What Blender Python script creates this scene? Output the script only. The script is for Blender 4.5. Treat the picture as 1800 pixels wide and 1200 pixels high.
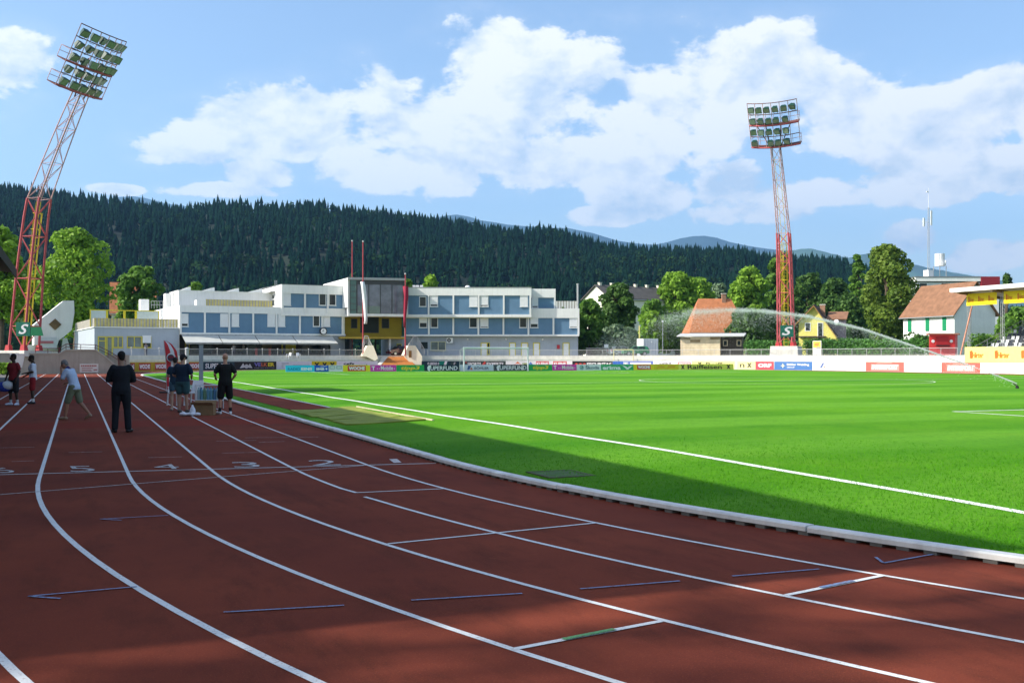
import bpy, bmesh, math, random
import numpy as np
from mathutils import Matrix, Vector, noise as mnoise

R = math.radians
for o in list(bpy.data.objects):
    bpy.data.objects.remove(o)
sc = bpy.context.scene
C = sc.collection
random.seed(11)
rng = np.random.default_rng(11)

# ------------------------------------------------------------------ camera
TH, FPX, HZ, CAMZ = R(22.47), 1850.0, 627.0, 1.72      # heading right of +Y, focal in px of the 1800 px photo, horizon row, eye height
cam = bpy.data.cameras.new('camera')
cam_o = bpy.data.objects.new('camera', cam)
C.objects.link(cam_o)
cam_o.location = (0, 0, CAMZ)
cam_o.rotation_euler = (R(90), 0, -TH)
cam.sensor_width = 36
cam.lens = 36 * FPX / 1800
cam.shift_y = (HZ - 600) / 1800
cam.clip_start = 0.1
cam.clip_end = 40000
sc.camera = cam_o

# ------------------------------------------------------------------ light
SUN_EL = R(36)
SUN_AZ = R(8)                                   # light travels along +X, turned 8 degrees towards -Y
tx, ty, tz = math.cos(SUN_AZ) * math.cos(SUN_EL), -math.sin(SUN_AZ) * math.cos(SUN_EL), -math.sin(SUN_EL)
sun = bpy.data.lights.new('sun', 'SUN')
sun.energy = 5.0
sun.angle = R(0.53)
sun.color = (1.0, 0.94, 0.84)
sun_o = bpy.data.objects.new('sun', sun)
C.objects.link(sun_o)
sun_o.location = (-60, 10, 60)
sun_o.rotation_euler = Vector((tx, ty, tz)).to_track_quat('-Z', 'Y').to_euler()

sc.view_settings.view_transform = 'Standard'
sc.view_settings.look = 'None'
sc.view_settings.gamma = 1
sc.view_settings.use_curve_mapping = False
sc.view_settings.exposure = 0.72
sc.render.engine = 'CYCLES'
sc.cycles.use_denoising = True
sc.cycles.max_bounces = 6
sc.cycles.transparent_max_bounces = 12
sc.cycles.volume_bounces = 0
sc.cycles.sample_clamp_indirect = 6

# ------------------------------------------------------------------ world: Nishita sky and cumulus clouds
world = bpy.data.worlds.new('World')
sc.world = world
world.use_nodes = True
wt = world.node_tree
wt.nodes.clear()
def wn(t, **kw):
    n = wt.nodes.new(t)
    for k, v in kw.items():
        setattr(n, k, v)
    return n
def wl(a, b):
    wt.links.new(a, b)
def wmath(op, a, b=None, clamp=False):
    n = wn('ShaderNodeMath', operation=op, use_clamp=clamp)
    for i, s in enumerate((a, b)):
        if s is None:
            continue
        if isinstance(s, (int, float)):
            n.inputs[i].default_value = s
        else:
            wl(s, n.inputs[i])
    return n.outputs[0]
def wvec(op, a, b=None):
    n = wn('ShaderNodeVectorMath', operation=op)
    for i, s in enumerate((a, b)):
        if s is None:
            continue
        if isinstance(s, (tuple, list)):
            n.inputs[i].default_value = s
        else:
            wl(s, n.inputs[i])
    return n.outputs['Value'] if op in ('DOT_PRODUCT', 'LENGTH') else n.outputs[0]
def wrange(v, a, b, c=0.0, d=1.0, smooth=True):
    n = wn('ShaderNodeMapRange', interpolation_type='SMOOTHSTEP' if smooth else 'LINEAR')
    n.inputs['From Min'].default_value = a; n.inputs['From Max'].default_value = b
    n.inputs['To Min'].default_value = c; n.inputs['To Max'].default_value = d
    wl(v, n.inputs['Value'])
    return n.outputs['Result']
sky = wn('ShaderNodeTexSky', sky_type='NISHITA', sun_disc=False, sun_elevation=SUN_EL,
         sun_rotation=math.atan2(-tx, -ty), altitude=450, air_density=1.0, dust_density=2.2, ozone_density=1.2)
tc = wn('ShaderNodeTexCoord')
DIR = tc.outputs['Generated']
sep = wn('ShaderNodeSeparateXYZ'); wl(DIR, sep.inputs[0])
azw = wmath('ARCTAN2', sep.outputs[0], sep.outputs[1])         # compass angle from +Y towards +X
el = wmath('ARCSINE', sep.outputs[2])
comb = wn('ShaderNodeCombineXYZ')
wl(wmath('SUBTRACT', azw, TH), comb.inputs[0]); wl(el, comb.inputs[1])
AE = comb.outputs[0]
def azel(u, v):
    a = math.atan((u - 900) / FPX)
    return a, math.atan((HZ - v) / FPX * math.cos(a))
BLOBS = [(865, 120, 105, 80), (1000, 150, 190, 95), (1180, 165, 190, 95), (1345, 150, 130, 85), (1480, 195, 120, 80), (1590, 250, 110, 85),
         (700, 215, 165, 85), (560, 215, 140, 60), (430, 232, 130, 48), (325, 262, 80, 28), (770, 275, 180, 50), (1000, 285, 200, 50),
         (1725, 185, 55, 45), (1800, 150, 60, 35), (1880, 180, 90, 60), (450, 303, 52, 26), (395, 335, 80, 14), (200, 333, 36, 8), (25, 108, 72, 46), 
         (1130, 345, 90, 36), (1060, 380, 70, 18), (1295, 335, 80, 40), (1330, 370, 110, 26), (1450, 335, 110, 30), (1620, 320, 140, 36), (1770, 300, 90, 34),
         (1600, 420, 42, 28), (1750, 445, 80, 26), (650, 285, 90, 36), (1650, 215, 120, 60), (-160, 150, 120, 60), (2050, 260, 160, 90), (2150, 420, 160, 40)]
M = None
for (u, v, ru, rv) in BLOBS:
    a, e = azel(u, v)
    d = wvec('MULTIPLY', wvec('SUBTRACT', AE, (a, e, 0)), (FPX / ru * 0.86, FPX / rv * 0.86, 0))
    s = wmath('SUBTRACT', 1.0, wvec('DOT_PRODUCT', d, d))
    M = s if M is None else wmath('MAXIMUM', M, s)
M = wmath('MAXIMUM', M, -1.2)
def fbm(vec, scale, detail=9, rough=0.56, dist=0.0):
    n = wn('ShaderNodeTexNoise', noise_dimensions='3D')
    n.inputs['Scale'].default_value = scale
    n.inputs['Detail'].default_value = detail
    n.inputs['Roughness'].default_value = rough
    n.inputs['Distortion'].default_value = dist
    wl(vec, n.inputs['Vector'])
    return n.outputs[0]
SQ = wvec('MULTIPLY', DIR, (1, 1, 1.7))
n1 = fbm(SQ, 9.0, detail=12, rough=0.6, dist=0.15)
n1b = fbm(wvec('ADD', SQ, (-0.011 * math.cos(TH), 0.011 * math.sin(TH), 0.030)), 9.0, detail=12, rough=0.6, dist=0.15)
big = fbm(SQ, 2.1, detail=6)
# sparser cumulus outside the frame, thinned out to lower the fill light
bg = wmath('ADD', wmath('MULTIPLY', wmath('SUBTRACT', big, 0.56), 7.0), -0.35)
outside = wmath('MAXIMUM', wrange(wmath('ABSOLUTE', wmath('SUBTRACT', azw, TH)), 0.50, 0.75), wrange(el, 0.36, 0.55))
M = wmath('MAXIMUM', M, wmath('ADD', wmath('MULTIPLY', wmath('SUBTRACT', outside, 1.0), 4.0), bg))
DEN = wmath('ADD', M, wmath('MULTIPLY', wmath('SUBTRACT', n1, 0.50), 5.2))
alpha = wrange(DEN, -0.05, 0.38)
alpha = wmath('MULTIPLY', alpha, 0.97)
veil = wmath('MULTIPLY', wrange(M, -1.2, 0.9), wrange(n1, 0.35, 0.75))
alpha = wmath('MAXIMUM', alpha, wmath('MULTIPLY', veil, 0.45))
alpha = wmath('MULTIPLY', alpha, wrange(el, -0.01, 0.07))
lit = wmath('ADD', wmath('MULTIPLY', wmath('SUBTRACT', n1, n1b), 6.5), 0.66)
thick = wrange(DEN, 0.3, 2.1, 0.16, -0.30)
lit = wmath('ADD', lit, thick, clamp=True)
cc = wn('ShaderNodeMix', data_type='RGBA')
cc.inputs['A'].default_value = (0.60, 0.69, 0.80, 1); cc.inputs['B'].default_value = (1.0, 0.985, 0.96, 1)
wl(lit, cc.inputs['Factor'])
bg_sky = wn('ShaderNodeBackground'); bg_sky.inputs['Strength'].default_value = 0.15
wl(sky.outputs[0], bg_sky.inputs['Color'])
bg_cl = wn('ShaderNodeBackground'); bg_cl.inputs['Strength'].default_value = 0.80
wl(cc.outputs['Result'], bg_cl.inputs['Color'])
mixs = wn('ShaderNodeMixShader')
wl(alpha, mixs.inputs[0]); wl(bg_sky.outputs[0], mixs.inputs[1]); wl(bg_cl.outputs[0], mixs.inputs[2])
wo = wn('ShaderNodeOutputWorld')
wl(mixs.outputs[0], wo.inputs[0])

# ------------------------------------------------------------------ pixel <-> world
CT, ST = math.cos(TH), math.sin(TH)
def CW(xc, d, z):                      # camera-plane coordinates (right, depth) -> world
    return Vector((xc * CT + d * ST, -xc * ST + d * CT, z))
def W(u, d, z=0.0):
    return CW((u - 900) / FPX * d, d, z)
def zof(v, d):
    return CAMZ + (HZ - v) / FPX * d
def P(u, v, d):
    return W(u, d, zof(v, d))
def G(u, v, z=0.0):
    return W(u, (CAMZ - z) * FPX / (v - HZ), z)
def PX(p):
    xc = p[0] * CT - p[1] * ST; d = p[0] * ST + p[1] * CT
    return 900 + FPX * xc / d, HZ - FPX * (p[2] - CAMZ) / d

# ------------------------------------------------------------------ materials
MATS = {}
def pm(name, col, rough=0.75, var=0.10, scale=4.0, bump=0.0, bscale=None, metal=0.0, spec=0.3, detail=6, stain=0.0, coat=0.0):
    if name in MATS:
        return MATS[name]
    m = bpy.data.materials.new(name); m.use_nodes = True
    nt = m.node_tree; b = nt.nodes['Principled BSDF']
    b.inputs['Roughness'].default_value = rough
    b.inputs['Metallic'].default_value = metal
    b.inputs['Specular IOR Level'].default_value = spec
    b.inputs['Coat Weight'].default_value = coat
    t = nt.nodes.new('ShaderNodeTexCoord')
    nz = nt.nodes.new('ShaderNodeTexNoise')
    nz.inputs['Scale'].default_value = scale; nz.inputs['Detail'].default_value = detail; nz.inputs['Roughness'].default_value = 0.6
    nt.links.new(t.outputs['Object'], nz.inputs['Vector'])
    mx = nt.nodes.new('ShaderNodeMix'); mx.data_type = 'RGBA'
    mx.inputs['A'].default_value = tuple(max(0, c * (1 - var)) for c in col) + (1,)
    mx.inputs['B'].default_value = tuple(min(0.95, c * (1 + var)) for c in col) + (1,)
    mr = nt.nodes.new('ShaderNodeMapRange'); mr.inputs['From Min'].default_value = 0.3; mr.inputs['From Max'].default_value = 0.7
    nt.links.new(nz.outputs[0], mr.inputs['Value']); nt.links.new(mr.outputs[0], mx.inputs['Factor'])
    out = mx.outputs['Result']
    if stain > 0:                     # rain streaks and grime: noise stretched along z
        mp = nt.nodes.new('ShaderNodeMapping'); mp.inputs['Scale'].default_value = (2.2, 2.2, 0.22)
        nt.links.new(t.outputs['Object'], mp.inputs['Vector'])
        n2 = nt.nodes.new('ShaderNodeTexNoise'); n2.inputs['Scale'].default_value = 1.5; n2.inputs['Detail'].default_value = 8; n2.inputs['Roughness'].default_value = 0.65
        nt.links.new(mp.outputs[0], n2.inputs['Vector'])
        r2 = nt.nodes.new('ShaderNodeMapRange'); r2.inputs['From Min'].default_value = 0.48; r2.inputs['From Max'].default_value = 0.75; r2.inputs['To Max'].default_value = stain
        nt.links.new(n2.outputs[0], r2.inputs['Value'])
        m2 = nt.nodes.new('ShaderNodeMix'); m2.data_type = 'RGBA'
        m2.inputs['B'].default_value = tuple(c * 0.45 for c in col) + (1,)
        nt.links.new(out, m2.inputs['A']); nt.links.new(r2.outputs[0], m2.inputs['Factor'])
        out = m2.outputs['Result']
    nt.links.new(out, b.inputs['Base Color'])
    if bump > 0:
        nb = nt.nodes.new('ShaderNodeTexNoise'); nb.inputs['Scale'].default_value = bscale or scale * 8; nb.inputs['Detail'].default_value = 4
        nt.links.new(t.outputs['Object'], nb.inputs['Vector'])
        bp = nt.nodes.new('ShaderNodeBump'); bp.inputs['Strength'].default_value = bump; bp.inputs['Distance'].default_value = 0.02
        nt.links.new(nb.outputs[0], bp.inputs['Height']); nt.links.new(bp.outputs[0], b.inputs['Normal'])
    MATS[name] = m
    return m
def leaf_mat(name, col, col2, trans=0.35, rough=0.6, nscale=0.35, spec=0.25):
    if name in MATS:
        return MATS[name]
    m = bpy.data.materials.new(name); m.use_nodes = True
    nt = m.node_tree; b = nt.nodes['Principled BSDF']; out = nt.nodes['Material Output']
    b.inputs['Roughness'].default_value = rough; b.inputs['Specular IOR Level'].default_value = spec
    g = nt.nodes.new('ShaderNodeNewGeometry')
    t = nt.nodes.new('ShaderNodeTexCoord')
    nz = nt.nodes.new('ShaderNodeTexNoise'); nz.inputs['Scale'].default_value = nscale; nz.inputs['Detail'].default_value = 3
    nt.links.new(t.outputs['Object'], nz.inputs['Vector'])
    ad = nt.nodes.new('ShaderNodeMath'); ad.operation = 'MULTIPLY_ADD'; ad.inputs[1].default_value = 0.55; 
    nt.links.new(g.outputs['Random Per Island'], ad.inputs[0])
    mr = nt.nodes.new('ShaderNodeMapRange'); mr.inputs['From Min'].default_value = 0.3; mr.inputs['From Max'].default_value = 0.7; mr.inputs['To Max'].default_value = 0.5
    nt.links.new(nz.outputs[0], mr.inputs['Value']); nt.links.new(mr.outputs[0], ad.inputs[2])
    mx = nt.nodes.new('ShaderNodeMix'); mx.data_type = 'RGBA'
    mx.inputs['A'].default_value = col + (1,); mx.inputs['B'].default_value = col2 + (1,)
    nt.links.new(ad.outputs[0], mx.inputs['Factor'])
    nt.links.new(mx.outputs['Result'], b.inputs['Base Color'])
    if trans > 0:
        tr = nt.nodes.new('ShaderNodeBsdfTranslucent'); nt.links.new(mx.outputs['Result'], tr.inputs['Color'])
        ms = nt.nodes.new('ShaderNodeMixShader'); ms.inputs[0].default_value = trans
        nt.links.new(b.outputs[0], ms.inputs[1]); nt.links.new(tr.outputs[0], ms.inputs[2]); nt.links.new(ms.outputs[0], out.inputs['Surface'])
    MATS[name] = m
    return m
def solid(col, rough=0.6, **kw):
    n = 'paint_%02x%02x%02x_%d' % (int(col[0] * 255), int(col[1] * 255), int(col[2] * 255), int(rough * 10))
    return pm(n, col, rough, var=0.07, scale=2.5, **kw)

# ------------------------------------------------------------------ mesh builders
ROOTM = {}                             # root object name -> inverse world matrix
class MB:
    def __init__(s):
        s.v = []; s.f = []
    def add(s, vs, fs):
        n = len(s.v); s.v += [tuple(v) for v in vs]; s.f += [tuple(i + n for i in f) for f in fs]; return s
    def box(s, x0, x1, y0, y1, z0, z1):
        return s.add([(x0, y0, z0), (x1, y0, z0), (x1, y1, z0), (x0, y1, z0), (x0, y0, z1), (x1, y0, z1), (x1, y1, z1), (x0, y1, z1)],
                     [(0, 3, 2, 1), (4, 5, 6, 7), (0, 1, 5, 4), (1, 2, 6, 5), (2, 3, 7, 6), (3, 0, 4, 7)])
    def hexa(s, a, b):                # two quads, corresponding corners
        return s.add(list(a) + list(b), [(3, 2, 1, 0), (4, 5, 6, 7), (0, 1, 5, 4), (1, 2, 6, 5), (2, 3, 7, 6), (3, 0, 4, 7)])
    def prism(s, poly, off):          # polygon in space extruded by a vector
        n = len(poly); a = [Vector(p) for p in poly]; off = Vector(off); b = [p + off for p in a]
        return s.add(a + b, [tuple(range(n - 1, -1, -1)), tuple(range(n, 2 * n))] + [(i, (i + 1) % n, n + (i + 1) % n, n + i) for i in range(n)])
    def tube(s, p, q, r, r2=None, n=6, cap=True):
        p, q = Vector(p), Vector(q); r2 = r if r2 is None else r2
        d = q - p
        if d.length < 1e-6:
            return s
        d.normalize(); a = d.orthogonal().normalized(); b = d.cross(a)
        vs = []
        for c, rr in ((p, r), (q, r2)):
            for i in range(n):
                t = 2 * math.pi * (i + 0.5) / n
                vs.append(c + (a * math.cos(t) + b * math.sin(t)) * rr)
        fs = [(i, (i + 1) % n, n + (i + 1) % n, n + i) for i in range(n)]
        if cap:
            fs += [tuple(range(n - 1, -1, -1)), tuple(range(n, 2 * n))]
        return s.add(vs, fs)
    def path(s, pts, r, n=6):
        for i in range(len(pts) - 1):
            r0 = r[i] if isinstance(r, (list, tuple)) else r
            r1 = r[i + 1] if isinstance(r, (list, tuple)) else r
            s.tube(pts[i], pts[i + 1], r0, r1, n)
        return s
    def bar(s, p, q, w, h, up=(0, 0, 1)):   # rectangular bar
        p, q, up = Vector(p), Vector(q), Vector(up)
        d = (q - p).normalized(); a = d.cross(up)
        if a.length < 1e-4:
            a = d.orthogonal()
        a.normalize(); b = a.cross(d)
        c = [(-1, -1), (1, -1), (1, 1), (-1, 1)]
        return s.hexa([p + a * (w / 2 * i) + b * (h / 2 * j) for i, j in c], [q + a * (w / 2 * i) + b * (h / 2 * j) for i, j in c])
    def ball(s, c, r, n=10, m=7, sc=(1, 1, 1), rot=None):
        c = Vector(c); vs = [Vector((0, 0, r * sc[2]))]
        for j in range(1, m):
            for i in range(n):
                t = math.pi * j / m; f = 2 * math.pi * i / n
                vs.append(Vector((r * sc[0] * math.sin(t) * math.cos(f), r * sc[1] * math.sin(t) * math.sin(f), r * sc[2] * math.cos(t))))
        vs.append(Vector((0, 0, -r * sc[2])))
        if rot is not None:
            vs = [rot @ v for v in vs]
        fs = [(0, 1 + i, 1 + (i + 1) % n) for i in range(n)]
        for j in range(m - 2):
            for i in range(n):
                a = 1 + j * n + i; b = 1 + j * n + (i + 1) % n
                fs.append((a, a + n, b + n, b))
        L = 1 + (m - 1) * n
        fs += [(L, L - n + (i + 1) % n, L - n + i) for i in range(n)]
        return s.add([c + v for v in vs], fs)
    def mesh(s, name, mat, mw=None, smooth=False):
        me = bpy.data.meshes.new(name)
        vs = s.v if mw is None else [tuple(mw @ Vector(v)) for v in s.v]
        me.from_pydata(vs, [], s.f); me.update()
        if mat is not None:
            me.materials.append(mat)
        if smooth:
            me.polygons.foreach_set('use_smooth', [True] * len(me.polygons))
        return me
def rootname(o):
    while o.parent:
        o = o.parent
    return o.name
def link(name, me, parent=None):
    o = bpy.data.objects.new(name, me); C.objects.link(o)
    if parent is not None:
        o.parent = parent
    return o
def obj(name, mb, mat, parent=None, local=False, smooth=False):
    """one mesh object; coordinates are world unless local, then they are the root's own"""
    mw = None
    if parent is not None and not local:
        mw = ROOTM.get(rootname(parent))
    me = mb.mesh(name, mat, mw, smooth)
    return link(name, me, parent)
def tag(o, label=None, cat=None, group=None, kind=None):
    if label: o['label'] = label
    if cat: o['category'] = cat
    if group: o['group'] = group
    if kind: o['kind'] = kind
    return o
def thing(name, label, cat, loc=(0, 0, 0), rz=0.0, group=None):
    o = bpy.data.objects.new(name, None); C.objects.link(o)
    o.empty_display_size = 0.3
    o.location = loc; o.rotation_euler = (0, 0, rz)
    ROOTM[o.name] = (Matrix.Translation(Vector(loc)) @ Matrix.Rotation(rz, 4, 'Z')).inverted()
    return tag(o, label, cat, group)
def struct(name, mb, mat, smooth=False):
    return tag(obj(name, mb, mat, None, smooth=smooth), kind='structure')
def part_at(name, me, parent, loc, rz=0.0):      # shared mesh data placed in the parent's own frame
    o = link(name, me, parent); o.location = loc; o.rotation_euler = (0, 0, rz); return o
def quad_mesh_np(name, verts, faces, mat, smooth=False):
    me = bpy.data.meshes.new(name)
    v = np.asarray(verts, dtype=np.float32); f = np.asarray(faces, dtype=np.int32)
    k = f.shape[1]
    me.vertices.add(len(v)); me.vertices.foreach_set('co', v.ravel())
    me.loops.add(f.size); me.loops.foreach_set('vertex_index', f.ravel())
    me.polygons.add(len(f)); me.polygons.foreach_set('loop_start', np.arange(0, f.size, k, dtype=np.int32))
    me.polygons.foreach_set('loop_total', np.full(len(f), k, dtype=np.int32))
    me.update(calc_edges=True)
    if smooth:
        me.polygons.foreach_set('use_smooth', np.ones(len(f), dtype=bool))
    me.materials.append(mat)
    return me

TEXTC = {}
def text_mesh(s, bold=0.0, shear=0.0):
    """lettering as a flat mesh scaled to the unit square"""
    key = (s, bold, shear)
    if key not in TEXTC:
        cu = bpy.data.curves.new('lettering', 'FONT'); cu.body = s
        cu.resolution_u = 3; cu.offset = bold; cu.shear = shear; cu.fill_mode = 'FRONT'
        ob = bpy.data.objects.new('lettering', cu)
        me = bpy.data.meshes.new_from_object(ob)
        bpy.data.objects.remove(ob); bpy.data.curves.remove(cu)
        v = np.array([tuple(x.co) for x in me.vertices]); lo, hi = v.min(0), v.max(0)
        v = (v - lo) / np.maximum(hi - lo, 1e-6)
        TEXTC[key] = (v, [tuple(p.vertices) for p in me.polygons]); bpy.data.meshes.remove(me)
    return TEXTC[key]
def put_text(parent, s, mat, o, ex, ez, bold=0.0, shear=0.0, name='lettering'):
    """lettering filling the parallelogram o, ex (its width), ez (its height), in the parent's own frame"""
    v, f = text_mesh(s, bold, shear)
    o, ex, ez = Vector(o), Vector(ex), Vector(ez)
    me = bpy.data.meshes.new(name)
    me.from_pydata([tuple(o + ex * a[0] + ez * a[1]) for a in v], [], f); me.materials.append(mat)
    return link(name, me, parent)
# ================================================================== the ground of the stadium
CX, CY0, CY1 = 42.0, 16.2, 100.6          # centres of the two bends
RK, LANE = 36.535, 1.191                   # kerb radius of the far bend and lane width
RN = 29.0                                  # the near bend turns tighter
NXL, NXR = CX - RK + RN, CX + RK - RN
def smooth(a, b, x):
    t = min(1, max(0, (x - a) / (b - a))); return t * t * (3 - 2 * t)
def inside(x, y):
    if y >= CY0:
        return RK - math.hypot(x - CX, y - min(y, CY1))
    if x < NXL:
        return RN - math.hypot(x - NXL, y - CY0)
    if x > NXR:
        return RN - math.hypot(x - NXR, y - CY0)
    return y - (CY0 - RN)
def zg(x, y):                              # the turf rises gently from the kerb to the pitch
    return 0.035 + 0.145 * smooth(0.1, 5.0, inside(x, y))
def GG(u, v):                              # pixel -> point on the turf
    z = 0.1
    for _ in range(6):
        p = G(u, v, z); z = zg(p.x, p.y)
    return Vector((p.x, p.y, z))

m_soil = pm('meadow', (0.07, 0.13, 0.03), 0.95, var=0.4, scale=0.05, bump=0.4, bscale=3)
m_concrete = pm('concrete', (0.60, 0.58, 0.52), 0.9, var=0.12, scale=0.9, bump=0.25, bscale=14, stain=0.35)
m_asphalt = pm('asphalt', (0.13, 0.125, 0.12), 0.95, var=0.2, scale=1.2, bump=0.3, bscale=40)

def track_material():
    m = bpy.data.materials.new('track_rubber'); m.use_nodes = True; nt = m.node_tree
    b = nt.nodes['Principled BSDF']; b.inputs['Roughness'].default_value = 0.95; b.inputs['Specular IOR Level'].default_value = 0.06
    t = nt.nodes.new('ShaderNodeTexCoord')
    def nz(s, det=5, rough=0.6, sc=None):
        n = nt.nodes.new('ShaderNodeTexNoise'); n.inputs['Scale'].default_value = s; n.inputs['Detail'].default_value = det; n.inputs['Roughness'].default_value = rough
        if sc:
            mp = nt.nodes.new('ShaderNodeMapping'); mp.inputs['Scale'].default_value = sc
            nt.links.new(t.outputs['Object'], mp.inputs['Vector']); nt.links.new(mp.outputs[0], n.inputs['Vector'])
        else:
            nt.links.new(t.outputs['Object'], n.inputs['Vector'])
        return n.outputs[0]
    def mix(f, a, c, lo=0.35, hi=0.65, mode='MIX'):
        r = nt.nodes.new('ShaderNodeMapRange'); r.inputs['From Min'].default_value = lo; r.inputs['From Max'].default_value = hi
        nt.links.new(f, r.inputs['Value'])
        x = nt.nodes.new('ShaderNodeMix'); x.data_type = 'RGBA'; x.blend_type = mode
        nt.links.new(r.outputs[0], x.inputs['Factor'])
        for i, cc_ in (('A', a), ('B', c)):
            if isinstance(cc_, tuple): x.inputs[i].default_value = cc_ + (1,)
            else: nt.links.new(cc_, x.inputs[i])
        return x.outputs['Result']
    base = mix(nz(0.35, 6), (0.152, 0.036, 0.023), (0.225, 0.052, 0.028))
    base = mix(nz(2.2, 7, 0.7, (1, 0.35, 1)), base, (0.105, 0.030, 0.018), 0.50, 0.78)
    base = mix(nz(0.9, 8, 0.75, (1, 0.12, 1)), base, (0.095, 0.027, 0.017), 0.56, 0.72)
    base = mix(nz(6.0, 6, 0.8), base, (0.25, 0.066, 0.03), 0.60, 0.80)
    grit = nz(75, 3, 0.8)
    base = mix(grit, base, (0.30, 0.080, 0.035), 0.56, 0.72)
    base = mix(nz(48, 3, 0.8), base, (0.075, 0.03, 0.027), 0.58, 0.75)
    nt.links.new(base, b.inputs['Base Color'])
    bp = nt.nodes.new('ShaderNodeBump'); bp.inputs['Strength'].default_value = 0.5; bp.inputs['Distance'].default_value = 0.006
    nt.links.new(grit, bp.inputs['Height']); nt.links.new(bp.outputs[0], b.inputs['Normal'])
    return m
def grass_material():
    m = bpy.data.materials.new('turf'); m.use_nodes = True; nt = m.node_tree
    b = nt.nodes['Principled BSDF']; b.inputs['Roughness'].default_value = 0.9; b.inputs['Specular IOR Level'].default_value = 0.08
    t = nt.nodes.new('ShaderNodeTexCoord')
    def nz(s, det=5, rough=0.6, sc=None):
        n = nt.nodes.new('ShaderNodeTexNoise'); n.inputs['Scale'].default_value = s; n.inputs['Detail'].default_value = det; n.inputs['Roughness'].default_value = rough
        mp = nt.nodes.new('ShaderNodeMapping'); mp.inputs['Scale'].default_value = sc or (1, 1, 1)
        nt.links.new(t.outputs['Object'], mp.inputs['Vector']); nt.links.new(mp.outputs[0], n.inputs['Vector'])
        return n.outputs[0]
    def mix(f, a, c, lo=0.35, hi=0.65, amt=1.0):
        r = nt.nodes.new('ShaderNodeMapRange'); r.inputs['From Min'].default_value = lo; r.inputs['From Max'].default_value = hi; r.inputs['To Max'].default_value = amt
        nt.links.new(f, r.inputs['Value'])
        x = nt.nodes.new('ShaderNodeMix'); x.data_type = 'RGBA'
        nt.links.new(r.outputs[0], x.inputs['Factor'])
        for i, cc_ in (('A', a), ('B', c)):
            if isinstance(cc_, tuple): x.inputs[i].default_value = cc_ + (1,)
            else: nt.links.new(cc_, x.inputs[i])
        return x.outputs['Result']
    base = mix(nz(0.16, 5), (0.060, 0.220, 0.005), (0.120, 0.325, 0.008))
    # mowing bands across the pitch
    wv = nt.nodes.new('ShaderNodeTexWave'); wv.wave_type = 'BANDS'; wv.bands_direction = 'Y'
    wv.inputs['Scale'].default_value = 0.052; wv.inputs['Distortion'].default_value = 1.2; wv.inputs['Detail'].default_value = 2; wv.inputs['Detail Scale'].default_value = 0.6
    nt.links.new(t.outputs['Object'], wv.inputs['Vector'])
    base = mix(wv.outputs[0], base, (0.150, 0.370, 0.025), 0.35, 0.7, 0.65)
    base = mix(nz(0.05, 6, 0.65, (0.5, 1.6, 1)), base, (0.040, 0.195, 0.005), 0.46, 0.62, 0.75)
    base = mix(nz(0.33, 7, 0.7), base, (0.15, 0.30, 0.02), 0.56, 0.76, 0.6)
    base = mix(nz(0.7, 6, 0.7), base, (0.10, 0.27, 0.016), 0.52, 0.8, 0.7)
    base = mix(nz(14, 4, 0.8, (1, 0.5, 1)), base, (0.020, 0.125, 0.006), 0.5, 0.75, 0.8)
    base = mix(nz(42, 3, 0.8), base, (0.13, 0.40, 0.03), 0.55, 0.78, 0.7)
    nt.links.new(base, b.inputs['Base Color'])
    bp = nt.nodes.new('ShaderNodeBump'); bp.inputs['Strength'].default_value = 0.8; bp.inputs['Distance'].default_value = 0.03
    nt.links.new(nz(30, 5, 0.8), bp.inputs['Height']); nt.links.new(bp.outputs[0], b.inputs['Normal'])
    return m
m_track, m_grass = track_material(), grass_material()

# lower ground to the horizon
g = MB(); S = 15000
g.add([(-S, -S, -0.06), (S, -S, -0.06), (S, S, -0.06), (-S, S, -0.06)], [(0, 1, 2, 3)])
struct('ground', g, m_soil)

# running track: one sheet
def arcpts(cx, cy, r, a0, a1, n):          # angle from +Y towards +X
    return [(cx + r * math.sin(a0 + (a1 - a0) * i / n), cy + r * math.cos(a0 + (a1 - a0) * i / n)) for i in range(n + 1)]
RO = RK + 8.6; RON = RN + 8.6
a_start = -math.acos((114.9 - CY1) / RO)
outl = [(-4.6, -40.0), (-4.6, 114.9)] + arcpts(CX, CY1, RO, a_start, R(90), 60) + arcpts(NXR, CY0, RON, R(90), R(180), 24)
a_end = math.pi + math.asin((NXL - 5.4) / RON)
outl += arcpts(NXL, CY0, RON, R(180), a_end, 20) + [(5.4, -40.0)]
g = MB(); g.add([(x, y, 0.0) for x, y in outl], [tuple(range(len(outl) - 1, -1, -1))])
track = struct('running_track', g, m_track)
# asphalt apron between the track and the grandstand
g = MB(); g.add([(-30, -40, -0.02), (-4.62, -40, -0.02), (-4.62, 115, -0.02), (-30, 115, -0.02)], [(0, 1, 2, 3)])
struct('asphalt_apron', g, m_asphalt)

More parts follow.
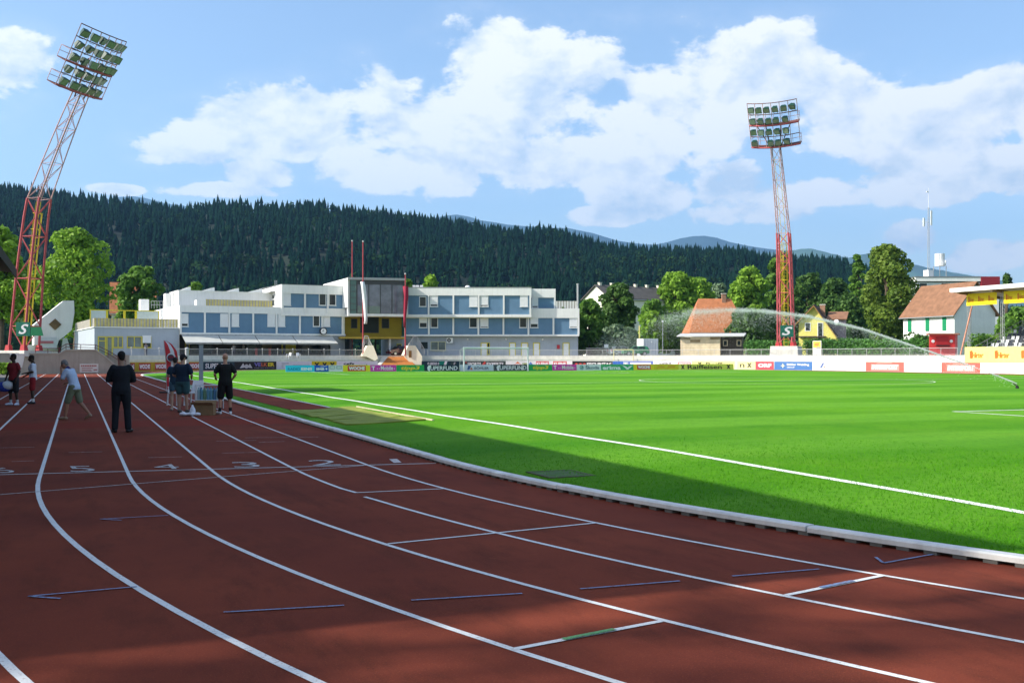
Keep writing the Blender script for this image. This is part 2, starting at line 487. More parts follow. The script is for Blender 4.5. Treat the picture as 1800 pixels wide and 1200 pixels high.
# turf inside the kerb
def turf():
    base = []
    for i in range(60):
        base.append((CX, CY0 + (CY1 - CY0) * i / 60, -1, 0, RK))
    for i in range(73):
        a = R(-90) + math.pi * i / 72; base.append((CX, CY1, math.sin(a), math.cos(a), RK))
    for i in range(1, 60):
        base.append((CX, CY1 - (CY1 - CY0) * i / 60, 1, 0, RK))
    for i in range(49):
        a = R(90) + R(90) * i / 48; base.append((NXR, CY0, math.sin(a), math.cos(a), RN))
    for i in range(48):
        a = R(180) + R(90) * i / 48; base.append((NXL, CY0, math.sin(a), math.cos(a), RN))
    ss = [0.09, 0.5, 1, 1.6, 2.3, 3, 3.8, 4.6, 5.4]
    N = len(base); V = []; Fc = []
    for s in ss:
        for (bx, by, dx, dy, rr) in base:
            x, y = bx + dx * (rr - s), by + dy * (rr - s); V.append((x, y, zg(x, y)))
    for k in range(len(ss) - 1):
        for i in range(N):
            j = (i + 1) % N; Fc.append((k * N + i, k * N + j, (k + 1) * N + j, (k + 1) * N + i))
    Fc.append(tuple(range(len(V) - N, len(V))))
    V0 = len(V); V += [(bx + dx * (rr - 0.09), by + dy * (rr - 0.09), 0.003) for (bx, by, dx, dy, rr) in base]
    for i in range(N):
        j = (i + 1) % N; Fc.append((V0 + i, V0 + j, j, i))
    mb = MB(); mb.add(V, [f[::-1] for f in Fc]); return mb
pitch = struct('pitch', turf(), m_grass, smooth=True)

def blades():
    r_ = np.random.default_rng(5); out = []
    n = 260000; x = 5.4 + 8.5 * r_.random(n); y = 5 + 26 * r_.random(n)
    xc = x * CT - y * ST; d = x * ST + y * CT; u = 900 + FPX * xc / d
    keep = (u < 1850) & (r_.random(n) < np.clip(1.25 - d / 17.0, 0, 1) ** 1.3)
    x, y = x[keep], y[keep]
    ins = np.array([inside(a, b) for a, b in zip(x, y)]); k = ins > 0.085; x, y, ins = x[k], y[k], ins[k]
    edge = ins < 0.22
    z = np.array([zg(a, b) for a, b in zip(x, y)]); n = len(x)
    h = (0.018 + 0.022 * r_.random(n)) * np.where(edge, 1.7, 1.0); a = 6.283 * r_.random(n); w = 0.0035 + 0.003 * r_.random(n)
    lx, ly = 0.6 * h * r_.normal(size=n), 0.6 * h * r_.normal(size=n)
    V = np.stack([np.stack([x + w * np.cos(a), y + w * np.sin(a), z - 0.004], 1), np.stack([x - w * np.cos(a), y - w * np.sin(a), z - 0.004], 1), np.stack([x + lx, y + ly, z + h], 1)], 1).reshape(-1, 3)
    me = quad_mesh_np('turf_blades', V, np.arange(3 * n).reshape(n, 3), leaf_mat('turf_blade', (0.05, 0.24, 0.006), (0.12, 0.36, 0.015), 0.3, 0.9, 1.0, 0.05))
    tag(link('turf_blades', me), 'short green grass blades of the near turf strip inside the kerb', 'grass', kind='stuff')
blades()
# ---- painted lines
def line_material(name, col, wear):
    m = pm(name, col, 0.8, var=0.08, scale=3, bump=0.2, bscale=60)
    nt = m.node_tree; b = nt.nodes['Principled BSDF']
    t = nt.nodes.new('ShaderNodeTexCoord'); n = nt.nodes.new('ShaderNodeTexNoise'); n.inputs['Scale'].default_value = 38; n.inputs['Detail'].default_value = 6; n.inputs['Roughness'].default_value = 0.75
    nt.links.new(t.outputs['Object'], n.inputs['Vector'])
    r = nt.nodes.new('ShaderNodeMapRange'); r.inputs['From Min'].default_value = 0.62 - wear * 0.3; r.inputs['From Max'].default_value = 0.78 - wear * 0.2
    nt.links.new(n.outputs[0], r.inputs['Value'])
    x = nt.nodes.new('ShaderNodeMix'); x.data_type = 'RGBA'; x.inputs['B'].default_value = (0.20, 0.07, 0.05, 1)
    src = b.inputs['Base Color'].links[0].from_socket
    nt.links.new(src, x.inputs['A']); nt.links.new(r.outputs[0], x.inputs['Factor']); nt.links.new(x.outputs['Result'], b.inputs['Base Color'])
    return m
m_line = line_material('lane_paint', (0.74, 0.74, 0.72), 0.25)
m_line2 = line_material('worn_lane_paint', (0.62, 0.60, 0.58), 0.55)
m_blue = line_material('blue_marking_paint', (0.20, 0.30, 0.48), 0.5)
m_green = line_material('green_marking_paint', (0.13, 0.36, 0.14), 0.35)
m_chalk = pm('pitch_chalk', (0.78, 0.80, 0.74), 0.9, var=0.2, scale=6)
def strip(pts, w, z=0.004, zf=None):
    mb = MB(); V = []; n = len(pts)
    for i, p in enumerate(pts):
        a = Vector(pts[max(0, i - 1)][:2]); b = Vector(pts[min(n - 1, i + 1)][:2]); d = (b - a).normalized(); nn = Vector((-d.y, d.x)) * (w / 2)
        for s in (1, -1):
            x, y = p[0] + nn.x * s, p[1] + nn.y * s
            V.append((x, y, z if zf is None else zf(x, y)))
    mb.add(V, [(2 * i, 2 * i + 1, 2 * i + 3, 2 * i + 2) for i in range(n - 1)])
    return mb
def tline(p, q, mat=None, w=0.05, z=0.006, name='marking_line'):
    a, b = (G(*p), G(*q))
    return obj(name, strip([a, b], w, z), mat or m_line, track)
for k in range(1, 7):
    r = RK + LANE * k
    pts = []
    y_end = 114.7
    for y in np.linspace(y_end, CY0, 50):
        pts.append((CX - r, y))
    pts += arcpts(NXL, CY0, RN + LANE * k, R(-90), R(-175), 70)[1:]
    if k == 2:          # this one is broken where a staggered mark crosses it
        d = [math.hypot(p[0] - G(634, 869).x, p[1] - G(634, 869).y) for p in pts]
        i = int(np.argmin(d)); q1, q2 = G(627, 866), G(641, 873)
        obj('lane_line', strip(pts[:i] + [q1], 0.052, 0.004), m_line, track)
        obj('lane_line', strip([q2] + pts[i + 1:], 0.052, 0.004), m_line, track)
    else:
        obj('lane_line', strip(pts, 0.052 if k < 5 else 0.056, 0.004), m_line if k != 4 else m_line, track)
for k in (7,):
    r = RK + LANE * k
    obj('lane_line', strip([(CX - r, y) for y in np.linspace(114.7, -5, 40)], 0.05, 0.004), m_line, track)
# far bend lanes
for k in range(1, 7):
    obj('lane_line', strip(arcpts(CX, CY1, RK + LANE * k, R(-90), R(90), 80), 0.05, 0.0045), m_line2, track)
tline((-60, 836), (766, 814.3), w=0.05)
tline((-60, 874.5), (640, 818.3), m_line2, w=0.04, z=0.0075)
tline((627, 866), (780, 859), w=0.045); tline((682, 956), (1050, 919), w=0.045)
for a, b in (((393, 1077), (605, 1065)), ((723, 1056), (918, 1044)), ((1020, 1036), (1195, 1022)), ((1287, 1013.5), (1440, 1001)),
             ((50, 1049), (241, 1032)), ((50, 1049), (106, 1053)), ((176, 913), (296, 906.5)), ((176, 913), (214, 915)),
             ((1539, 980), (1553, 990.5)), ((1553, 990.5), (1640, 975))):
    tline(a, b, m_blue, w=0.026, z=0.009)
tline((1382, 1046.5), (1555, 1011), w=0.05); tline((1442, 1034), (1500, 1022), m_blue, w=0.045, z=0.011)
tline((900, 1142), (1162, 1092), w=0.05); tline((990, 1125), (1080, 1107.5), m_green, w=0.045, z=0.011)
for v, us in ((770, (430, 560)), (776, (380, 450)), (788, (-20, 60)), (796, (120, 180)), (805, (260, 320)), (812, (20, 60)), (797, (390, 460)), (778, (455, 500))):
    tline((us[0], v), (us[1], v - 1.5), m_line2, w=0.025, z=0.012)
# redder strips across the lanes: blurred sunlight painted into the track colour
m_sun_strip = pm('sun_tinted_rubber', (0.215, 0.040, 0.024), 0.95, spec=0.05, var=0.14, scale=20, bump=0.3, bscale=70)
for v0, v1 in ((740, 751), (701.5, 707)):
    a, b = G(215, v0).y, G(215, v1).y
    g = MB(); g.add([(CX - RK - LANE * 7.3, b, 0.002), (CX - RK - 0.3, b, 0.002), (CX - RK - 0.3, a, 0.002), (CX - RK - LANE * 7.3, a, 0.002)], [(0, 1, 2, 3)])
    obj('painted_sun_strip', g, m_sun_strip, track)
# lane numbers
for s, u0, u1, v0, v1 in (('6', -12, 28, 823, 832), ('5', 125, 170, 820, 829.5), ('4', 274, 318, 817, 825), ('3', 413, 460, 813, 822), ('2', 548, 600, 809.5, 818.5), ('1', 692, 706, 807.5, 814)):
    a, b, c = G(u0, v1), G(u1, v1 - 0.6), G(u0 + (-8 if s != '1' else -8), v0)
    o = put_text(track, s, m_line2, (a.x, a.y, 0.010), (b.x - a.x, b.y - a.y, 0), (c.x - a.x, c.y - a.y, 0), bold=-0.006, name='lane_number')
# pitch lines
TLX, TRX, GY0, GY1 = 9.1, 74.9, 6.1, 106.0
zl = lambda x, y: zg(x, y) + 0.006
def pline(pts, w=0.12):
    P2 = []
    for i in range(len(pts) - 1):
        a, b = Vector(pts[i]), Vector(pts[i + 1]); k = max(1, int((b - a).length / 1.0))
        P2 += [a + (b - a) * (j / k) for j in range(k)]
    P2.append(Vector(pts[-1]))
    P2 = [(p.x + 0.025 * math.sin(p.y * 0.9) + 0.02 * math.sin(p.y * 0.31 + 2), p.y + 0.02 * math.sin(p.x * 0.7)) for p in P2]
    return obj('pitch_line', strip(P2, w, zf=zl), m_chalk, pitch)
pline([(TLX, GY0), (TLX, GY1)], 0.13); pline([(TLX, GY1), (TRX, GY1)]); pline([(TRX, GY0), (TRX, GY1)])
PA = 20.16; GA = 9.16
pline([(CX - PA + 0.9, GY0), (CX - PA + 0.9, GY0 + 16.5), (CX + PA, GY0 + 16.5)]); pline([(CX - PA, GY1), (CX - PA, GY1 - 16.5), (CX + PA, GY1 - 16.5), (CX + PA, GY1)])
pline([(CX - GA, GY1), (CX - GA, GY1 - 5.5), (CX + GA, GY1 - 5.5), (CX + GA, GY1)])
pline([(TLX, 56), (TRX, 56)], 0.11)
pline(arcpts(CX, 56, 9.15, 0, 2 * math.pi, 48), 0.08)
pline(arcpts(CX, GY1 - 11, 9.15, R(127), R(233), 16), 0.11); pline(arcpts(CX, GY0 + 11, 9.15, R(-53), R(53), 16), 0.11)

# long-jump runway and pit cover in the turf strip
m_cover = pm('pit_cover', (0.22, 0.26, 0.035), 0.9, var=0.28, scale=1.6, bump=0.5, bscale=5)
g = strip([(6.85, y) for y in np.linspace(33.0, 88, 30)], 1.25, zf=lambda x, y: zg(x, y) + 0.012)
rw = obj('runway', g, m_track, pitch)
obj('runway_edge', strip([(7.50, y) for y in np.linspace(33.4, 88, 30)], 0.09, zf=lambda x, y: zg(x, y) + 0.02), m_line, pitch)
obj('runway_edge', strip([(6.22, y) for y in np.linspace(50.4, 88, 30)], 0.06, zf=lambda x, y: zg(x, y) + 0.02), m_line2, pitch)
mats_c = thing('pit_cover', 'olive yellow cover sheets over the sand pit beside the running track kerb', 'cover', (7.0, 29, zg(7, 29)))
for i, (y0, y1) in enumerate(((25.4, 27.1), (27.2, 29.0), (29.1, 30.9), (31.0, 32.8))):
    g = MB(); xa, xb = 6.1 + 0.06 * math.sin(i * 2.1), 8.05 + 0.1 * math.cos(i * 1.7)
    nx, ny = 6, 4; V = []
    for j in range(ny + 1):
        for k in range(nx + 1):
            x = xa + (xb - xa) * k / nx; y = y0 + (y1 - y0) * j / ny
            V.append((x, y, zg(x, y) + 0.035 + 0.018 * math.sin(3 * x + i) * math.cos(2.3 * y)))
    n0 = len(V); V += [(v[0], v[1], zg(v[0], v[1]) + 0.004) for v in V]
    Fc = [(j * (nx + 1) + k, j * (nx + 1) + k + 1, (j + 1) * (nx + 1) + k + 1, (j + 1) * (nx + 1) + k) for j in range(ny) for k in range(nx)]
    rim = [k for k in range(nx + 1)] + [(j + 1) * (nx + 1) - 1 for j in range(1, ny + 1)] + [ny * (nx + 1) + k for k in range(nx - 1, -1, -1)] + [j * (nx + 1) for j in range(ny - 1, 0, -1)]
    Fc += [(rim[(q + 1) % len(rim)], rim[q], n0 + rim[q], n0 + rim[(q + 1) % len(rim)]) for q in range(len(rim))]
    g.add(V, Fc); obj('cover_sheet', g, m_cover, mats_c)
g = MB()
g.bar((8.28, 25.2, zg(8.4, 25) + 0.01), (8.28, 33.0, zg(8.4, 33) + 0.01), 0.05, 0.03)
obj('edge_board', g, pm('pale_timber', (0.55, 0.47, 0.33), 0.8, var=0.2), mats_c)

# drain cover sunk in the turf
dc = G(985, 826, 0.1)
dcv = thing('drain_cover', 'flat grey drain cover sunk in the shaded turf near the kerb', 'drain cover', (dc.x, dc.y, zg(dc.x, dc.y)))
g = MB(); g.box(-0.30, 0.30, -0.36, 0.36, -0.02, 0.008); obj('lid', g, pm('drain_lid', (0.075, 0.14, 0.04), 0.9, var=0.3), dcv, local=True)
g = MB()
for x in (-0.33, 0.33): g.box(x - 0.03, x + 0.03, -0.42, 0.42, -0.02, 0.012)
for y in (-0.39, 0.39): g.box(-0.299, 0.299, y - 0.03, y + 0.03, -0.02, 0.0125)
obj('rim', g, pm('drain_rim', (0.09, 0.10, 0.05), 0.9, var=0.2), dcv, local=True)

# ---- aluminium kerb rail with feet
kerb = thing('track_kerb', 'white raised kerb rail on short feet along the inside of the running track', 'kerb', (CX - RK, 20, 0))
m_kerb = pm('kerb_rail', (0.70, 0.70, 0.67), 0.6, var=0.18, scale=2.2, detail=9, stain=0.5, bump=0.1, bscale=25)
m_kfoot = pm('kerb_foot', (0.055, 0.055, 0.05), 0.9, var=0.3, scale=20)
def kpath(s):                           # arc length from the near bend's start, along -> far straight; returns x,y,dir
    if s < 0:
        a = R(-90) + s / RN             # into the near bend
        return NXL + RN * math.sin(a), CY0 + RN * math.cos(a), (math.cos(a), -math.sin(a)), (math.sin(a), math.cos(a))
    if s < CY1 - CY0:
        return CX - RK, CY0 + s, (0, 1), (-1, 0)
    a = R(-90) + (s - (CY1 - CY0)) / RK
    return CX + RK * math.sin(a), CY1 + RK * math.cos(a), (math.cos(a), -math.sin(a)), (math.sin(a), math.cos(a))
s = -40.0; gap = 0.012
while s < CY1 - CY0 + 36:
    L = 4.0; pts = []
    for i in range(6):
        x, y, t_, n_ = kpath(s + gap + (L - 2 * gap) * i / 5); pts.append((x, y, n_))
    g = MB(); V = []
    dz = 0.004 * math.sin(s * 3.7)
    for (x, y, n_) in pts:
        for o_, z in ((0.075, 0.036), (0.075, 0.078), (0.06, 0.092), (-0.06, 0.092), (-0.075, 0.078), (-0.075, 0.036)):
            V.append((x + n_[0] * o_, y + n_[1] * o_, z + dz))
    Fc = []
    for i in range(5):
        for j in range(6):
            Fc.append((i * 6 + j, i * 6 + (j + 1) % 6, (i + 1) * 6 + (j + 1) % 6, (i + 1) * 6 + j))
    Fc += [(5, 4, 3, 2, 1, 0), tuple(range(30, 36))]
    g.add(V, Fc); obj('kerb_rail', g, m_kerb, kerb)
    s += L
g = MB(); s = -40.0
while s < 60:
    x, y, t_, n_ = kpath(s); x2, y2, _, n2 = kpath(s + 0.12)
    a = [(x + n_[0] * o_, y + n_[1] * o_, z) for o_, z in ((0.068, 0.0), (-0.06, 0.0), (-0.06, 0.037), (0.068, 0.037))]
    b = [(x2 + n2[0] * o_, y2 + n2[1] * o_, z) for o_, z in ((0.068, 0.0), (-0.06, 0.0), (-0.06, 0.037), (0.068, 0.037))]
    g.hexa(a, b); s += 0.26
tag(obj('kerb_foot', g, pm('kerb_foot_grey', (0.12, 0.115, 0.105), 0.9, var=0.2), kerb), kind='stuff')
g = MB(); s = -40.0                      # dark drainage gap behind the feet
V = []
while s < 60:
    x, y, t_, n_ = kpath(s); V += [(x - n_[0] * 0.03, y - n_[1] * 0.03, 0.001), (x - n_[0] * 0.03, y - n_[1] * 0.03, 0.035)]; s += 1.0
g.add(V, [(2 * i, 2 * i + 2, 2 * i + 3, 2 * i + 1) for i in range(len(V) // 2 - 1)])
obj('drain_slot', g, m_kfoot, kerb)

# ================================================================== terrace round the far bend
ZT = 1.9
def tpath(off, ya=R(-51.2)):
    pts = []
    r = 47.5 + off
    for i in range(121):
        a = ya + (R(90) - ya) * i / 120; pts.append((CX + r * math.sin(a), CY1 + r * math.cos(a)))
    for i in range(1, 30):
        pts.append((CX + r, CY1 - 4.5 * i))
    return pts
g = MB()
prof = [(0.0, -0.06), (0.0, 1.40), (0.85, 1.42), (0.85, ZT)]
rings = [[(x, y, z) for x, y in tpath(o_)] for o_, z in prof]
N = len(rings[0]); V = [p for r_ in rings for p in r_]; Fc = []
for k in range(len(prof) - 1):
    for i in range(N - 1):
        Fc.append((k * N + i, (k + 1) * N + i, (k + 1) * N + i + 1, k * N + i + 1))
g.add(V, Fc)
struct('terrace_steps', g, m_concrete)
g = MB(); near = tpath(0.85); far = []
for i, (x, y) in enumerate(near):
    if i <= 120:
        dx, dy = x - CX, y - CY1; L = math.hypot(dx, dy); far.append((x + dx / L * 14, y + dy / L * 14))
    else:
        far.append((x + 14, y))
V = [(x, y, ZT) for x, y in near] + [(x, y, ZT) for x, y in far]
g.add(V, [(i, N + i, N + i + 1, i + 1) for i in range(N - 1)])
struct('terrace', g, pm('terrace_paving', (0.36, 0.35, 0.33), 0.9, var=0.15, scale=0.8, bump=0.2, bscale=12))
g = MB(); V = [(x, y, ZT - 0.004) for x, y in far]; V2 = []
for i, (x, y) in enumerate(far):
    if i <= 120:
        dx, dy = x - CX, y - CY1; L = math.hypot(dx, dy); V2.append((x + dx / L * 6000, y + dy / L * 6000, ZT - 0.004))
    else:
        V2.append((x + 6000, y - 30 * (i - 120), ZT - 0.004))
g.add(V + V2, [(i, N + i, N + i + 1, i + 1) for i in range(N - 1)])
# west part of the upper ground, behind the retaining wall at the end of the straight
f0 = far[0]; n0 = near[0]
g.add([(-80, 115.6, ZT - 0.006), (4.9, 115.6, ZT - 0.006), (n0[0], n0[1], ZT - 0.006), (f0[0], f0[1], ZT - 0.006), (V2[0][0], V2[0][1], ZT - 0.006), (-6000, 3000, ZT - 0.006), (-6000, 115.6, ZT - 0.006)], [tuple(range(7))])
struct('upper_ground', g, m_soil)

# ================================================================== wooded hill, mountains
RIDGE = [(-900, 300), (-300, 312), (0, 325), (100, 334), (200, 344), (300, 359), (400, 351), (500, 357), (560, 352), (600, 360), (700, 372), (800, 385), (900, 399), (960, 397),
         (1000, 404), (1050, 420), (1100, 427), (1200, 430), (1300, 432), (1400, 449), (1480, 455), (1530, 470), (1600, 496), (1700, 520), (1900, 560), (2300, 590)]
def interp(tab, u):
    for (a, b), (c, d) in zip(tab, tab[1:]):
        if u <= c:
            t = max(0, (u - a) / (c - a)); return b + (d - b) * t
    return tab[-1][1]
D0, D1, D2 = 430.0, 1250.0, 1900.0
TREE_H = 17.0
def hill_z(u, d):
    zr = zof(interp(RIDGE, u), D1) - TREE_H * (0.95 if u < 950 else 1.02)
    zr = max(zr, ZT)
    n_ = mnoise.noise(Vector((u * 0.006, d * 0.006, 0.3)))
    if d <= D1:
        t = (d - D0) / (D1 - D0); z = ZT + (zr - ZT) * (0.25 * t + 0.75 * smooth(0, 1.05, t) / smooth(0, 1.05, 1.0))
        z += 9 * n_ * math.sin(math.pi * min(1, max(0, t)))
        return max(z, ZT - 1)
    t = (d - D1) / (D2 - D1); return zr * (1 - 0.9 * smooth(0, 1, t))
us = np.linspace(-900, 2300, 140); ds = list(np.linspace(D0, D1, 26)) + list(np.linspace(D1 + 90, D2, 6))
V = []; Fc = []
for d in ds:
    for u in us:
        V.append(tuple(W(u, d, hill_z(u, d))))
nu = len(us)
for j in range(len(ds) - 1):
    for i in range(nu - 1):
        Fc.append((j * nu + i, j * nu + i + 1, (j + 1) * nu + i + 1, (j + 1) * nu + i))
g = MB(); g.add(V, Fc)
struct('wooded_hill', g, pm('forest_floor', (0.012, 0.022, 0.012), 0.95, var=0.4, scale=0.02), smooth=True)

def forest():
    V = []; Fc = []; nv = 0
    n = 15500
    rr = rng.random((n * 2, 3))
    cnt = 0
    for a, b, c in rr:
        if cnt >= n: break
        u = -330 + 2500 * a
        d = math.sqrt(D0 ** 2 + (D1 * 1.03) ** 2 * b - D0 ** 2 * b)
        z = hill_z(u, d)
        if z < ZT + 3 and d > 560: continue
        cnt += 1
        h = TREE_H * (0.42 + 0.72 * c ** 1.3 + 0.22 * mnoise.noise(Vector((u * 0.013, d * 0.010, 2)))) + (4 if random.random() < 0.04 else 0); w = h * (0.16 + 0.12 * random.random())
        p = W(u, d, z - 0.5); k = 6
        tiers = ((0.08, 0.52, 1.0), (0.34, 0.78, 0.74), (0.60, 1.0, 0.46))
        for (z0, z1, ws) in tiers:
            ph = random.random() * 6.28
            ax, ay = random.uniform(-.1, .1) * w, random.uniform(-.1, .1) * w
            V.append((p.x + ax * 0.5, p.y + ay * 0.5, p.z + h * z1))
            for i in range(k):
                t = ph + 6.283 * i / k; r = w * ws * random.uniform(0.62, 1.15)
                V.append((p.x + ax + r * math.cos(t), p.y + ay + r * math.sin(t), p.z + h * (z0 + random.uniform(-0.05, 0.04))))
            for i in range(k):
                Fc.append((nv, nv + 1 + i, nv + 1 + (i + 1) % k))
            nv += k + 1
    me = quad_mesh_np('spruce_forest', V, Fc, leaf_mat('spruce_needles', (0.0014, 0.0090, 0.0075), (0.0070, 0.0240, 0.014), trans=0.0, rough=1.0, nscale=0.008, spec=0.0))
    tag(link('spruce_forest', me), 'dark spruce forest covering the long hillside behind the stadium', 'forest', kind='stuff')
    # broadleaved wood along the foot and in patches
    V = []; Fc = []; nv = 0
    spots = [(random.uniform(-300, 2100), random.uniform(400, 520)) for _ in range(430)] + [(random.gauss(560, 90), random.uniform(480, 620)) for _ in range(70)] + \
            [(random.gauss(880, 90), random.uniform(480, 600)) for _ in range(60)] + [(random.gauss(680, 30), random.uniform(600, 680)) for _ in range(22)] + [(random.gauss(1130, 80), random.uniform(500, 1000)) for _ in range(170)] + [(random.uniform(-200, 1500), random.uniform(560, 1200)) for _ in range(260)]
    for (u, d) in spots:
        z = hill_z(u, d) if d > D0 else ZT
        p = W(u, d, z); h = random.uniform(8, 15); w = h * random.uniform(0.32, 0.45)
        for _ in range(46):
            q = Vector((random.gauss(0, 1), random.gauss(0, 1), random.gauss(0, 1))).normalized()
            c = p + Vector((q.x * w, q.y * w, h * 0.58 + q.z * h * 0.40)) * 1.0
            s_ = random.uniform(0.8, 1.7); a = (q + Vector((random.gauss(0, .5), random.gauss(0, .5), random.gauss(0, .5)))).normalized(); b = a.orthogonal().normalized(); e = a.cross(b)
            V += [tuple(c + b * s_), tuple(c + e * s_), tuple(c - b * s_), tuple(c - e * s_)]
            Fc.append((nv, nv + 1, nv + 2, nv + 3)); nv += 4
    me = quad_mesh_np('broadleaf_wood', V, Fc, leaf_mat('wood_leaves', (0.010, 0.030, 0.012), (0.026, 0.060, 0.020), trans=0.15, rough=0.95, nscale=0.02, spec=0.0))
    tag(link('broadleaf_wood', me), 'darker rounded broadleaf trees massed along the foot of the wooded hill', 'woodland', kind='stuff')
forest()

def mountain(name, tab, dist, mat, back):
    us = np.linspace(tab[0][0], tab[-1][0], 120); V = []; Fc = []
    rows = [(-0.30, 0.0), (-0.2, 0.35), (-0.1, 0.72), (0.0, 1.0), (back, 0.1)]
    for (dd, f) in rows:
        for u in us:
            zt = zof(interp(tab, u), dist); nzv = mnoise.noise(Vector((u * 0.02, dd * 5, 1.7))) * 0.05
            nz2 = mnoise.noise(Vector((u * 0.08, dd * 3, 4.7))) * 0.012
            V.append(tuple(W(u, dist * (1 + dd), ZT + (zt - ZT) * max(0, f + (nzv if 0 < f < 1 else nz2 * (f == 1))))))
    n = len(us)
    for j in range(len(rows) - 1):
        for i in range(n - 1):
            Fc.append((j * n + i, j * n + i + 1, (j + 1) * n + i + 1, (j + 1) * n + i))
    g = MB(); g.add(V, Fc); return struct(name, g, mat, smooth=True)
m_mtn = pm('mountain_woods', (0.02, 0.045, 0.045), 0.95, var=0.4, scale=0.0022, detail=8)
m_mtn2 = pm('mountain_meadows', (0.05, 0.10, 0.05), 0.95, var=0.7, scale=0.0016, detail=8)
mountain('mountains', [(-400, 420), (100, 372), (190, 349), (235, 345), (300, 358), (480, 400), (700, 398), (765, 382), (795, 376), (850, 387), (900, 396), (1000, 401), (1040, 409), (1090, 424), (1150, 430), (1190, 421), (1225, 414), (1250, 414), (1290, 428), (1340, 436), (1400, 442), (1600, 500), (2200, 520)], 11500, m_mtn, 0.12)
mountain('meadow_mountains', [(1250, 470), (1330, 446), (1390, 440), (1425, 437), (1470, 447), (1490, 454), (1512, 447), (1535, 446), (1580, 460), (1660, 476), (1800, 500), (2300, 540)], 9300, m_mtn2, 0.12)

# the hazy summer air of the valley
def haze():
    g = MB(); g.box(-14000, 14800, -300, 14800, -1.1, 2300)
    m = bpy.data.materials.new('valley_haze'); m.use_nodes = True; nt = m.node_tree
    for n_ in list(nt.nodes):
        if n_.type == 'BSDF_PRINCIPLED': nt.nodes.remove(n_)
    v = nt.nodes.new('ShaderNodeVolumePrincipled')
    v.inputs['Color'].default_value = (0.28, 0.58, 1.0, 1); v.inputs['Density'].default_value = 0.00006; v.inputs['Anisotropy'].default_value = 0.2
    nt.links.new(v.outputs[0], nt.nodes['Material Output'].inputs['Volume'])
    tag(obj('haze', g, m), 'pale blue summer haze filling the valley air', 'haze', kind='stuff')
haze()
# ================================================================== grandstand beside the straight (its far roof corner shows at the picture's edge)
m_white = pm('white_render', (0.78, 0.78, 0.76), 0.85, var=0.05, scale=0.6, stain=0.22, bump=0.08, bscale=20)
m_dark = pm('dark_interior', (0.025, 0.025, 0.025), 0.9, var=0.3)
m_timber = pm('dark_roof_timber', (0.035, 0.028, 0.024), 0.9, var=0.3, scale=3, stain=0.3)
m_galv = pm('galvanised_steel', (0.42, 0.43, 0.43), 0.45, var=0.12, scale=6, metal=0.6, spec=0.5)
SY0, SY1 = 8.5, 99.5
gs = thing('grandstand', 'dark roofed main grandstand running along the home straight', 'grandstand', (-12, 50, 0))
g = MB(); g.hexa([(-4.9, SY0, 8.9), (-4.9, SY1, 8.9), (-19, SY1, 10.1), (-19, SY0, 10.1)], [(-4.9, SY0, 9.15), (-4.9, SY1, 9.15), (-19, SY1, 10.4), (-19, SY0, 10.4)])
obj('roof', g, m_timber, gs)
g = MB(); g.box(-4.85, -4.75, SY0, SY1, 8.45, 9.2); obj('fascia', g, m_timber, gs)
g = MB(); g.box(-19.2, -18.8, SY0, SY1, -0.05, 10.2); obj('back_wall', g, m_concrete, gs)
for y in (SY0 + 0.15, SY1 - 0.35):
    g = MB(); g.prism([(-18.8, y, 0), (-7.2, y, 0), (-7.2, y, 1.6), (-12, y, 4.2), (-12, y, 9.3), (-18.8, y, 9.9)], (0, 0.2, 0)); obj('end_wall', g, m_concrete, gs)
for i in range(10):
    g = MB(); x = -7.4 - 1.1 * i; g.box(x - 1.1, x, SY0 + 0.4, SY1 - 0.4, -0.04, 1.2 + 0.45 * i); obj('tier', g, m_concrete, gs)
    g = MB(); g.box(x - 0.75, x - 0.4, SY0 + 1, SY1 - 1, 1.2 + 0.45 * i + 0.3, 1.2 + 0.45 * i + 0.36)
    for y in np.arange(SY0 + 1.2, SY1 - 1, 2.4): g.box(x - 0.7, x - 0.45, y, y + 0.06, 1.2 + 0.45 * i, 1.2 + 0.45 * i + 0.3)
    obj('bench_row', g, pm('bench_green', (0.05, 0.12, 0.07), 0.6), gs)
pm_ = MB(); pm_.tube((0, 0, 0), (0, 0, 9.0), 0.13, n=8); me = pm_.mesh('post', m_galv)
for y in np.arange(SY0 + 2, SY1, 9.0):
    o = part_at('post', me, gs, (-7.2 + 12, y - 50, 0))
g = MB(); g.box(-12, -5.2, 48.6, 54.6, 9.2, 12.6); obj('press_box', g, m_timber, gs)
g = MB(); g.box(-7.25, -7.15, SY0, SY1, 1.9, 1.96)
for y in np.arange(SY0, SY1, 2.0): g.box(-7.23, -7.17, y, y + 0.05, 1.2, 1.9)
obj('front_rail', g, m_galv, gs)

# ================================================================== retaining wall at the end of the straight
m_wall = pm('beige_wall', (0.36, 0.33, 0.28), 0.9, var=0.12, scale=0.7, stain=0.35, bump=0.2, bscale=16)
YW = 115.2
def wallx(u):                              # column u on the plane Y = YW -> x
    t = math.tan(math.atan((u - 900) / FPX) + TH); return YW * t
def wallz(u, v):
    x = wallx(u); d = x * ST + YW * CT; return zof(v, d)
rw_ = thing('retaining_wall', 'beige retaining wall with a sloping right end behind the running lanes', 'wall', (wallx(120), YW, 0))
top = [(-160, 622), (60, 622), (104, 622), (116, 615.5), (168, 615.5), (186, 628), (214, 652)]
poly = [(wallx(-160), YW, -0.04)] + [(wallx(u), YW, wallz(u, v)) for u, v in top] + [(wallx(216), YW, -0.04)]
g = MB(); g.prism(poly, (0, 0.35, 0)); obj('wall_face', g, m_wall, rw_)
g = MB()
for (a, b) in zip(top, top[1:]):
    g.bar((wallx(a[0]), YW + 0.15, wallz(*a) + 0.05), (wallx(b[0]), YW + 0.15, wallz(*b) + 0.05), 0.46, 0.10)
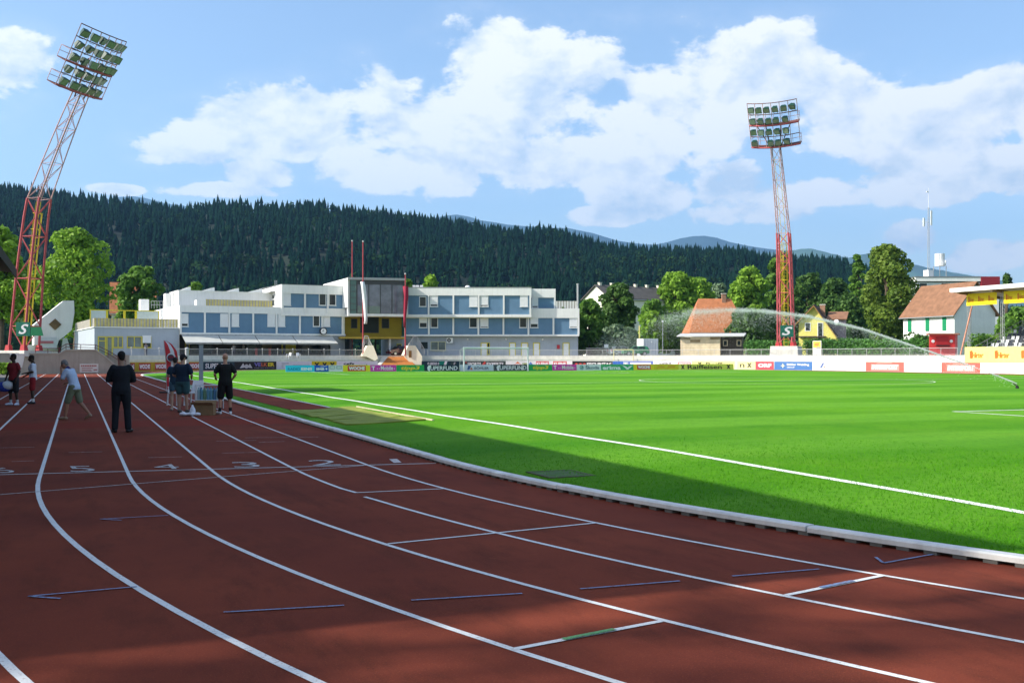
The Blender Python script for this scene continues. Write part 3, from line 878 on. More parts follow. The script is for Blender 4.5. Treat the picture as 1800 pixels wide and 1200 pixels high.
obj('coping', g, pm('coping_stone', (0.45, 0.43, 0.38), 0.9, var=0.1, stain=0.3), rw_)
g = MB(); g.box(wallx(160), 4.69, YW + 0.40, YW + 0.55, -0.04, ZT - 0.002); obj('back_face', g, m_wall, rw_)
# side of the terrace between the wall's end and the bend
g = MB(); g.box(4.7, 5.02, 115.2, 131, -0.04, ZT + 0.02)
obj('return_wall', g, m_wall, rw_)
m_redrail = pm('maroon_rail_paint', (0.13, 0.025, 0.025), 0.5, var=0.15)
rl = thing('stair_handrail', 'maroon tube handrail following the sloping top of the beige wall', 'handrail', (wallx(120), YW + 0.2, 1.9))
hr = [(62, 612), (104, 612), (116, 604.5), (168, 606), (190, 616), (236, 643)]
g = MB(); g.path([(wallx(u), YW + 0.15, wallz(u, v)) for u, v in hr], 0.035, 6); obj('top_rail', g, m_redrail, rl)
g = MB(); g.path([(wallx(u), YW + 0.15, wallz(u, v + 5)) for u, v in hr[:-1] + [(212, 630)]], 0.028, 6); obj('lower_rail', g, m_redrail, rl)
for (u, v) in ((62, 612), (84, 612), (104, 612), (116, 604.5), (142, 605), (168, 606), (190, 616), (208, 626), (222, 635)):
    vt = interp([(-160, 622), (104, 622), (116, 615.5), (168, 615.5), (186, 628), (214, 652), (240, 654)], u)
    g = MB(); g.tube((wallx(u), YW + 0.15, wallz(u, vt)), (wallx(u), YW + 0.15, wallz(u, v)), 0.03, n=6); obj('post', g, m_redrail, rl)
# sign on the wall
sg = thing('wall_sign', 'small white notice board with red lettering fixed on the beige wall', 'sign', (wallx(156), YW, 0.5))
x0, x1 = wallx(140), wallx(173); z0, z1 = wallz(156, 654.5), wallz(156, 639)
g = MB(); g.box(x0, x1, YW - 0.07, YW - 0.004, z0, z1); obj('board', g, solid((0.62, 0.60, 0.56), 0.7), sg)
m_redp = solid((0.34, 0.05, 0.04), 0.6)
for (a, b, za, zb) in ((0.08, 0.92, 0.68, 0.84), (0.12, 0.70, 0.45, 0.53), (0.12, 0.62, 0.28, 0.34), (0.12, 0.66, 0.14, 0.20)):
    n_ = 9; g = MB()
    for i in range(n_):
        xa = x0 + (x1 - x0) * (a + (b - a) * i / n_); xb = xa + (x1 - x0) * (b - a) / n_ * 0.72
        g.box(xa, xb, YW - 0.078, YW - 0.072, z0 + (z1 - z0) * za, z0 + (z1 - z0) * zb)
    tag(obj('print_line', g, m_redp, sg), kind='stuff')
g = MB(); g.bar((x0 + (x1 - x0) * 0.74, YW - 0.075, z0 + (z1 - z0) * 0.3), (x0 + (x1 - x0) * 0.93, YW - 0.075, z0 + (z1 - z0) * 0.32), 0.01, 0.09); obj('arrow', g, m_redp, sg)
# planter on the wall's left end
pl = thing('wall_planter', 'tapered white concrete planter standing on the beige wall beside the tower', 'planter', tuple(W(31, 100, 1.6)))
c = W(31, 101.5, 0); t = [(-0.62, -0.5), (0.62, -0.5), (0.62, 0.5), (-0.62, 0.5)]
zb, zt_ = zof(646, 101.5), zof(623, 101.5)
g = MB(); g.hexa([(c.x + a * 0.62, c.y + b * 0.62, zb) for a, b in t], [(c.x + a, c.y + b, zt_) for a, b in t]); obj('bowl', g, m_white, pl)
g = MB(); g.hexa([(c.x + a * 1.08, c.y + b * 1.08, zt_ + 0.002) for a, b in t], [(c.x + a * 1.08, c.y + b * 1.08, zt_ + 0.1) for a, b in t]); obj('rim', g, m_white, pl)
g = MB(); g.box(c.x - 0.28, c.x + 0.28, c.y - 0.28, c.y + 0.28, -0.03, zb - 0.002); obj('pier', g, m_concrete, pl)

# ================================================================== pixel column -> point on the outer rim of the track
def rim_table(r):
    T = []
    for i in range(700):
        a = R(-75) + (R(165)) * i / 700
        x, y = CX + r * math.sin(a), CY1 + r * math.cos(a)
        if x * ST + y * CT > 5: T.append((PX((x, y, 0))[0], x, y))
    for i in range(200):
        x, y = CX + r, CY1 - 0.4 * i
        if x * ST + y * CT > 20: T.append((PX((x, y, 0))[0], x, y))
    return T
RIMS = {}
def rim(u, r):
    if r not in RIMS: RIMS[r] = rim_table(r)
    T = RIMS[r]
    for (a, b) in zip(T, T[1:]):
        if a[0] <= u < b[0]:
            t = (u - a[0]) / (b[0] - a[0]); return Vector((a[1] + (b[1] - a[1]) * t, a[2] + (b[2] - a[2]) * t, 0))
    return Vector((T[-1][1], T[-1][2], 0)) if u > T[-1][0] else Vector((T[0][1], T[0][2], 0))

# ================================================================== railing of the terrace
m_rail = pm('railing_steel', (0.50, 0.50, 0.49), 0.5, var=0.12, metal=0.3)
def railing(u0, u1, r, label, h=0.86, knob=False, step=2.35):
    p0 = rim((u0 + u1) / 2, r); t = thing('terrace_railing', label, 'railing', (p0.x, p0.y, ZT))
    pts = []; us_ = np.linspace(u0, u1, 800); L = 0; last = None
    dense = [rim(u, r) for u in us_]
    posts = [dense[0]]; acc = 0
    for a, b in zip(dense, dense[1:]):
        acc += (b - a).length
        if acc > step: posts.append(b); acc = 0
    pm1 = MB(); pm1.tube((0, 0, -0.05), (0, 0, h), 0.028, n=6)
    if knob: pm1.ball((0, 0, h + 0.05), 0.085, 8, 6)
    me_ = pm1.mesh('post', m_rail)
    for p in posts: part_at('post', me_, t, (p.x - p0.x, p.y - p0.y, 0))
    for z, rr, nm in ((h - 0.03, 0.026, 'top_rail'), (0.10, 0.018, 'bottom_rail')):
        g = MB(); g.path([(p.x, p.y, ZT + z) for p in posts], rr, 5); obj(nm, g, m_rail, t)
    g = MB()
    for a, b in zip(posts, posts[1:]):
        n_ = 18
        for i in range(1, n_):
            q = a + (b - a) * (i / n_); g.tube((q.x, q.y, ZT + 0.1), (q.x, q.y, ZT + h - 0.04), 0.005, n=3, cap=False)
        for z in (0.25, 0.4, 0.55, 0.7):
            g.tube((a.x, a.y, ZT + z), (b.x, b.y, ZT + z), 0.005, n=3, cap=False)
    tag(obj('wire_mesh', g, m_rail, t), kind='stuff')
    return t
railing(231, 660, 48.6, 'steel mesh railing with round knobs on the terrace before the cafe awnings', knob=True)
railing(752, 1683, 48.6, 'long steel mesh railing on the terrace from the white stair wall to the red kiosk')
# second low handrail on the steps (right part)
hl = thing('step_handrail', 'thin low handrail on posts standing on the terrace steps', 'handrail', tuple(rim(1300, 47.7)))
prev = None; pts = []
for u in np.arange(1000, 1690, 33.5):
    p = rim(u, 47.75); pts.append(p)
    g = MB(); g.tube((p.x, p.y, 1.40), (p.x, p.y, ZT + 0.12), 0.022, n=5); obj('post', g, m_rail, hl)
g = MB(); g.path([(p.x, p.y, ZT - 0.22) for p in pts], 0.02, 5); obj('rail', g, m_rail, hl)

# ================================================================== advertising boards
def board(p, q, z0, z1, bg, items, label, cat='advert board', group=None, lean=0.0, legs=True, frame=None):
    """upright board from p to q (left to right seen from the track); items drawn in fractions of its face"""
    p, q = Vector((p.x, p.y, 0)), Vector((q.x, q.y, 0)); ex = q - p; L = ex.length; e = ex / L
    rz = math.atan2(e.y, e.x); mid = (p + q) / 2
    t = thing('advert_board', label, cat, (mid.x, mid.y, z0), rz, group)
    H = z1 - z0; ly = lean
    g = MB(); hw = L / 2 - 0.012
    g.hexa([(-hw, 0, 0), (hw, 0, 0), (hw, 0.05, 0), (-hw, 0.05, 0)], [(-hw, ly, H), (hw, ly, H), (hw, ly + 0.05, H), (-hw, ly + 0.05, H)])
    obj('panel', g, solid(bg, 0.55), t, local=True)
    if legs:
        for x in (-hw * 0.8, hw * 0.8):
            g = MB(); g.bar((x, 0.06 + ly * 0.8, H * 0.8), (x, 0.55, 0.0), 0.05, 0.05); obj('prop', g, m_galv, t, local=True)
    if frame:
        g = MB()
        for (xa, xb, za, zb) in ((-hw, hw, H - 0.05, H), (-hw, hw, 0, 0.05), (-hw, -hw + 0.05, 0.05, H - 0.05), (hw - 0.05, hw, 0.05, H - 0.05)):
            g.box(xa, xb, -0.012 + (ly if za > H / 2 else 0), -0.003 + (ly if za > H / 2 else 0), za, zb)
        obj('frame', g, solid(frame, 0.5), t, local=True)
    lay = 0
    for it in items:
        k = it[0]; lay += 1; y = -0.004 - 0.003 * lay
        def pt(fx, fz):
            return Vector(((-0.5 + fx) * 2 * hw, y + ly * fz, fz * H))
        if k == 'r':
            _, x0, x1, a, b, col = it
            g = MB(); g.add([pt(x0, a), pt(x1, a), pt(x1, b), pt(x0, b)], [(0, 1, 2, 3)]); obj('print_field', g, solid(col, 0.55), t, local=True)
        elif k == 'p':
            _, poly, col = it
            g = MB(); g.add([pt(*c) for c in poly], [tuple(range(len(poly)))]); obj('emblem', g, solid(col, 0.55), t, local=True)
        elif k == 'c':
            _, cx, cz, rz_, col = it
            g = MB(); rx = rz_ * H / (2 * hw)
            g.add([pt(cx + rx * math.cos(a), cz + rz_ * math.sin(a)) for a in np.linspace(0, 2 * math.pi, 20, endpoint=False)], [tuple(range(20))]); obj('emblem', g, solid(col, 0.55), t, local=True)
        elif k == 't':
            _, s_, x0, x1, a, b, col = it[:7]; bold = it[7] if len(it) > 7 else 0.02; sh = it[8] if len(it) > 8 else 0
            o = pt(x0, a); put_text(t, s_, solid(col, 0.5), o, pt(x1, a) - o, pt(x0, b) - o, bold, sh)
    return t
WHT, BLK = (0.80, 0.80, 0.80), (0.012, 0.012, 0.014)
YEL, RED, GRN, NAVY, MAG = (0.80, 0.64, 0.015), (0.60, 0.05, 0.035), (0.015, 0.36, 0.08), (0.008, 0.035, 0.05), (0.64, 0.05, 0.38)
def X_(x, w, col=BLK, a=0.15, b=0.85):    # crossed gable beams emblem
    k = w * 0.16
    return [('p', [(x, a), (x + k * 2, a), (x + w, b), (x + w - k * 2, b)], col), ('p', [(x + w - k * 2, a), (x + w, a), (x + k * 2, b), (x, b)], col)]
D_WOCHE = (YEL, [('r', 0.17, 0.84, 0.10, 0.90, RED), ('t', 'WOCHE', 0.21, 0.80, 0.24, 0.78, WHT, 0.05)])
D_TMOB = (MAG, [('t', 'T', 0.05, 0.18, 0.22, 0.82, WHT, 0.04), ('r', 0.25, 0.28, 0.38, 0.50, WHT), ('r', 0.33, 0.36, 0.38, 0.50, WHT), ('t', 'Mobile', 0.40, 0.87, 0.22, 0.84, WHT, 0.015), ('r', 0.91, 0.94, 0.38, 0.50, WHT)])
D_TIPP = (GRN, [('t', 'tipp3', 0.16, 0.84, 0.10, 0.82, (0.75, 0.62, 0.03), 0.035, 0.2)])
D_SUPER = (NAVY, [('t', 'SUPERFUND', 0.09, 0.93, 0.16, 0.80, WHT, 0.02, 0.1), ('p', [(0.09, 0.16), (0.13, 0.02), (0.16, 0.02), (0.14, 0.3), (0.19, 0.97), (0.12, 0.9), (0.08, 0.6)], WHT)])
zb_ = lambda p: zg(p.x, p.y)
YB1 = 107.8
def row1(u):
    t = math.tan(math.atan((u - 900) / FPX) + TH); return Vector((YB1 * t, YB1, 0))
ROW1 = [(502, 553, ((0.03, 0.54, 0.78), [('t', 'RADIO', 0.08, 0.50, 0.26, 0.62, (0.01, 0.08, 0.22), 0.0), ('t', 'EINS', 0.54, 0.92, 0.24, 0.66, WHT, 0.05), ('r', 0, 1, 0, 0.06, (0.3, 0.6, 0.75))]), 'cyan advert board with dark and white lettering on the goal line'),
        (553, 578, ((0.01, 0.10, 0.50), [('t', 'SMB', 0.10, 0.70, 0.24, 0.62, WHT, 0.05), ('c', 0.84, 0.44, 0.14, WHT), ('p', [(0.3, 0.74), (0.8, 0.82), (0.95, 0.9), (0.5, 0.84)], WHT)]), 'small blue board with white letters beside the cyan board'),
        (578, 603, ((0.62, 0.66, 0.68), [('r', 0.06, 0.44, 0.42, 0.88, (0.35, 0.38, 0.38)), ('r', 0.54, 0.94, 0.42, 0.88, (0.33, 0.36, 0.40)), ('r', 0.10, 0.40, 0.52, 0.74, (0.62, 0.66, 0.66)), ('r', 0.6, 0.9, 0.52, 0.74, (0.62, 0.66, 0.66)), ('r', 0.06, 0.95, 0.1, 0.26, WHT)]), 'small pale grey board between the small blue and a yellow red board'),
        (603, 651, D_WOCHE, 'yellow board with a red field between pale grey and magenta boards'),
        (651, 697, D_TMOB, 'dark magenta board between a yellow red and a green board, clear of the goal'),
        (697, 746, D_TIPP, 'green board with slanted yellow letters before the rust coloured ramp'),
        (746, 809, D_SUPER, 'dark board with white lettering between the green board and the goal'),
        (809, 868, ((0.62, 0.68, 0.74), [('p', [(0.20, 0.2), (0.27, 0.2), (0.33, 0.86), (0.24, 0.86)], (0.02, 0.08, 0.25)), ('p', [(0.28, 0.2), (0.38, 0.2), (0.33, 0.62)], (0.60, 0.16, 0.05)), ('t', 'BÖHLER', 0.42, 0.86, 0.24, 0.74, (0.10, 0.12, 0.16), 0.03)]), 'pale board with a blue and orange triangle seen inside the goal'),
        (868, 930, D_SUPER, 'dark board with white lettering seen inside the goal'),
        (930, 971, D_TIPP, 'green board with slanted yellow letters between the goal and a magenta board'),
        (971, 1014, D_TMOB, 'magenta board beside the white board with round emblem'),
        (1014, 1057, ((0.66, 0.70, 0.72), [('c', 0.20, 0.48, 0.36, (0.02, 0.18, 0.20)), ('c', 0.20, 0.48, 0.24, (0.62, 0.68, 0.70)), ('p', [(0.16, 0.35), (0.23, 0.35), (0.26, 0.66), (0.18, 0.56)], (0.02, 0.20, 0.12)), ('t', 'Škoda', 0.36, 0.92, 0.22, 0.86, (0.02, 0.10, 0.14), 0.02)]), 'white board with a round dark green emblem'),
        (1057, 1114, ((0.01, 0.36, 0.12), [('t', 'erima', 0.04, 0.60, 0.10, 0.74, WHT, 0.03), ('p', [(0.66, 0.78), (0.80, 0.08), (0.82, 0.4), (0.76, 0.66)], WHT), ('p', [(0.98, 0.78), (0.82, 0.08), (0.80, 0.4), (0.88, 0.66)], WHT)]), 'green board with white lettering and a white winged emblem'),
        (1114, 1150, D_WOCHE, 'yellow board with a red field beside the green winged emblem board'),
        (1150, 1193, ((0.66, 0.56, 0.02), [('t', 'John', 0.10, 0.42, 0.2, 0.84, (0.62, 0.15, 0.02), 0.0, 0.4), ('t', 'John', 0.52, 0.86, 0.2, 0.84, (0.62, 0.15, 0.02), 0.0, 0.4)]), 'mustard yellow board with two orange script words'),
        (1193, 1290, ((0.74, 0.72, 0.10), X_(0.04, 0.07) + [('t', 'Raiffeisen', 0.16, 0.78, 0.12, 0.86, BLK, 0.02)] + X_(0.87, 0.07)), 'long yellow board with black lettering between two black crosses')]
for i, (u0, u1, (bgc, it), lab) in enumerate(ROW1):
    p, q = row1(u0), row1(u1)
    board(p, q, zb_(p) - 0.01, 0.86, bgc, it, lab, group='front row of advert boards behind the far goal', lean=0.10)
GRYT = (0.42, 0.44, 0.47)
D_WO2 = ((0.42, 0.30, 0.02), [('r', 0.14, 0.88, 0.12, 0.90, (0.40, 0.05, 0.04)), ('t', 'WOCHE', 0.18, 0.84, 0.28, 0.76, WHT, 0.05)])
D_INT = ((0.62, 0.13, 0.10), [('r', 0.14, 0.88, 0.10, 0.78, (0.72, 0.30, 0.26)), ('t', 'INTERSPORT', 0.16, 0.86, 0.22, 0.72, WHT, 0.05, 0.2), ('r', 0.3, 0.7, 0.86, 0.92, (0.74, 0.36, 0.3))])
D_SPO = ((0.80, 0.80, 0.80), [('t', 'sport', 0.14, 0.46, 0.22, 0.70, (0.58, 0.60, 0.66), 0.0, 0.15)])
ROW2 = [(229, 240, ((0.42, 0.30, 0.02), [('r', 0.0, 0.72, 0.12, 0.90, (0.40, 0.05, 0.04)), ('t', 'HE', 0.05, 0.62, 0.28, 0.76, WHT, 0.05)]), 'short end of a yellow red board at the sloping wall'),
        (240, 268, D_WO2, 'yellow board with red field behind the person in a black suit'), (268, 297, D_WO2, 'yellow board with red field between the black suit and the feather flag'), (297, 326, D_WO2, 'yellow board with red field partly behind the feather flag'), (326, 356, D_WO2, 'yellow board with red field beside the grey post'),
        (356, 412, (NAVY, [('t', 'SUPERFUND', 0.08, 0.96, 0.22, 0.80, WHT, 0.02, 0.1)]), 'dark lettered board behind the person in a black T-shirt'),
        (412, 486, (BLK, [('c', 0.28, 0.42, 0.26, (0.5, 0.5, 0.5)), ('p', [(0.12, 0.2), (0.2, 0.8), (0.26, 0.3)], (0.55, 0.55, 0.55)), ('p', [(0.28, 0.3), (0.36, 0.75), (0.42, 0.2)], (0.5, 0.5, 0.5)), ('t', 'VE', 0.46, 0.62, 0.40, 0.86, (0.16, 0.14, 0.42), 0.05), ('t', 'LK', 0.63, 0.78, 0.40, 0.86, (0.50, 0.12, 0.05), 0.05), ('t', 'ER', 0.79, 0.95, 0.40, 0.86, (0.68, 0.56, 0.02), 0.05), ('t', 'GARTEN CENTER', 0.46, 0.95, 0.16, 0.27, (0.4, 0.4, 0.42), 0.0)]), 'black board with rainbow coloured lettering and a white emblem'),
        (486, 548, ((0.66, 0.68, 0.72), [('r', 0.14, 0.34, 0.70, 0.82, GRYT), ('t', 'fr', 0.12, 0.38, 0.2, 0.66, (0.5, 0.56, 0.58), 0.0), ('r', 0.45, 0.95, 0.5, 0.56, GRYT)]), 'plain white board with pale grey print behind the cyan board'),
        (548, 592, ((0.62, 0.52, 0.01), X_(0.10, 0.20) + X_(0.41, 0.20) + X_(0.72, 0.20)), 'yellow board with three black crosses'),
        (592, 664, ((0.70, 0.71, 0.74), [('t', 'cgfs', 0.16, 0.42, 0.45, 0.85, BLK, 0.03), ('t', 'auch', 0.52, 0.76, 0.30, 0.62, (0.05, 0.05, 0.06), 0.01, 0.2)]), 'white board with small black handwriting before the rust red ramp'),
        (741, 814, (NAVY, [('t', 'SUPERFUND', 0.14, 0.50, 0.22, 0.84, WHT, 0.02, 0.1), ('r', 0.42, 0.62, 0.25, 1.0, (0.0, 0.20, 0.13)), ('p', [(0.52, 0.25), (0.58, 0.25), (0.62, 0.98), (0.56, 0.98)], WHT), ('r', 0.70, 0.84, 0.35, 0.92, (0.03, 0.06, 0.05)), ('p', [(0.76, 0.4), (0.79, 0.4), (0.82, 0.85), (0.78, 0.85)], (0.4, 0.4, 0.4))]), 'dark board with a green panel and white slash by the cream stair wall'),
        (814, 889, (BLK, [('t', 'SPORTS', 0.10, 0.42, 0.34, 0.82, WHT, 0.03), ('t', 'EXPERTS', 0.55, 0.95, 0.34, 0.82, WHT, 0.03), ('p', [(0.44, 0.5), (0.50, 0.98), (0.54, 0.8), (0.49, 0.4)], RED), ('r', 0.02, 0.09, 0.76, 0.88, RED)]), 'black board with white lettering and red figure behind the goal'),
        (889, 939, ((0.72, 0.72, 0.72), [('p', [(0.28, 0.45), (0.42, 0.95), (0.56, 0.45)], (0.62, 0.16, 0.06)), ('r', 0.34, 0.5, 0.5, 0.62, WHT), ('r', 0.58, 0.78, 0.55, 0.75, (0.30, 0.36, 0.14)), ('p', [(0.78, 0.5), (0.88, 0.9), (0.96, 0.5)], (0.1, 0.22, 0.5))]), 'white board with a red roof emblem and small blue mark'),
        (939, 969, ((0.74, 0.74, 0.74), [('r', 0.10, 0.86, 0.18, 0.98, (0.58, 0.08, 0.08)), ('t', 'KLEINE', 0.14, 0.82, 0.42, 0.84, WHT, 0.05)]), 'white board with red field next to the red roof emblem board'),
        (969, 1006, ((0.76, 0.76, 0.76), [('r', 0.08, 0.74, 0.18, 0.98, (0.60, 0.08, 0.08)), ('t', 'KLEINE', 0.12, 0.70, 0.42, 0.84, WHT, 0.05)]), 'white board with red field next to the black board with red dots'),
        (1006, 1077, (BLK, [('c', 0.10, 0.52, 0.22, (0.62, 0.05, 0.03)), ('c', 0.20, 0.52, 0.22, (0.62, 0.05, 0.03)), ('c', 0.30, 0.52, 0.22, (0.62, 0.05, 0.03)), ('t', 'SECURITAS', 0.36, 0.97, 0.30, 0.80, WHT, 0.04)]), 'black board with white lettering and three red dots'),
        (1077, 1105, ((0.03, 0.12, 0.46), [('r', 0.66, 0.98, 0.2, 0.9, (0.45, 0.52, 0.66)), ('r', 0.76, 0.86, 0.3, 0.8, WHT)]), 'blue board with a pale square beside the black board with red dots'),
        (1105, 1148, ((0.10, 0.16, 0.48), [('r', 0.06, 0.92, 0.30, 0.84, (0.74, 0.75, 0.80)), ('r', 0.14, 0.84, 0.52, 0.60, (0.5, 0.55, 0.68))]), 'white board with a blue border beside the blue board'),
        (1148, 1190, (WHT, [('t', 'HERZ', 0.26, 0.78, 0.42, 0.80, BLK, 0.02, 0.2), ('c', 0.12, 0.6, 0.16, (0.66, 0.66, 0.66))]), 'white board with one black italic word'),
        (1190, 1216, (WHT, [('r', 0.06, 0.94, 0.25, 0.92, (0.68, 0.22, 0.22)), ('r', 0.14, 0.86, 0.46, 0.78, WHT), ('t', 'LEINE', 0.2, 0.8, 0.52, 0.74, (0.66, 0.25, 0.25), 0.03)]), 'white board with a faded pink frame'),
        (1216, 1291, ((0.74, 0.72, 0.28), X_(0.14, 0.10, BLK, 0.3, 0.9) + [('t', 'Raiffe', 0.34, 0.82, 0.3, 0.88, (0.05, 0.06, 0.03), 0.01)]), 'pale yellow board with a cross half hidden by the long yellow board'),
        (1296, 1328, ((0.74, 0.73, 0.34), [('t', 'n', 0.14, 0.40, 0.26, 0.70, (0.08, 0.08, 0.04), 0.02)] + X_(0.54, 0.26, (0.08, 0.08, 0.04), 0.26, 0.82)), 'pale yellow board with letter n and a cross'),
        (1328, 1360, ((0.56, 0.07, 0.09), [('t', 'ORF', 0.14, 0.88, 0.28, 0.76, WHT, 0.06)]), 'red board with three bold white letters'),
        (1361, 1428, ((0.06, 0.17, 0.40), [('p', [(0.16, 0.5), (0.21, 0.55), (0.23, 0.8), (0.25, 0.55), (0.30, 0.5), (0.25, 0.45), (0.23, 0.2), (0.21, 0.45)], (0.76, 0.72, 0.40)), ('t', 'Böhler Welding', 0.34, 0.92, 0.46, 0.78, WHT, 0.03), ('t', 'GROUP', 0.34, 0.54, 0.24, 0.38, WHT, 0.02)]), 'blue board with a pale four pointed star'),
        (1428, 1487, (WHT, [('p', [(0.22, 0.28), (0.29, 0.28), (0.37, 0.88), (0.31, 0.88)], (0.10, 0.16, 0.34)), ('p', [(0.33, 0.28), (0.41, 0.28), (0.37, 0.55)], (0.70, 0.30, 0.18)), ('t', 'sport', 0.58, 0.96, 0.26, 0.74, (0.58, 0.60, 0.66), 0.0, 0.15)]), 'white board with a blue and orange triangle beside the blue board'),
        (1487, 1522, (WHT, [('r', 0.3, 0.7, 0.4, 0.46, (0.68, 0.68, 0.7))]), 'blank white board left of the salmon red boards'),
        (1522, 1589, D_INT, 'salmon red board with white italic lettering before the hedge'), (1589, 1655, D_SPO, 'white board with pale sport lettering between two salmon red boards'),
        (1655, 1723, D_INT, 'salmon red board with white italic lettering below the yellow stand banner'), (1723, 1802, D_SPO, 'white board with pale sport lettering below the yellow stand banner'), (1802, 1900, D_INT, None)]
for i, (u0, u1, (bgc, it), lab) in enumerate(ROW2):
    if u0 >= 1800: continue
    p, q = rim(u0, 45.4), rim(u1, 45.4)
    board(p, q, 0.02, 1.10, bgc, it, lab or 'yellow board with red field at the foot of the terrace', group='outer row of advert boards round the far bend', legs=True)
# ================================================================== the clubhouse / hotel behind the far bend
m_bluewall = pm('blue_panel', (0.120, 0.220, 0.335), 0.8, var=0.07, scale=0.8, stain=0.12, bump=0.05, bscale=30)
m_greywall = pm('blue_grey_render', (0.37, 0.41, 0.46), 0.85, var=0.06, scale=0.8, stain=0.2, bump=0.06, bscale=30)
m_yelpaint = pm('yellow_frame_paint', (0.62, 0.52, 0.03), 0.5, var=0.08)
m_olive = pm('mustard_wall', (0.32, 0.235, 0.02), 0.8, var=0.1, scale=0.8)
m_plank_y = pm('yellow_plank', (0.55, 0.46, 0.16), 0.75, var=0.2, scale=1.5)
m_plank_g = pm('grey_plank', (0.33, 0.31, 0.27), 0.8, var=0.2, scale=1.5)
m_roof = pm('roof_gravel', (0.45, 0.45, 0.44), 0.9, var=0.15, scale=2, bump=0.4)
m_blind = pm('roller_blind', (0.72, 0.73, 0.74), 0.6, var=0.04, scale=2)
m_awn = pm('awning_cloth', (0.46, 0.47, 0.44), 0.8, var=0.07, scale=1.0)
m_frame = pm('white_window_frame', (0.78, 0.78, 0.77), 0.5, var=0.04)
def glass_mat(name, col=(0.02, 0.028, 0.03), rough=0.12):
    m = pm(name, col, rough, var=0.35, scale=0.6, spec=0.4)
    return m
m_glass = glass_mat('window_glass'); m_glass2 = glass_mat('grey_box_glass', (0.17, 0.18, 0.22), 0.10)

class Frame:
    """facade frame: local x to the right along the facade, y into the building, z up; origin at pixel column u0, depth d0"""
    def __init__(s, u0, d0, alpha):
        s.u0, s.d0, s.al = u0, d0, R(alpha); s.xc0 = (u0 - 900) / FPX * d0
        s.rz = -TH + s.al; s.o = CW(s.xc0, d0, 0)
    def x(s, u, y=0.0):
        k = (u - 900) / FPX; ca, sa = math.cos(s.al), math.sin(s.al)
        # xc = xc0 + x ca - y sa ; d = d0 + x sa + y ca
        return (k * (s.d0 + y * ca) - s.xc0 + y * sa) / (ca - k * sa)
    def d(s, x, y=0.0):
        return s.d0 + x * math.sin(s.al) + y * math.cos(s.al)
    def z(s, u, v, y=0.0):
        return zof(v, s.d(s.x(u, y), y))
    def p(s, x, y, z):
        ca, sa = math.cos(s.al), math.sin(s.al); return CW(s.xc0 + x * ca - y * sa, s.d0 + x * sa + y * ca, z)
FL = Frame(316, 146.0, 28.0)
FR = Frame(712, 159.6, 0.0)
def xf(f):          # local coordinates of a frame expressed in the building root's own frame
    return lambda v: ROOTM[bld.name] @ f.p(*v)
bld = thing('clubhouse', 'long white and blue three storey clubhouse with flat roofs behind the far bend', 'building', tuple(FR.p(-8, 4, ZT)))
def fpart(name, f, mb, mat, parent=None, smooth=False):
    mb.v = [tuple(f.p(*v)) for v in mb.v]; return obj(name, mb, mat, parent or bld, smooth=smooth)
def fbox(name, f, x0, x1, y0, y1, z0, z1, mat, parent=None):
    g = MB(); g.box(x0, x1, y0, y1, z0, z1); return fpart(name, f, g, mat, parent)
def window(f, u0, u1, v0, v1, kind='open', y=0.0, frac=0.75, fm=None, gm=None, mull=1):
    """kind: open (glass), blind (roller blind down by frac)"""
    x0, x1 = f.x(u0, y), f.x(u1, y); um = (u0 + u1) / 2; z0, z1 = f.z(um, v1, y), f.z(um, v0, y); fm = fm or m_frame
    w = 0.09; g = MB()
    g.box(x0, x1, y - 0.07, y + 0.01, z1 - w, z1); g.box(x0, x1, y - 0.07, y + 0.01, z0, z0 + w)
    g.box(x0, x0 + w, y - 0.07, y + 0.01, z0 + w, z1 - w); g.box(x1 - w, x1, y - 0.07, y + 0.01, z0 + w, z1 - w)
    wd = fpart('window', f, g, fm)
    for k in range(mull):
        a = x0 + w + (x1 - x0 - 2 * w) * k / mull; b = x0 + w + (x1 - x0 - 2 * w) * (k + 1) / mull
        if k: fbox('mullion', f, a - 0.05, a + 0.05, y - 0.06, y + 0.0, z0 + w, z1 - w, fm, wd)
        g = MB(); g.add([(a, y - 0.02, z0 + w), (b, y - 0.02, z0 + w), (b, y - 0.02, z1 - w), (a, y - 0.02, z1 - w)], [(0, 1, 2, 3)]); fpart('pane', f, g, gm or m_glass, wd)
    fbox('sill', f, x0 - 0.06, x1 + 0.06, y - 0.14, y - 0.072, z0 - 0.05, z0 + 0.02, fm, wd)
    if kind == 'blind':
        zb = z1 - (z1 - z0) * frac
        g = MB(); n_ = max(3, int((z1 - zb) / 0.09))
        V = []
        for i in range(n_ + 1):
            z = z1 - (z1 - zb) * i / n_; V += [(x0 + 0.05, y - 0.085 - 0.008 * (i % 2), z), (x1 - 0.05, y - 0.085 - 0.008 * (i % 2), z)]
        g.add(V, [(2 * i, 2 * i + 1, 2 * i + 3, 2 * i + 2) for i in range(n_)]); g.box(x0 + 0.03, x1 - 0.03, y - 0.11, y - 0.075, zb - 0.05, zb)
        fpart('roller_blind', f, g, m_blind, wd)
        fbox('blind_box', f, x0, x1, y - 0.12, y - 0.071, z1 - 0.02, z1 + 0.14, m_blind, wd)
    return wd
Z1, Z1b, Z2, Z2b, Z3, Z4 = 4.86, 5.10, 7.70, 8.10, 10.95, 12.15
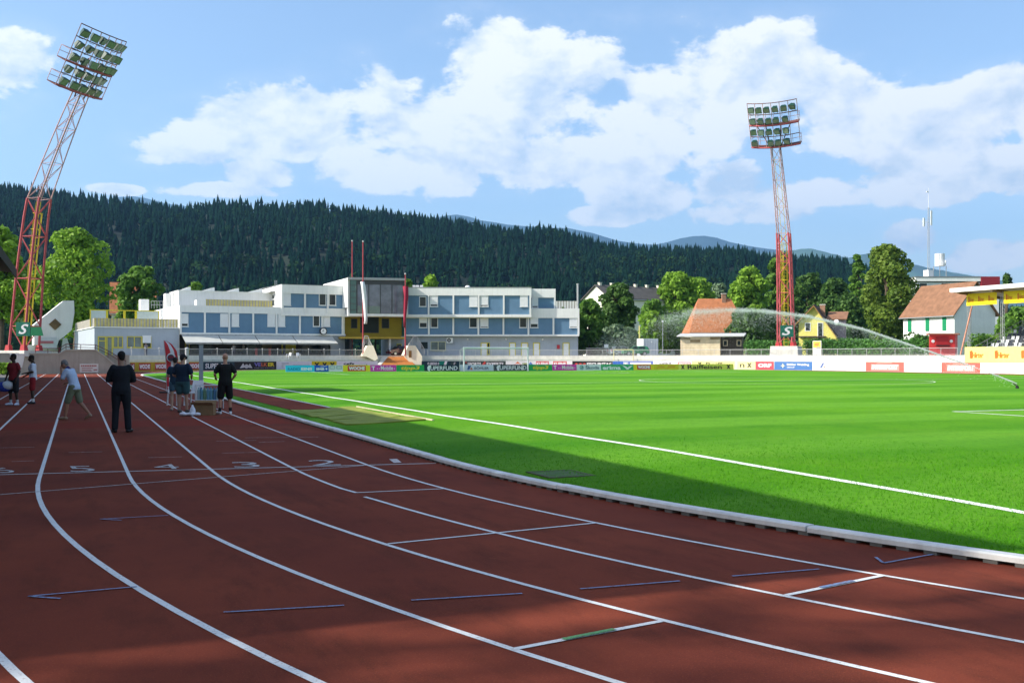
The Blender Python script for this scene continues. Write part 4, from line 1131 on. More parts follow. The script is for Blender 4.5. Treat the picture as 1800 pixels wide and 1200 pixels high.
# ---------------- left wing, first floor
xL = FL.x(607)
fbox('wall', FL, 0.0, xL, 0.25, 13.0, Z1, 7.95, m_white)                    # core of the first floor
fbox('floor_slab', FL, -0.02, xL, -0.12, 0.248, Z1 - 0.002, Z1b, m_white)
fbox('parapet', FL, -0.03, xL, -0.12, 0.248, 7.92, 8.9, m_white)
fbox('parapet', FL, -0.15, 0.10, 0.25, 20.0, 7.952, 8.9, m_white)
fbox('side_wall', FL, -0.12, -0.002, 0.25, 20.0, 2.0, 7.95, m_white)
fbox('roof', FL, 0.101, xL, 0.25, 13.0, 7.953, 8.35, m_roof)
fins = [FL.x(u) for u in (360, 403, 445, 486, 527, 566, 602)]; edges = [0.0] + fins
for i, x in enumerate([0.12] + fins): fbox('fin', FL, x - 0.12, x + 0.12, -0.13, 0.249, Z1b + 0.001, 7.919, m_white)
for a, b in zip(edges, edges[1:]): fbox('wall_panel', FL, a + 0.13, b - 0.13, 0.05, 0.247, Z1b + 0.002, 7.918, m_bluewall)
for (u0, u1, k, fr) in ((318.5, 331, 'blind', 0.72), (387, 401, 'blind', 0.97), (407, 420, 'blind', 0.97), (470, 484, 'blind', 0.97), (488.5, 501, 'blind', 0.97), (550, 562, 'open', 0), (568, 580, 'blind', 0.97)):
    window(FL, u0, u1, 553, 574, k, y=0.045, frac=fr)
# ---------------- left wing, upper floor
xa, xb = FL.x(496), FL.x(613)
fbox('upper_storey', FL, xa, xb, 0.20, 12.5, 8.355, 12.0, m_white)
g = MB(); g.prism([(xa - 0.12, 0.2, 7.72), (xa - 0.12, 12.5, 8.9), (xa - 0.12, 12.5, 12.0), (xa - 0.12, -0.25, 12.2), (xa - 0.12, -0.25, 7.72)], (0.119, 0, 0)); fpart('side_wall', FL, g, m_white)
fbox('floor_slab', FL, xa, xb, -0.25, 0.199, Z2, Z2b, m_white)
fbox('parapet', FL, xa, xb, -0.25, 0.199, Z3, 12.2, m_white)
g = MB(); g.box(xa - 0.15, xb, -0.28, 12.5, 12.2, 12.27); fpart('roof_edge', FL, g, pm('grey_flashing', (0.22, 0.23, 0.24), 0.5, metal=0.3))
uf = [496.5, 535.5, 575.5, 611]; fx_ = [FL.x(u) for u in uf]
for x in fx_: fbox('fin', FL, x - 0.11, x + 0.13, -0.26, 0.198, Z2b + 0.001, Z3 - 0.001, m_white)
for a, b in zip(fx_, fx_[1:]): fbox('wall_panel', FL, a + 0.14, b - 0.12, -0.02, 0.197, Z2b + 0.002, Z3 - 0.002, m_bluewall)
for (u0, u1, k, fr) in ((498, 511, 'blind', 0.97), (560.5, 573, 'open', 0), (578, 590.5, 'open', 0)):
    window(FL, u0, u1, 516, 537, k, y=-0.025, frac=fr)
# window in the lit side wall of the upper storey
g = MB(); yy0, yy1 = 3.4, 6.6; zz0, zz1 = 9.2, 11.0; xs = xa - 0.125
for (ya, yb, za, zb2) in ((yy0, yy1, zz1 - 0.1, zz1), (yy0, yy1, zz0, zz0 + 0.1), (yy0, yy0 + 0.1, zz0, zz1), (yy1 - 0.1, yy1, zz0, zz1), ((yy0 + yy1) / 2 - 0.06, (yy0 + yy1) / 2 + 0.06, zz0, zz1), (yy0, yy1, 10.2, 10.3)): g.box(xs - 0.06, xs + 0.0, ya, yb, za, zb2)
sw = fpart('window', FL, g, m_frame)
g = MB(); g.add([(xs - 0.02, yy0, zz0), (xs - 0.02, yy1, zz0), (xs - 0.02, yy1, zz1), (xs - 0.02, yy0, zz1)], [(0, 1, 2, 3)]); fpart('pane', FL, g, m_glass, sw)
g = MB(); g.hexa([(xs - 0.9, yy0 - 0.3, zz1 + 0.25), (xs - 0.9, yy1 + 0.3, zz1 + 0.25), (xs - 0.9, yy1 + 0.3, zz1 + 0.32), (xs - 0.9, yy0 - 0.3, zz1 + 0.32)], [(xs, yy0 - 0.3, zz1 + 0.45), (xs, yy1 + 0.3, zz1 + 0.45), (xs, yy1 + 0.3, zz1 + 0.52), (xs, yy0 - 0.3, zz1 + 0.52)]); fpart('canopy', FL, g, m_frame, sw)
# ---------------- set back storey with slanted roof lights, left
ys = 5.0; x0, x1 = FL.x(314, ys), xa - 0.13
zt = FL.z(330, 511, ys)
fbox('set_back_storey', FL, x0, x1, ys, 12.0, 8.351, zt, m_white)
g = MB(); g.box(x0 - 0.1, x1, ys - 0.1, 12.0, zt + 0.001, zt + 0.07); fpart('roof_edge', FL, g, m_frame)
for (u0, u1) in ((318, 336), (356, 378), (398, 421), (436, 462)):
    a, b = FL.x(u0, ys), FL.x(u1, ys); g = MB()
    g.prism([(a, ys + 0.3, zt + 0.07), (b, ys + 0.3, zt + 0.07), (b, ys + 0.3, zt + 0.62), (b - 0.12, ys + 0.3, zt + 0.62)], (0, 2.5, 0)); fpart('roof_light', FL, g, m_white)
xg0, xg1 = FL.x(349, 1.2), FL.x(479, 1.2)
def plank_row(f, x0, x1, y, z0, z1, name='plank_balustrade', pitch=0.42, along='x', mats=(None, None)):
    par = fbox(name, f, x0, x1, y + 0.03, y + 0.07, z1 - 0.08, z1, m_plank_g) if along == 'x' else fbox(name, f, y + 0.03, y + 0.07, x0, x1, z1 - 0.08, z1, m_plank_g)
    for k, m in ((0, mats[0] or m_plank_y), (1, mats[1] or m_plank_g)):
        g = MB(); i = 0; x = x0
        while x < x1 - 0.05:
            if i % 2 == k:
                w = pitch * (0.62 if k == 0 else 0.38); w = min(w, x1 - x)
                if along == 'x': g.box(x, x + w - 0.02, y - 0.004 * k, y + 0.028, z0, z1 + 0.02)
                else: g.box(y - 0.004 * k, y + 0.028, x, x + w - 0.02, z0, z1 + 0.02)
            x += pitch * (0.62 if i % 2 == 0 else 0.38); i += 1
        tag(fpart('planks', f, g, m, par), kind='stuff')
    return par
plank_row(FL, xg0 + 1.0, xg1, 1.2, 8.36, FL.z(400, 527, 1.2))
fbox('planter_box', FL, xg0 - 0.3, xg0 + 1.0, 1.0, 2.4, 8.36, FL.z(350, 527, 1.2), m_white)
# boxes and railing at the far left of that roof
for (u0, u1, yb, h_, m_) in ((291, 301, 9.0, 2.6, m_white), (303, 314, 8.0, 2.8, m_white), (247, 262, 13.0, 1.7, m_white)):
    a, b = FL.x(u0, yb), FL.x(u1, yb); fbox('roof_box', FL, a, b, yb, yb + 1.6, 8.2, 8.9 + h_ * 0.8, m_)
g = MB()
for u in np.linspace(266, 291, 6):
    x = FL.x(u, 12.5); g.tube((x, 12.5, 8.9), (x, 12.5, 10.0), 0.03, n=5)
for z in (9.45, 10.0): g.tube((FL.x(266, 12.5), 12.5, z), (FL.x(291, 12.5), 12.5, z), 0.03, n=5)
fpart('roof_railing', FL, g, m_galv)
g = MB()
for u in (483.5, 486.5):
    x = FL.x(u, 3); g.tube((x, 3, 12.2), (x, 3, 13.0), 0.04, n=6)
fpart('vent_pipe', FL, g, m_galv)
# ---------------- single storey part, far left
zA = FL.z(300, 577)
xA = FL.x(166)
fbox('low_block', FL, xA, -0.13, 0.02, 26.0, 1.6, zA, m_greywall)
fbox('low_roof_edge', FL, xA - 0.15, -0.16, -0.15, 26.0, zA + 0.001, zA + 0.12, m_white)
plank_row(FL, xA, -0.2, 0.0, zA + 0.13, FL.z(290, 561))
plank_row(FL, 0.1, 25.0, xA - 0.02, zA + 0.13, FL.z(290, 561), along='y', mats=(m_plank_g, m_plank_g))
# glass wind screens in yellow frames on that roof
zs0, zs1 = zA + 0.13, FL.z(220, 545, 2.2)
for (u0, u1) in ((158, 188), (188, 219), (219, 239), (239, 280)):
    a, b = FL.x(u0, 2.2), FL.x(u1, 2.2); g = MB()
    for (xa_, xb_, za, zb2) in ((a, b, zs1 - 0.12, zs1), (a, a + 0.14, zs0, zs1 - 0.12), (b - 0.14, b, zs0, zs1 - 0.12)): g.box(xa_, xb_, 2.17, 2.25, za, zb2)
    sc_ = fpart('wind_screen', FL, g, m_yelpaint)
    if u0 in (158, 239):
        fbox('screen_panel', FL, a + 0.14, b - 0.14, 2.19, 2.22, zs0, zs1 - 0.12, pm('frosted_panel', (0.55, 0.62, 0.60), 0.3, var=0.06), sc_)
fbox('roof_chest', FL, FL.x(242, 6.0), FL.x(268, 6.0), 6.0, 8.0, zA + 0.13, zA + 2.1, m_white)
# windows and door of the low part
window(FL, 199, 216, 591, 611, 'open', y=0.015, fm=m_yelpaint, gm=glass_mat('pale_pane', (0.16, 0.19, 0.18), 0.15), mull=2)
window(FL, 223, 249, 591, 611, 'open', y=0.015, fm=m_yelpaint, gm=MATS['pale_pane'], mull=2)
window(FL, 250, 266, 591, 611, 'blind', y=0.015, frac=0.55, fm=m_yelpaint)
def door(f, u0, u1, v0, v1, y, leaf, fm, split=None):
    x0, x1 = f.x(u0, y), f.x(u1, y); um = (u0 + u1) / 2; z1 = f.z(um, v0, y); z0 = ZT + 0.01
    g = MB(); w = 0.12
    g.box(x0, x0 + w, y - 0.08, y, z0, z1); g.box(x1 - w, x1, y - 0.08, y, z0, z1); g.box(x0 + w, x1 - w, y - 0.08, y, z1 - w, z1)
    dd = fpart('door', f, g, fm)
    fbox('leaf', f, x0 + w, x1 - w, y - 0.04, y - 0.003, z0, z1 - w, leaf, dd)
    fbox('handle', f, x1 - w - 0.16, x1 - w - 0.06, y - 0.09, y - 0.042, z0 + 1.0, z0 + 1.06, m_galv, dd)
    if split: fbox('transom', f, x0 + w, x1 - w, y - 0.07, y - 0.041, z0 + split, z0 + split + 0.1, fm, dd)
    return dd
door(FL, 172, 186, 591, 622, 0.015, MATS['pale_pane'], m_yelpaint, split=1.9)
door(FL, 187, 198, 591, 622, 0.015, MATS['pale_pane'], m_yelpaint)
# ---------------- left wing, ground floor: recessed cafe under awnings
yC = 5.0
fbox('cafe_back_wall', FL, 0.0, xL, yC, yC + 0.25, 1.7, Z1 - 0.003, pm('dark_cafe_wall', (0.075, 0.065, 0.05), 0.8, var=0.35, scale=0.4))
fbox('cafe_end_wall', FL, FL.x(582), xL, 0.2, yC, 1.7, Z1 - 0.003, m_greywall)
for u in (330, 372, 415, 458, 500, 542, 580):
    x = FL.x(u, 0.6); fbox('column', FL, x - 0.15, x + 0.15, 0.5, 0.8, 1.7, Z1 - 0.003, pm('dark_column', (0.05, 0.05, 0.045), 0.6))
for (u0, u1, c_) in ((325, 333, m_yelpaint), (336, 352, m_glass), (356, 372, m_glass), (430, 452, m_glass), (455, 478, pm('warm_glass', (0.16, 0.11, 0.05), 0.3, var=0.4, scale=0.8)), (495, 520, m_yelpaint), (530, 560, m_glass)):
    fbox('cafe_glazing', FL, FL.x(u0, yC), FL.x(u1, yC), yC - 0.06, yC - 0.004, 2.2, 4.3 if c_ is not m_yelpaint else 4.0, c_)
for (u0, u1) in ((319, 383), (384, 447), (448, 513), (514, 583)):
    a, b = FL.x(u0), FL.x(u1) ; g = MB(); yo, zo, zi = -2.9, 3.72, 4.80; nn = 8; V = []
    for j in range(5):
        t = j / 4
        for i in range(nn + 1):
            V.append((a + (b - a) * i / nn, -0.125 + (yo + 0.125) * t, zi + (zo - zi) * t - 0.06 * math.sin(math.pi * t) + 0.01 * math.sin(i * 2.2)))
    m0 = len(V); 
    for i in range(nn + 1): V.append((a + (b - a) * i / nn, yo, zo - 0.2 - 0.03 * (i % 2)))
    Fc = [(j * (nn + 1) + i, (j + 1) * (nn + 1) + i, (j + 1) * (nn + 1) + i + 1, j * (nn + 1) + i + 1) for j in range(4) for i in range(nn)]
    Fc += [(4 * (nn + 1) + i, m0 + i, m0 + i + 1, 4 * (nn + 1) + i + 1) for i in range(nn)]
    n1_ = len(V); V += [(x, y, z - 0.02) for (x, y, z) in V]; Fc += [tuple(q + n1_ for q in f[::-1]) for f in Fc]
    g.add(V, Fc); aw = fpart('awning', FL, g, m_awn)
    g = MB()
    for x in (a + 0.2, b - 0.2): g.tube((x, -0.125, zi - 0.15), (x, yo + 0.05, zo - 0.03), 0.03, n=5)
    g.tube((a, yo, zo), (b, yo, zo), 0.045, n=6); fpart('awning_arm', FL, g, m_frame, aw)
# clock hanging from the slab
xk = FL.x(568, -0.5); zk = FL.z(568, 582, -0.5)
g = MB(); n_ = 20; g.tube((xk, -0.7, zk), (xk, -0.4, zk), 0.55, n=n_); ck = fpart('clock', FL, g, m_dark, smooth=False)
g = MB(); g.tube((xk, -0.71, zk), (xk, -0.703, zk), 0.42, n=n_); fpart('clock_face', FL, g, m_frame, ck)
g = MB(); g.bar((xk, -0.716, zk), (xk + 0.05, -0.716, zk + 0.3), 0.05, 0.01, (0, 1, 0)); g.bar((xk, -0.716, zk), (xk - 0.2, -0.716, zk + 0.02), 0.06, 0.01, (0, 1, 0)); fpart('clock_hand', FL, g, m_dark, ck)
g = MB(); g.bar((xk, -0.13, zk + 0.2), (xk, -0.45, zk + 0.2), 0.08, 0.08); fpart('clock_arm', FL, g, m_dark, ck)

# ---------------- right wing
XR = FR.x(1018)
xo1 = FR.x(934, -1.0)                                            # right end of the overhanging top floor
fbox('wall', FR, 0.0, XR, 0.25, 12.0, Z1, Z2 + 0.3, m_white)
fbox('floor_slab', FR, -0.1, XR, -0.15, 0.248, Z1 - 0.002, Z1b, m_white)
fbox('lintel', FR, -0.1, XR, -0.15, 0.248, 7.60, Z2 - 0.003, m_white)
fu = [712.5, 754, 797, 841, 885, 929, 973, 1017]; fxs = [FR.x(u) for u in fu]
for x in fxs: fbox('fin', FR, x - 0.14, x + 0.12, -0.16, 0.247, Z1b + 0.001, 7.599, m_white)
for a, b in zip(fxs, fxs[1:]): fbox('wall_panel', FR, a + 0.13, b - 0.15, 0.04, 0.246, Z1b + 0.002, 7.598, m_bluewall)
for (u0, u1, k, fr) in ((737, 751, 'blind', 0.5), (757, 770, 'open', 0), (825, 839, 'open', 0), (844, 858.5, 'blind', 0.85), (913, 926, 'open', 0), (932, 946, 'blind', 0.6), (1001, 1015, 'blind', 0.85)):
    window(FR, u0, u1, 558, 576, k, y=0.035, frac=fr)
fbox('upper_storey', FR, FR.x(700), xo1 - 0.2, -0.8, 12.0, Z2 + 0.31, 12.0, m_white)
fbox('floor_slab', FR, -0.1, xo1, -1.15, -0.155, Z2 - 0.002, Z2b, m_white)
fbox('parapet', FR, -0.1, xo1, -1.15, -0.801, Z3, 12.15, m_white)
g = MB(); g.box(-0.1, xo1 + 0.05, -1.2, 12.0, 12.151, 12.22); fpart('roof_edge', FR, g, MATS['grey_flashing'])
fu = [716, 753.5, 797, 841.5, 885.5, 932]; fxs = [FR.x(u, -1.0) for u in fu]
for x in fxs: fbox('fin', FR, x - 0.12, x + 0.12, -1.16, -0.802, Z2b + 0.001, Z3 - 0.001, m_white)
for a, b in zip(fxs, fxs[1:]): fbox('wall_panel', FR, a + 0.13, b - 0.13, -0.97, -0.803, Z2b + 0.002, Z3 - 0.002, m_bluewall)
for (u0, u1, k, fr) in ((737, 749.5, 'open', 0), (756, 770, 'blind', 0.75), (825, 839.5, 'blind', 0.97), (844, 858.5, 'blind', 0.8), (914, 928, 'blind', 0.97)):
    window(FR, u0, u1, 521, 539, k, y=-0.975, frac=fr)
fbox('end_wall', FR, xo1 - 0.199, xo1, -0.80, 12.0, Z2 + 0.0, 12.14, m_white)
# recessed end of the top floor
xr2 = FR.x(976, 1.2)
fbox('recessed_storey', FR, xo1, xr2, 1.45, 12.0, Z2 + 0.31, 11.95, m_white)
fbox('parapet', FR, xo1 + 0.001, xr2 + 0.05, 1.05, 1.449, 10.75, 12.1, m_white)
fbox('fin', FR, xr2 - 0.2, xr2 + 0.05, 1.05, 1.448, Z2 + 0.31, 10.749, m_white)
fbox('wall_panel', FR, xo1 + 0.002, xr2 - 0.201, 1.25, 1.447, Z2 + 0.31, 10.748, m_bluewall)
window(FR, 935, 946, 523, 541, 'blind', y=1.24, frac=0.8)
fbox('parapet', FR, xo1 + 0.002, XR + 0.03, -0.15, 0.248, Z2 - 0.001, 9.05, m_white)
fbox('side_parapet', FR, XR - 0.25, XR + 0.02, 0.249, 12.0, Z2 + 0.302, 9.05, m_white)
plank_row(FR, xr2 + 0.1, XR - 0.3, 1.0, 8.3, 10.2, mats=(pm('white_plank', (0.62, 0.62, 0.60), 0.7), m_plank_g))
g = MB(); g.tube((FR.x(1016), 0.6, 8.0), (FR.x(1016), 0.6, 12.7), 0.15, n=10); g.tube((FR.x(1016), 0.6, 12.7), (FR.x(1016), 0.6, 12.85), 0.19, n=10); fpart('flue_pipe', FR, g, m_galv)
# ground floor of the right wing
yG = 1.0
fbox('ground_wall', FR, FR.x(680, yG), XR - 0.1, yG, yG + 11, 1.7, Z1 - 0.003, m_greywall)
for u0, u1 in ((845, 857), (895, 906.5), (916, 928.5), (937, 949), (989, 1001)): door(FR, u0, u1, 602, 624, yG - 0.005, m_frame, m_yelpaint)
window(FR, 856, 861, 602, 623, 'open', y=yG - 0.005, fm=m_yelpaint)
window(FR, 757, 783.5, 600, 616, 'open', y=yG - 0.005, fm=pm('cream_frame', (0.60, 0.58, 0.36), 0.6), gm=MATS['pale_pane'], mull=2)
window(FR, 739, 753, 600, 614, 'open', y=yG - 0.005, fm=m_greywall)
for u in (822, 889.5, 954):
    g = MB(); g.ball((FR.x(u, 0.7), yG - 0.12, FR.z(u, 596.5, 0.7)), 0.14, 10, 7); fpart('wall_lamp', FR, g, m_frame, smooth=True)
xq, zq = FR.x(790.5, 0.6), FR.z(790, 598, 0.6)
fbox('air_conditioner', FR, xq - 0.48, xq + 0.48, 0.55, 0.95, zq - 0.4, zq + 0.4, m_frame)
ac = bpy.data.objects['air_conditioner']
g = MB(); g.tube((xq - 0.1, 0.54, zq), (xq - 0.1, 0.548, zq), 0.30, n=18); fpart('fan_grille', FR, g, pm('dark_grille', (0.06, 0.06, 0.06), 0.6), ac)
g = MB(); g.tube((xq - 0.1, 0.53, zq), (xq - 0.1, 0.539, zq), 0.09, n=12); fpart('fan_hub', FR, g, m_frame, ac)
fbox('hydrant_box', FR, FR.x(979, 0.8), FR.x(984, 0.8), 0.8, 0.99, FR.z(981, 613, 0.8), FR.z(981, 606, 0.8), solid((0.45, 0.04, 0.05), 0.5))
# roof furniture
def onroof(name, f, u, y, z, sx, sy, sz, mat):
    x = f.x(u, y); return fbox(name, f, x - sx, x + sx, y - sy, y + sy, z, z + sz, mat)
for u in (728, 734, 741): onroof('roof_unit', FR, u, 3, 12.21, 0.22, 0.3, 0.55, m_frame)
g = MB(); g.ball((FR.x(822, 3), 3, 12.25), 0.5, 12, 8); fpart('roof_dome', FR, g, m_frame, smooth=True)

# ---------------- centre: glazed box above a mustard recess and a passage
FC_ = Frame(612, 154.5, 14.0)
xc1 = FC_.x(713)
zb0, zb1 = 7.72, FC_.z(625, 487.5)
fbox('box_floor', FC_, 0, xc1, 0, 11, zb0, zb0 + 0.35, m_white)
fbox('box_roof', FC_, -0.05, xc1 + 0.05, -0.1, 11, zb1 - 0.35, zb1, pm('grey_fascia', (0.36, 0.37, 0.38), 0.5))
fbox('box_wall', FC_, -0.02, 0.25, 0.35, 11, zb0 + 0.351, zb1 - 0.351, m_white)
fbox('box_wall', FC_, xc1 - 0.3, xc1, -0.05, 11, zb0 + 0.351, zb1 - 0.351, pm('dark_cladding', (0.06, 0.06, 0.065), 0.5))
fbox('box_back', FC_, 0.251, xc1 - 0.301, 2.5, 2.7, zb0 + 0.351, zb1 - 0.351, pm('grey_blinds', (0.20, 0.21, 0.25), 0.6, var=0.06))
for i in range(4):
    w = (xc1 - 0.3 - 1.3) / 4; a = 1.3 + w * i
    g = MB(); g.box(a, a + w, 0.1, 0.16, zb0 + 0.36, zb0 + 0.42); g.box(a, a + w, 0.1, 0.16, zb1 - 1.0, zb1 - 0.36); g.box(a, a + 0.06, 0.1, 0.16, zb0 + 0.42, zb1 - 1.0); g.box(a + w - 0.06, a + w - 0.001, 0.1, 0.16, zb0 + 0.42, zb1 - 1.0)
    gw = fpart('glazing_bay', FC_, g, MATS['dark_cladding'])
    g = MB(); g.add([(a + 0.06, 0.13, zb0 + 0.42), (a + w - 0.06, 0.13, zb0 + 0.42), (a + w - 0.06, 0.13, zb1 - 1.0), (a + 0.06, 0.13, zb1 - 1.0)], [(0, 1, 2, 3)]); fpart('pane', FC_, g, m_glass2, gw)
    if i < 2: fbox('low_panel', FC_, a + 0.06, a + w - 0.06, 0.105, 0.125, zb0 + 0.43, zb0 + 1.5, pm('green_grey_glass', (0.17, 0.22, 0.19), 0.15), gw)
g = MB()
for z in (8.6, 9.5, 10.4, 11.3, 12.2): g.box(0.3, 1.25, 0.1, 0.16, z, z + 0.08)
g.box(0.25, 0.33, 0.1, 0.17, zb0 + 0.36, zb1 - 0.36); g.box(1.2, 1.29, 0.1, 0.17, zb0 + 0.36, zb1 - 0.36); side = fpart('side_glazing', FC_, g, MATS['dark_cladding'])
g = MB(); g.add([(0.33, 0.14, zb0 + 0.36), (1.2, 0.14, zb0 + 0.36), (1.2, 0.14, zb1 - 0.36), (0.33, 0.14, zb1 - 0.36)], [(0, 1, 2, 3)]); fpart('pane', FC_, g, pm('teal_glass', (0.05, 0.13, 0.12), 0.08, spec=0.6), side)
g = MB(); qa = FC_.p(-0.03, 0.3, 0); qb = W(568, 166, 0); nn_ = CW(0.2, 0.12, 0)
g.hexa([(qa.x, qa.y, 9.0), (qb.x, qb.y, 9.0), (qb.x + nn_.x, qb.y + nn_.y, 9.0), (qa.x + nn_.x, qa.y + nn_.y, 9.0)], [(qa.x, qa.y, zb1 - 0.05), (qb.x, qb.y, zof(500, 166)), (qb.x + nn_.x, qb.y + nn_.y, zof(500, 166)), (qa.x + nn_.x, qa.y + nn_.y, zb1 - 0.05)]); obj('box_side_wall', g, m_white, bld)
yM = 4.2
fbox('mustard_wall', FC_, -1.2, xc1, yM, yM + 0.3, Z1 - 0.2, zb0 - 0.002, m_olive)
fbox('recess_soffit', FC_, -1.2, xc1, 0.4, yM + 0.3, Z1 - 0.45, Z1 - 0.201, pm('soffit', (0.30, 0.22, 0.03), 0.8))
for (u0, u1, v0, v1) in ((617, 628, 560, 577), (633, 666, 555.5, 585), (671, 684, 560, 577)):
    a, b = FC_.x(u0, yM), FC_.x(u1, yM); z0_, z1_ = FC_.z((u0 + u1) / 2, v1, yM), FC_.z((u0 + u1) / 2, v0, yM)
    g = MB(); g.box(a, b, yM - 0.05, yM - 0.004, z0_, z0_ + 0.08); g.box(a, b, yM - 0.05, yM - 0.004, z1_ - 0.08, z1_); g.box(a, a + 0.08, yM - 0.05, yM - 0.004, z0_ + 0.08, z1_ - 0.08); g.box(b - 0.08, b, yM - 0.05, yM - 0.004, z0_ + 0.08, z1_ - 0.08)
    wd = fpart('window', FC_, g, MATS['dark_cladding'])
    g = MB(); g.add([(a, yM - 0.02, z0_), (b, yM - 0.02, z0_), (b, yM - 0.02, z1_), (a, yM - 0.02, z1_)], [(0, 1, 2, 3)]); fpart('pane', FC_, g, pm('dark_pane', (0.012, 0.014, 0.014), 0.35, var=0.4, scale=0.7, spec=0.2), wd)
fbox('passage_wall', FC_, FC_.x(681, 3), FC_.x(681, 3) + 0.25, 1.0, 11.0, 1.7, Z1 - 0.46, m_greywall)
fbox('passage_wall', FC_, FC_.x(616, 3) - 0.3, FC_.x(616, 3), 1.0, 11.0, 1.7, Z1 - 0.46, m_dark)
fbox('passage_front', FC_, FC_.x(681, 3) + 0.26, xc1 + 0.5, 3.0, 3.2, 1.7, Z1 - 0.46, m_greywall)
window(FC_, 697, 706, 604, 614, 'open', y=2.99, fm=m_yelpaint)
for u in (641, 660):
    x = FC_.x(u, 4); fbox('column', FC_, x - 0.13, x + 0.13, 3.9, 4.16, 1.7, Z1 - 0.46, m_dark)

# ================================================================== stair walls and rust coloured ramp in front of the passage
m_cream = pm('cream_stair_wall', (0.80, 0.74, 0.56), 0.85, var=0.05, stain=0.15)
def stair_wall(us, vs, r0, depth, label, rail):
    p0 = rim((us[0] + us[-1]) / 2, r0)
    t = thing('stair_wall', label, 'wall', (p0.x, p0.y, 0.0))
    d = p0.x * ST + p0.y * CT
    poly = [P(u, v, d) for u, v in zip(us, vs)]
    g = MB(); g.prism(poly, CW(-0.9, depth, 0) ); obj('wall_face', g, m_cream, t)
    if rail:
        g = MB(); pts = [P(u, v, d + 0.3) for u, v in rail]; g.path(pts, 0.035, 6); rr_ = obj('top_rail', g, m_rail, t)
        g = MB()
        for a, b in zip(pts, pts[1:]):
            n_ = max(2, int((b - a).length / 0.14))
            for i in range(n_ + 1):
                q = a + (b - a) * (i / n_); g.tube(q, (q.x, q.y, max(1.0, q.z - 1.25)), 0.012, n=4, cap=False)
        tag(obj('balusters', g, m_rail, t), kind='stuff')
    return t
stair_wall((636, 646, 656, 664.5, 659, 644), (626, 607, 607, 630, 634, 626.5), 47.0, 4.5, 'cream stair wall with steel railing left of the rust coloured ramp', [(637, 606), (641, 590), (646.5, 590), (664, 630)])
stair_wall((710, 718, 730, 742, 742, 727), (624, 607, 607, 626, 650, 646), 46.4, 4.5, 'cream stair wall with small brown window right of the rust coloured ramp', [(718, 606), (727, 591), (732.5, 591), (746, 613.5), (746, 629)])
hw_ = [o for o in bpy.data.objects if o.name.startswith('stair_wall') and o.parent is None][-1]
dd_ = hw_.location.x * ST + hw_.location.y * CT - 0.03
g = MB(); g.prism([P(718.5, 628, dd_), P(723.5, 628, dd_), P(723.5, 616, dd_), P(718.5, 616, dd_)], CW(0, 0.028, 0)); obj('window', g, pm('brown_shutter', (0.28, 0.15, 0.04), 0.7), hw_)
m_rust = pm('rust_ramp_coating', (0.42, 0.15, 0.035), 0.85, var=0.15, scale=0.8, stain=0.2, bump=0.2)
rp = thing('entrance_ramp', 'rust orange ramp sloping down from the passage to the track', 'ramp', tuple(rim(695, 46.5)))
a, b = rim(668, 44.6), rim(733, 44.6); c, e = rim(684, 48.9), rim(712, 48.9)
g = MB(); g.hexa([(a.x, a.y, -0.03), (b.x, b.y, -0.03), (e.x, e.y, 0.2), (c.x, c.y, 0.2)], [(a.x, a.y, 0.35), (b.x, b.y, 0.35), (e.x, e.y, ZT + 0.03), (c.x, c.y, ZT + 0.03)]); obj('ramp_surface', g, m_rust, rp)
g = MB(); a2 = rim(665, 45.0); g.hexa([(a.x, a.y, 0), (a2.x - .2, a2.y, 0), (c.x - 1.0, c.y, 0), (c.x - 0.01, c.y, 0)], [(a.x, a.y, 0.42), (a2.x - .2, a2.y, 0.42), (c.x - 1.0, c.y, ZT), (c.x - 0.01, c.y, ZT)]); obj('ramp_kerb', g, m_concrete, rp)

# ================================================================== white wedge shaped stair tower at the left
we = thing('stair_tower', 'white wedge shaped concrete stair with a slanted top and diamond window', 'stair', tuple(W(95, 113, ZT)))
FW = Frame(60, 110.5, 28.0)
dw = 112.0
def fw(u, v, y=0.0):
    x = FW.x(u, y); return FW.p(x, y, zof(v, FW.d(x, y)))
def fwprism(us, y0, y1, name, mat):
    g = MB(); A = [fw(u, v, y0) for u, v in us]; e = FW.p(0, y1, 0) - FW.p(0, y0, 0); g.prism(A, e); return obj(name, g, mat, we)
fwprism([(60, 606), (101, 606), (103.5, 598), (112, 592), (126, 580), (131, 549), (130, 528), (112, 528.5), (60, 570)], 0, 3.2, 'stair_body', m_white)
cxw = fw(97, 570, -0.06); k = 0.62; e1 = (FW.p(1, 0, 0) - FW.p(0, 0, 0)); eo = FW.p(0, 0.05, 0) - FW.p(0, 0, 0)
g = MB(); g.prism([cxw - e1 * k, cxw - Vector((0, 0, k)), cxw + e1 * k, cxw + Vector((0, 0, k))], eo); obj('diamond_window', g, pm('brown_glass', (0.16, 0.10, 0.045), 0.3, var=0.4, scale=1.5), we)
fwprism([(103, 617), (106.5, 617), (106.5, 597.5), (103, 599)], 0, 0.4, 'pillar', m_dark)
fwprism([(108, 618), (125, 618), (118, 594), (111, 594)], 2.0, 2.6, 'buttress', m_white)
fwprism([(40, 622), (102, 622), (102, 606.1), (40, 606.1)], 0.4, 2.6, 'base_wall', m_white)
sg = thing('stair_banner', 'pale banner with a red word hung on the white stair', 'sign', tuple(P(83, 602, dw - 0.1)))
g = MB(); g.prism([fw(66, 613, -0.12), fw(100, 613, -0.12), fw(100, 592.5, -0.12), fw(66, 592.5, -0.12)], eo); bn = obj('cloth', g, solid((0.58, 0.62, 0.64), 0.8), sg)
g = MB(); g.prism([fw(70, 603.5, -0.18), fw(94, 603.5, -0.18), fw(94, 599, -0.18), fw(70, 599, -0.18)], eo); obj('print', g, solid((0.45, 0.16, 0.18), 0.7), sg)

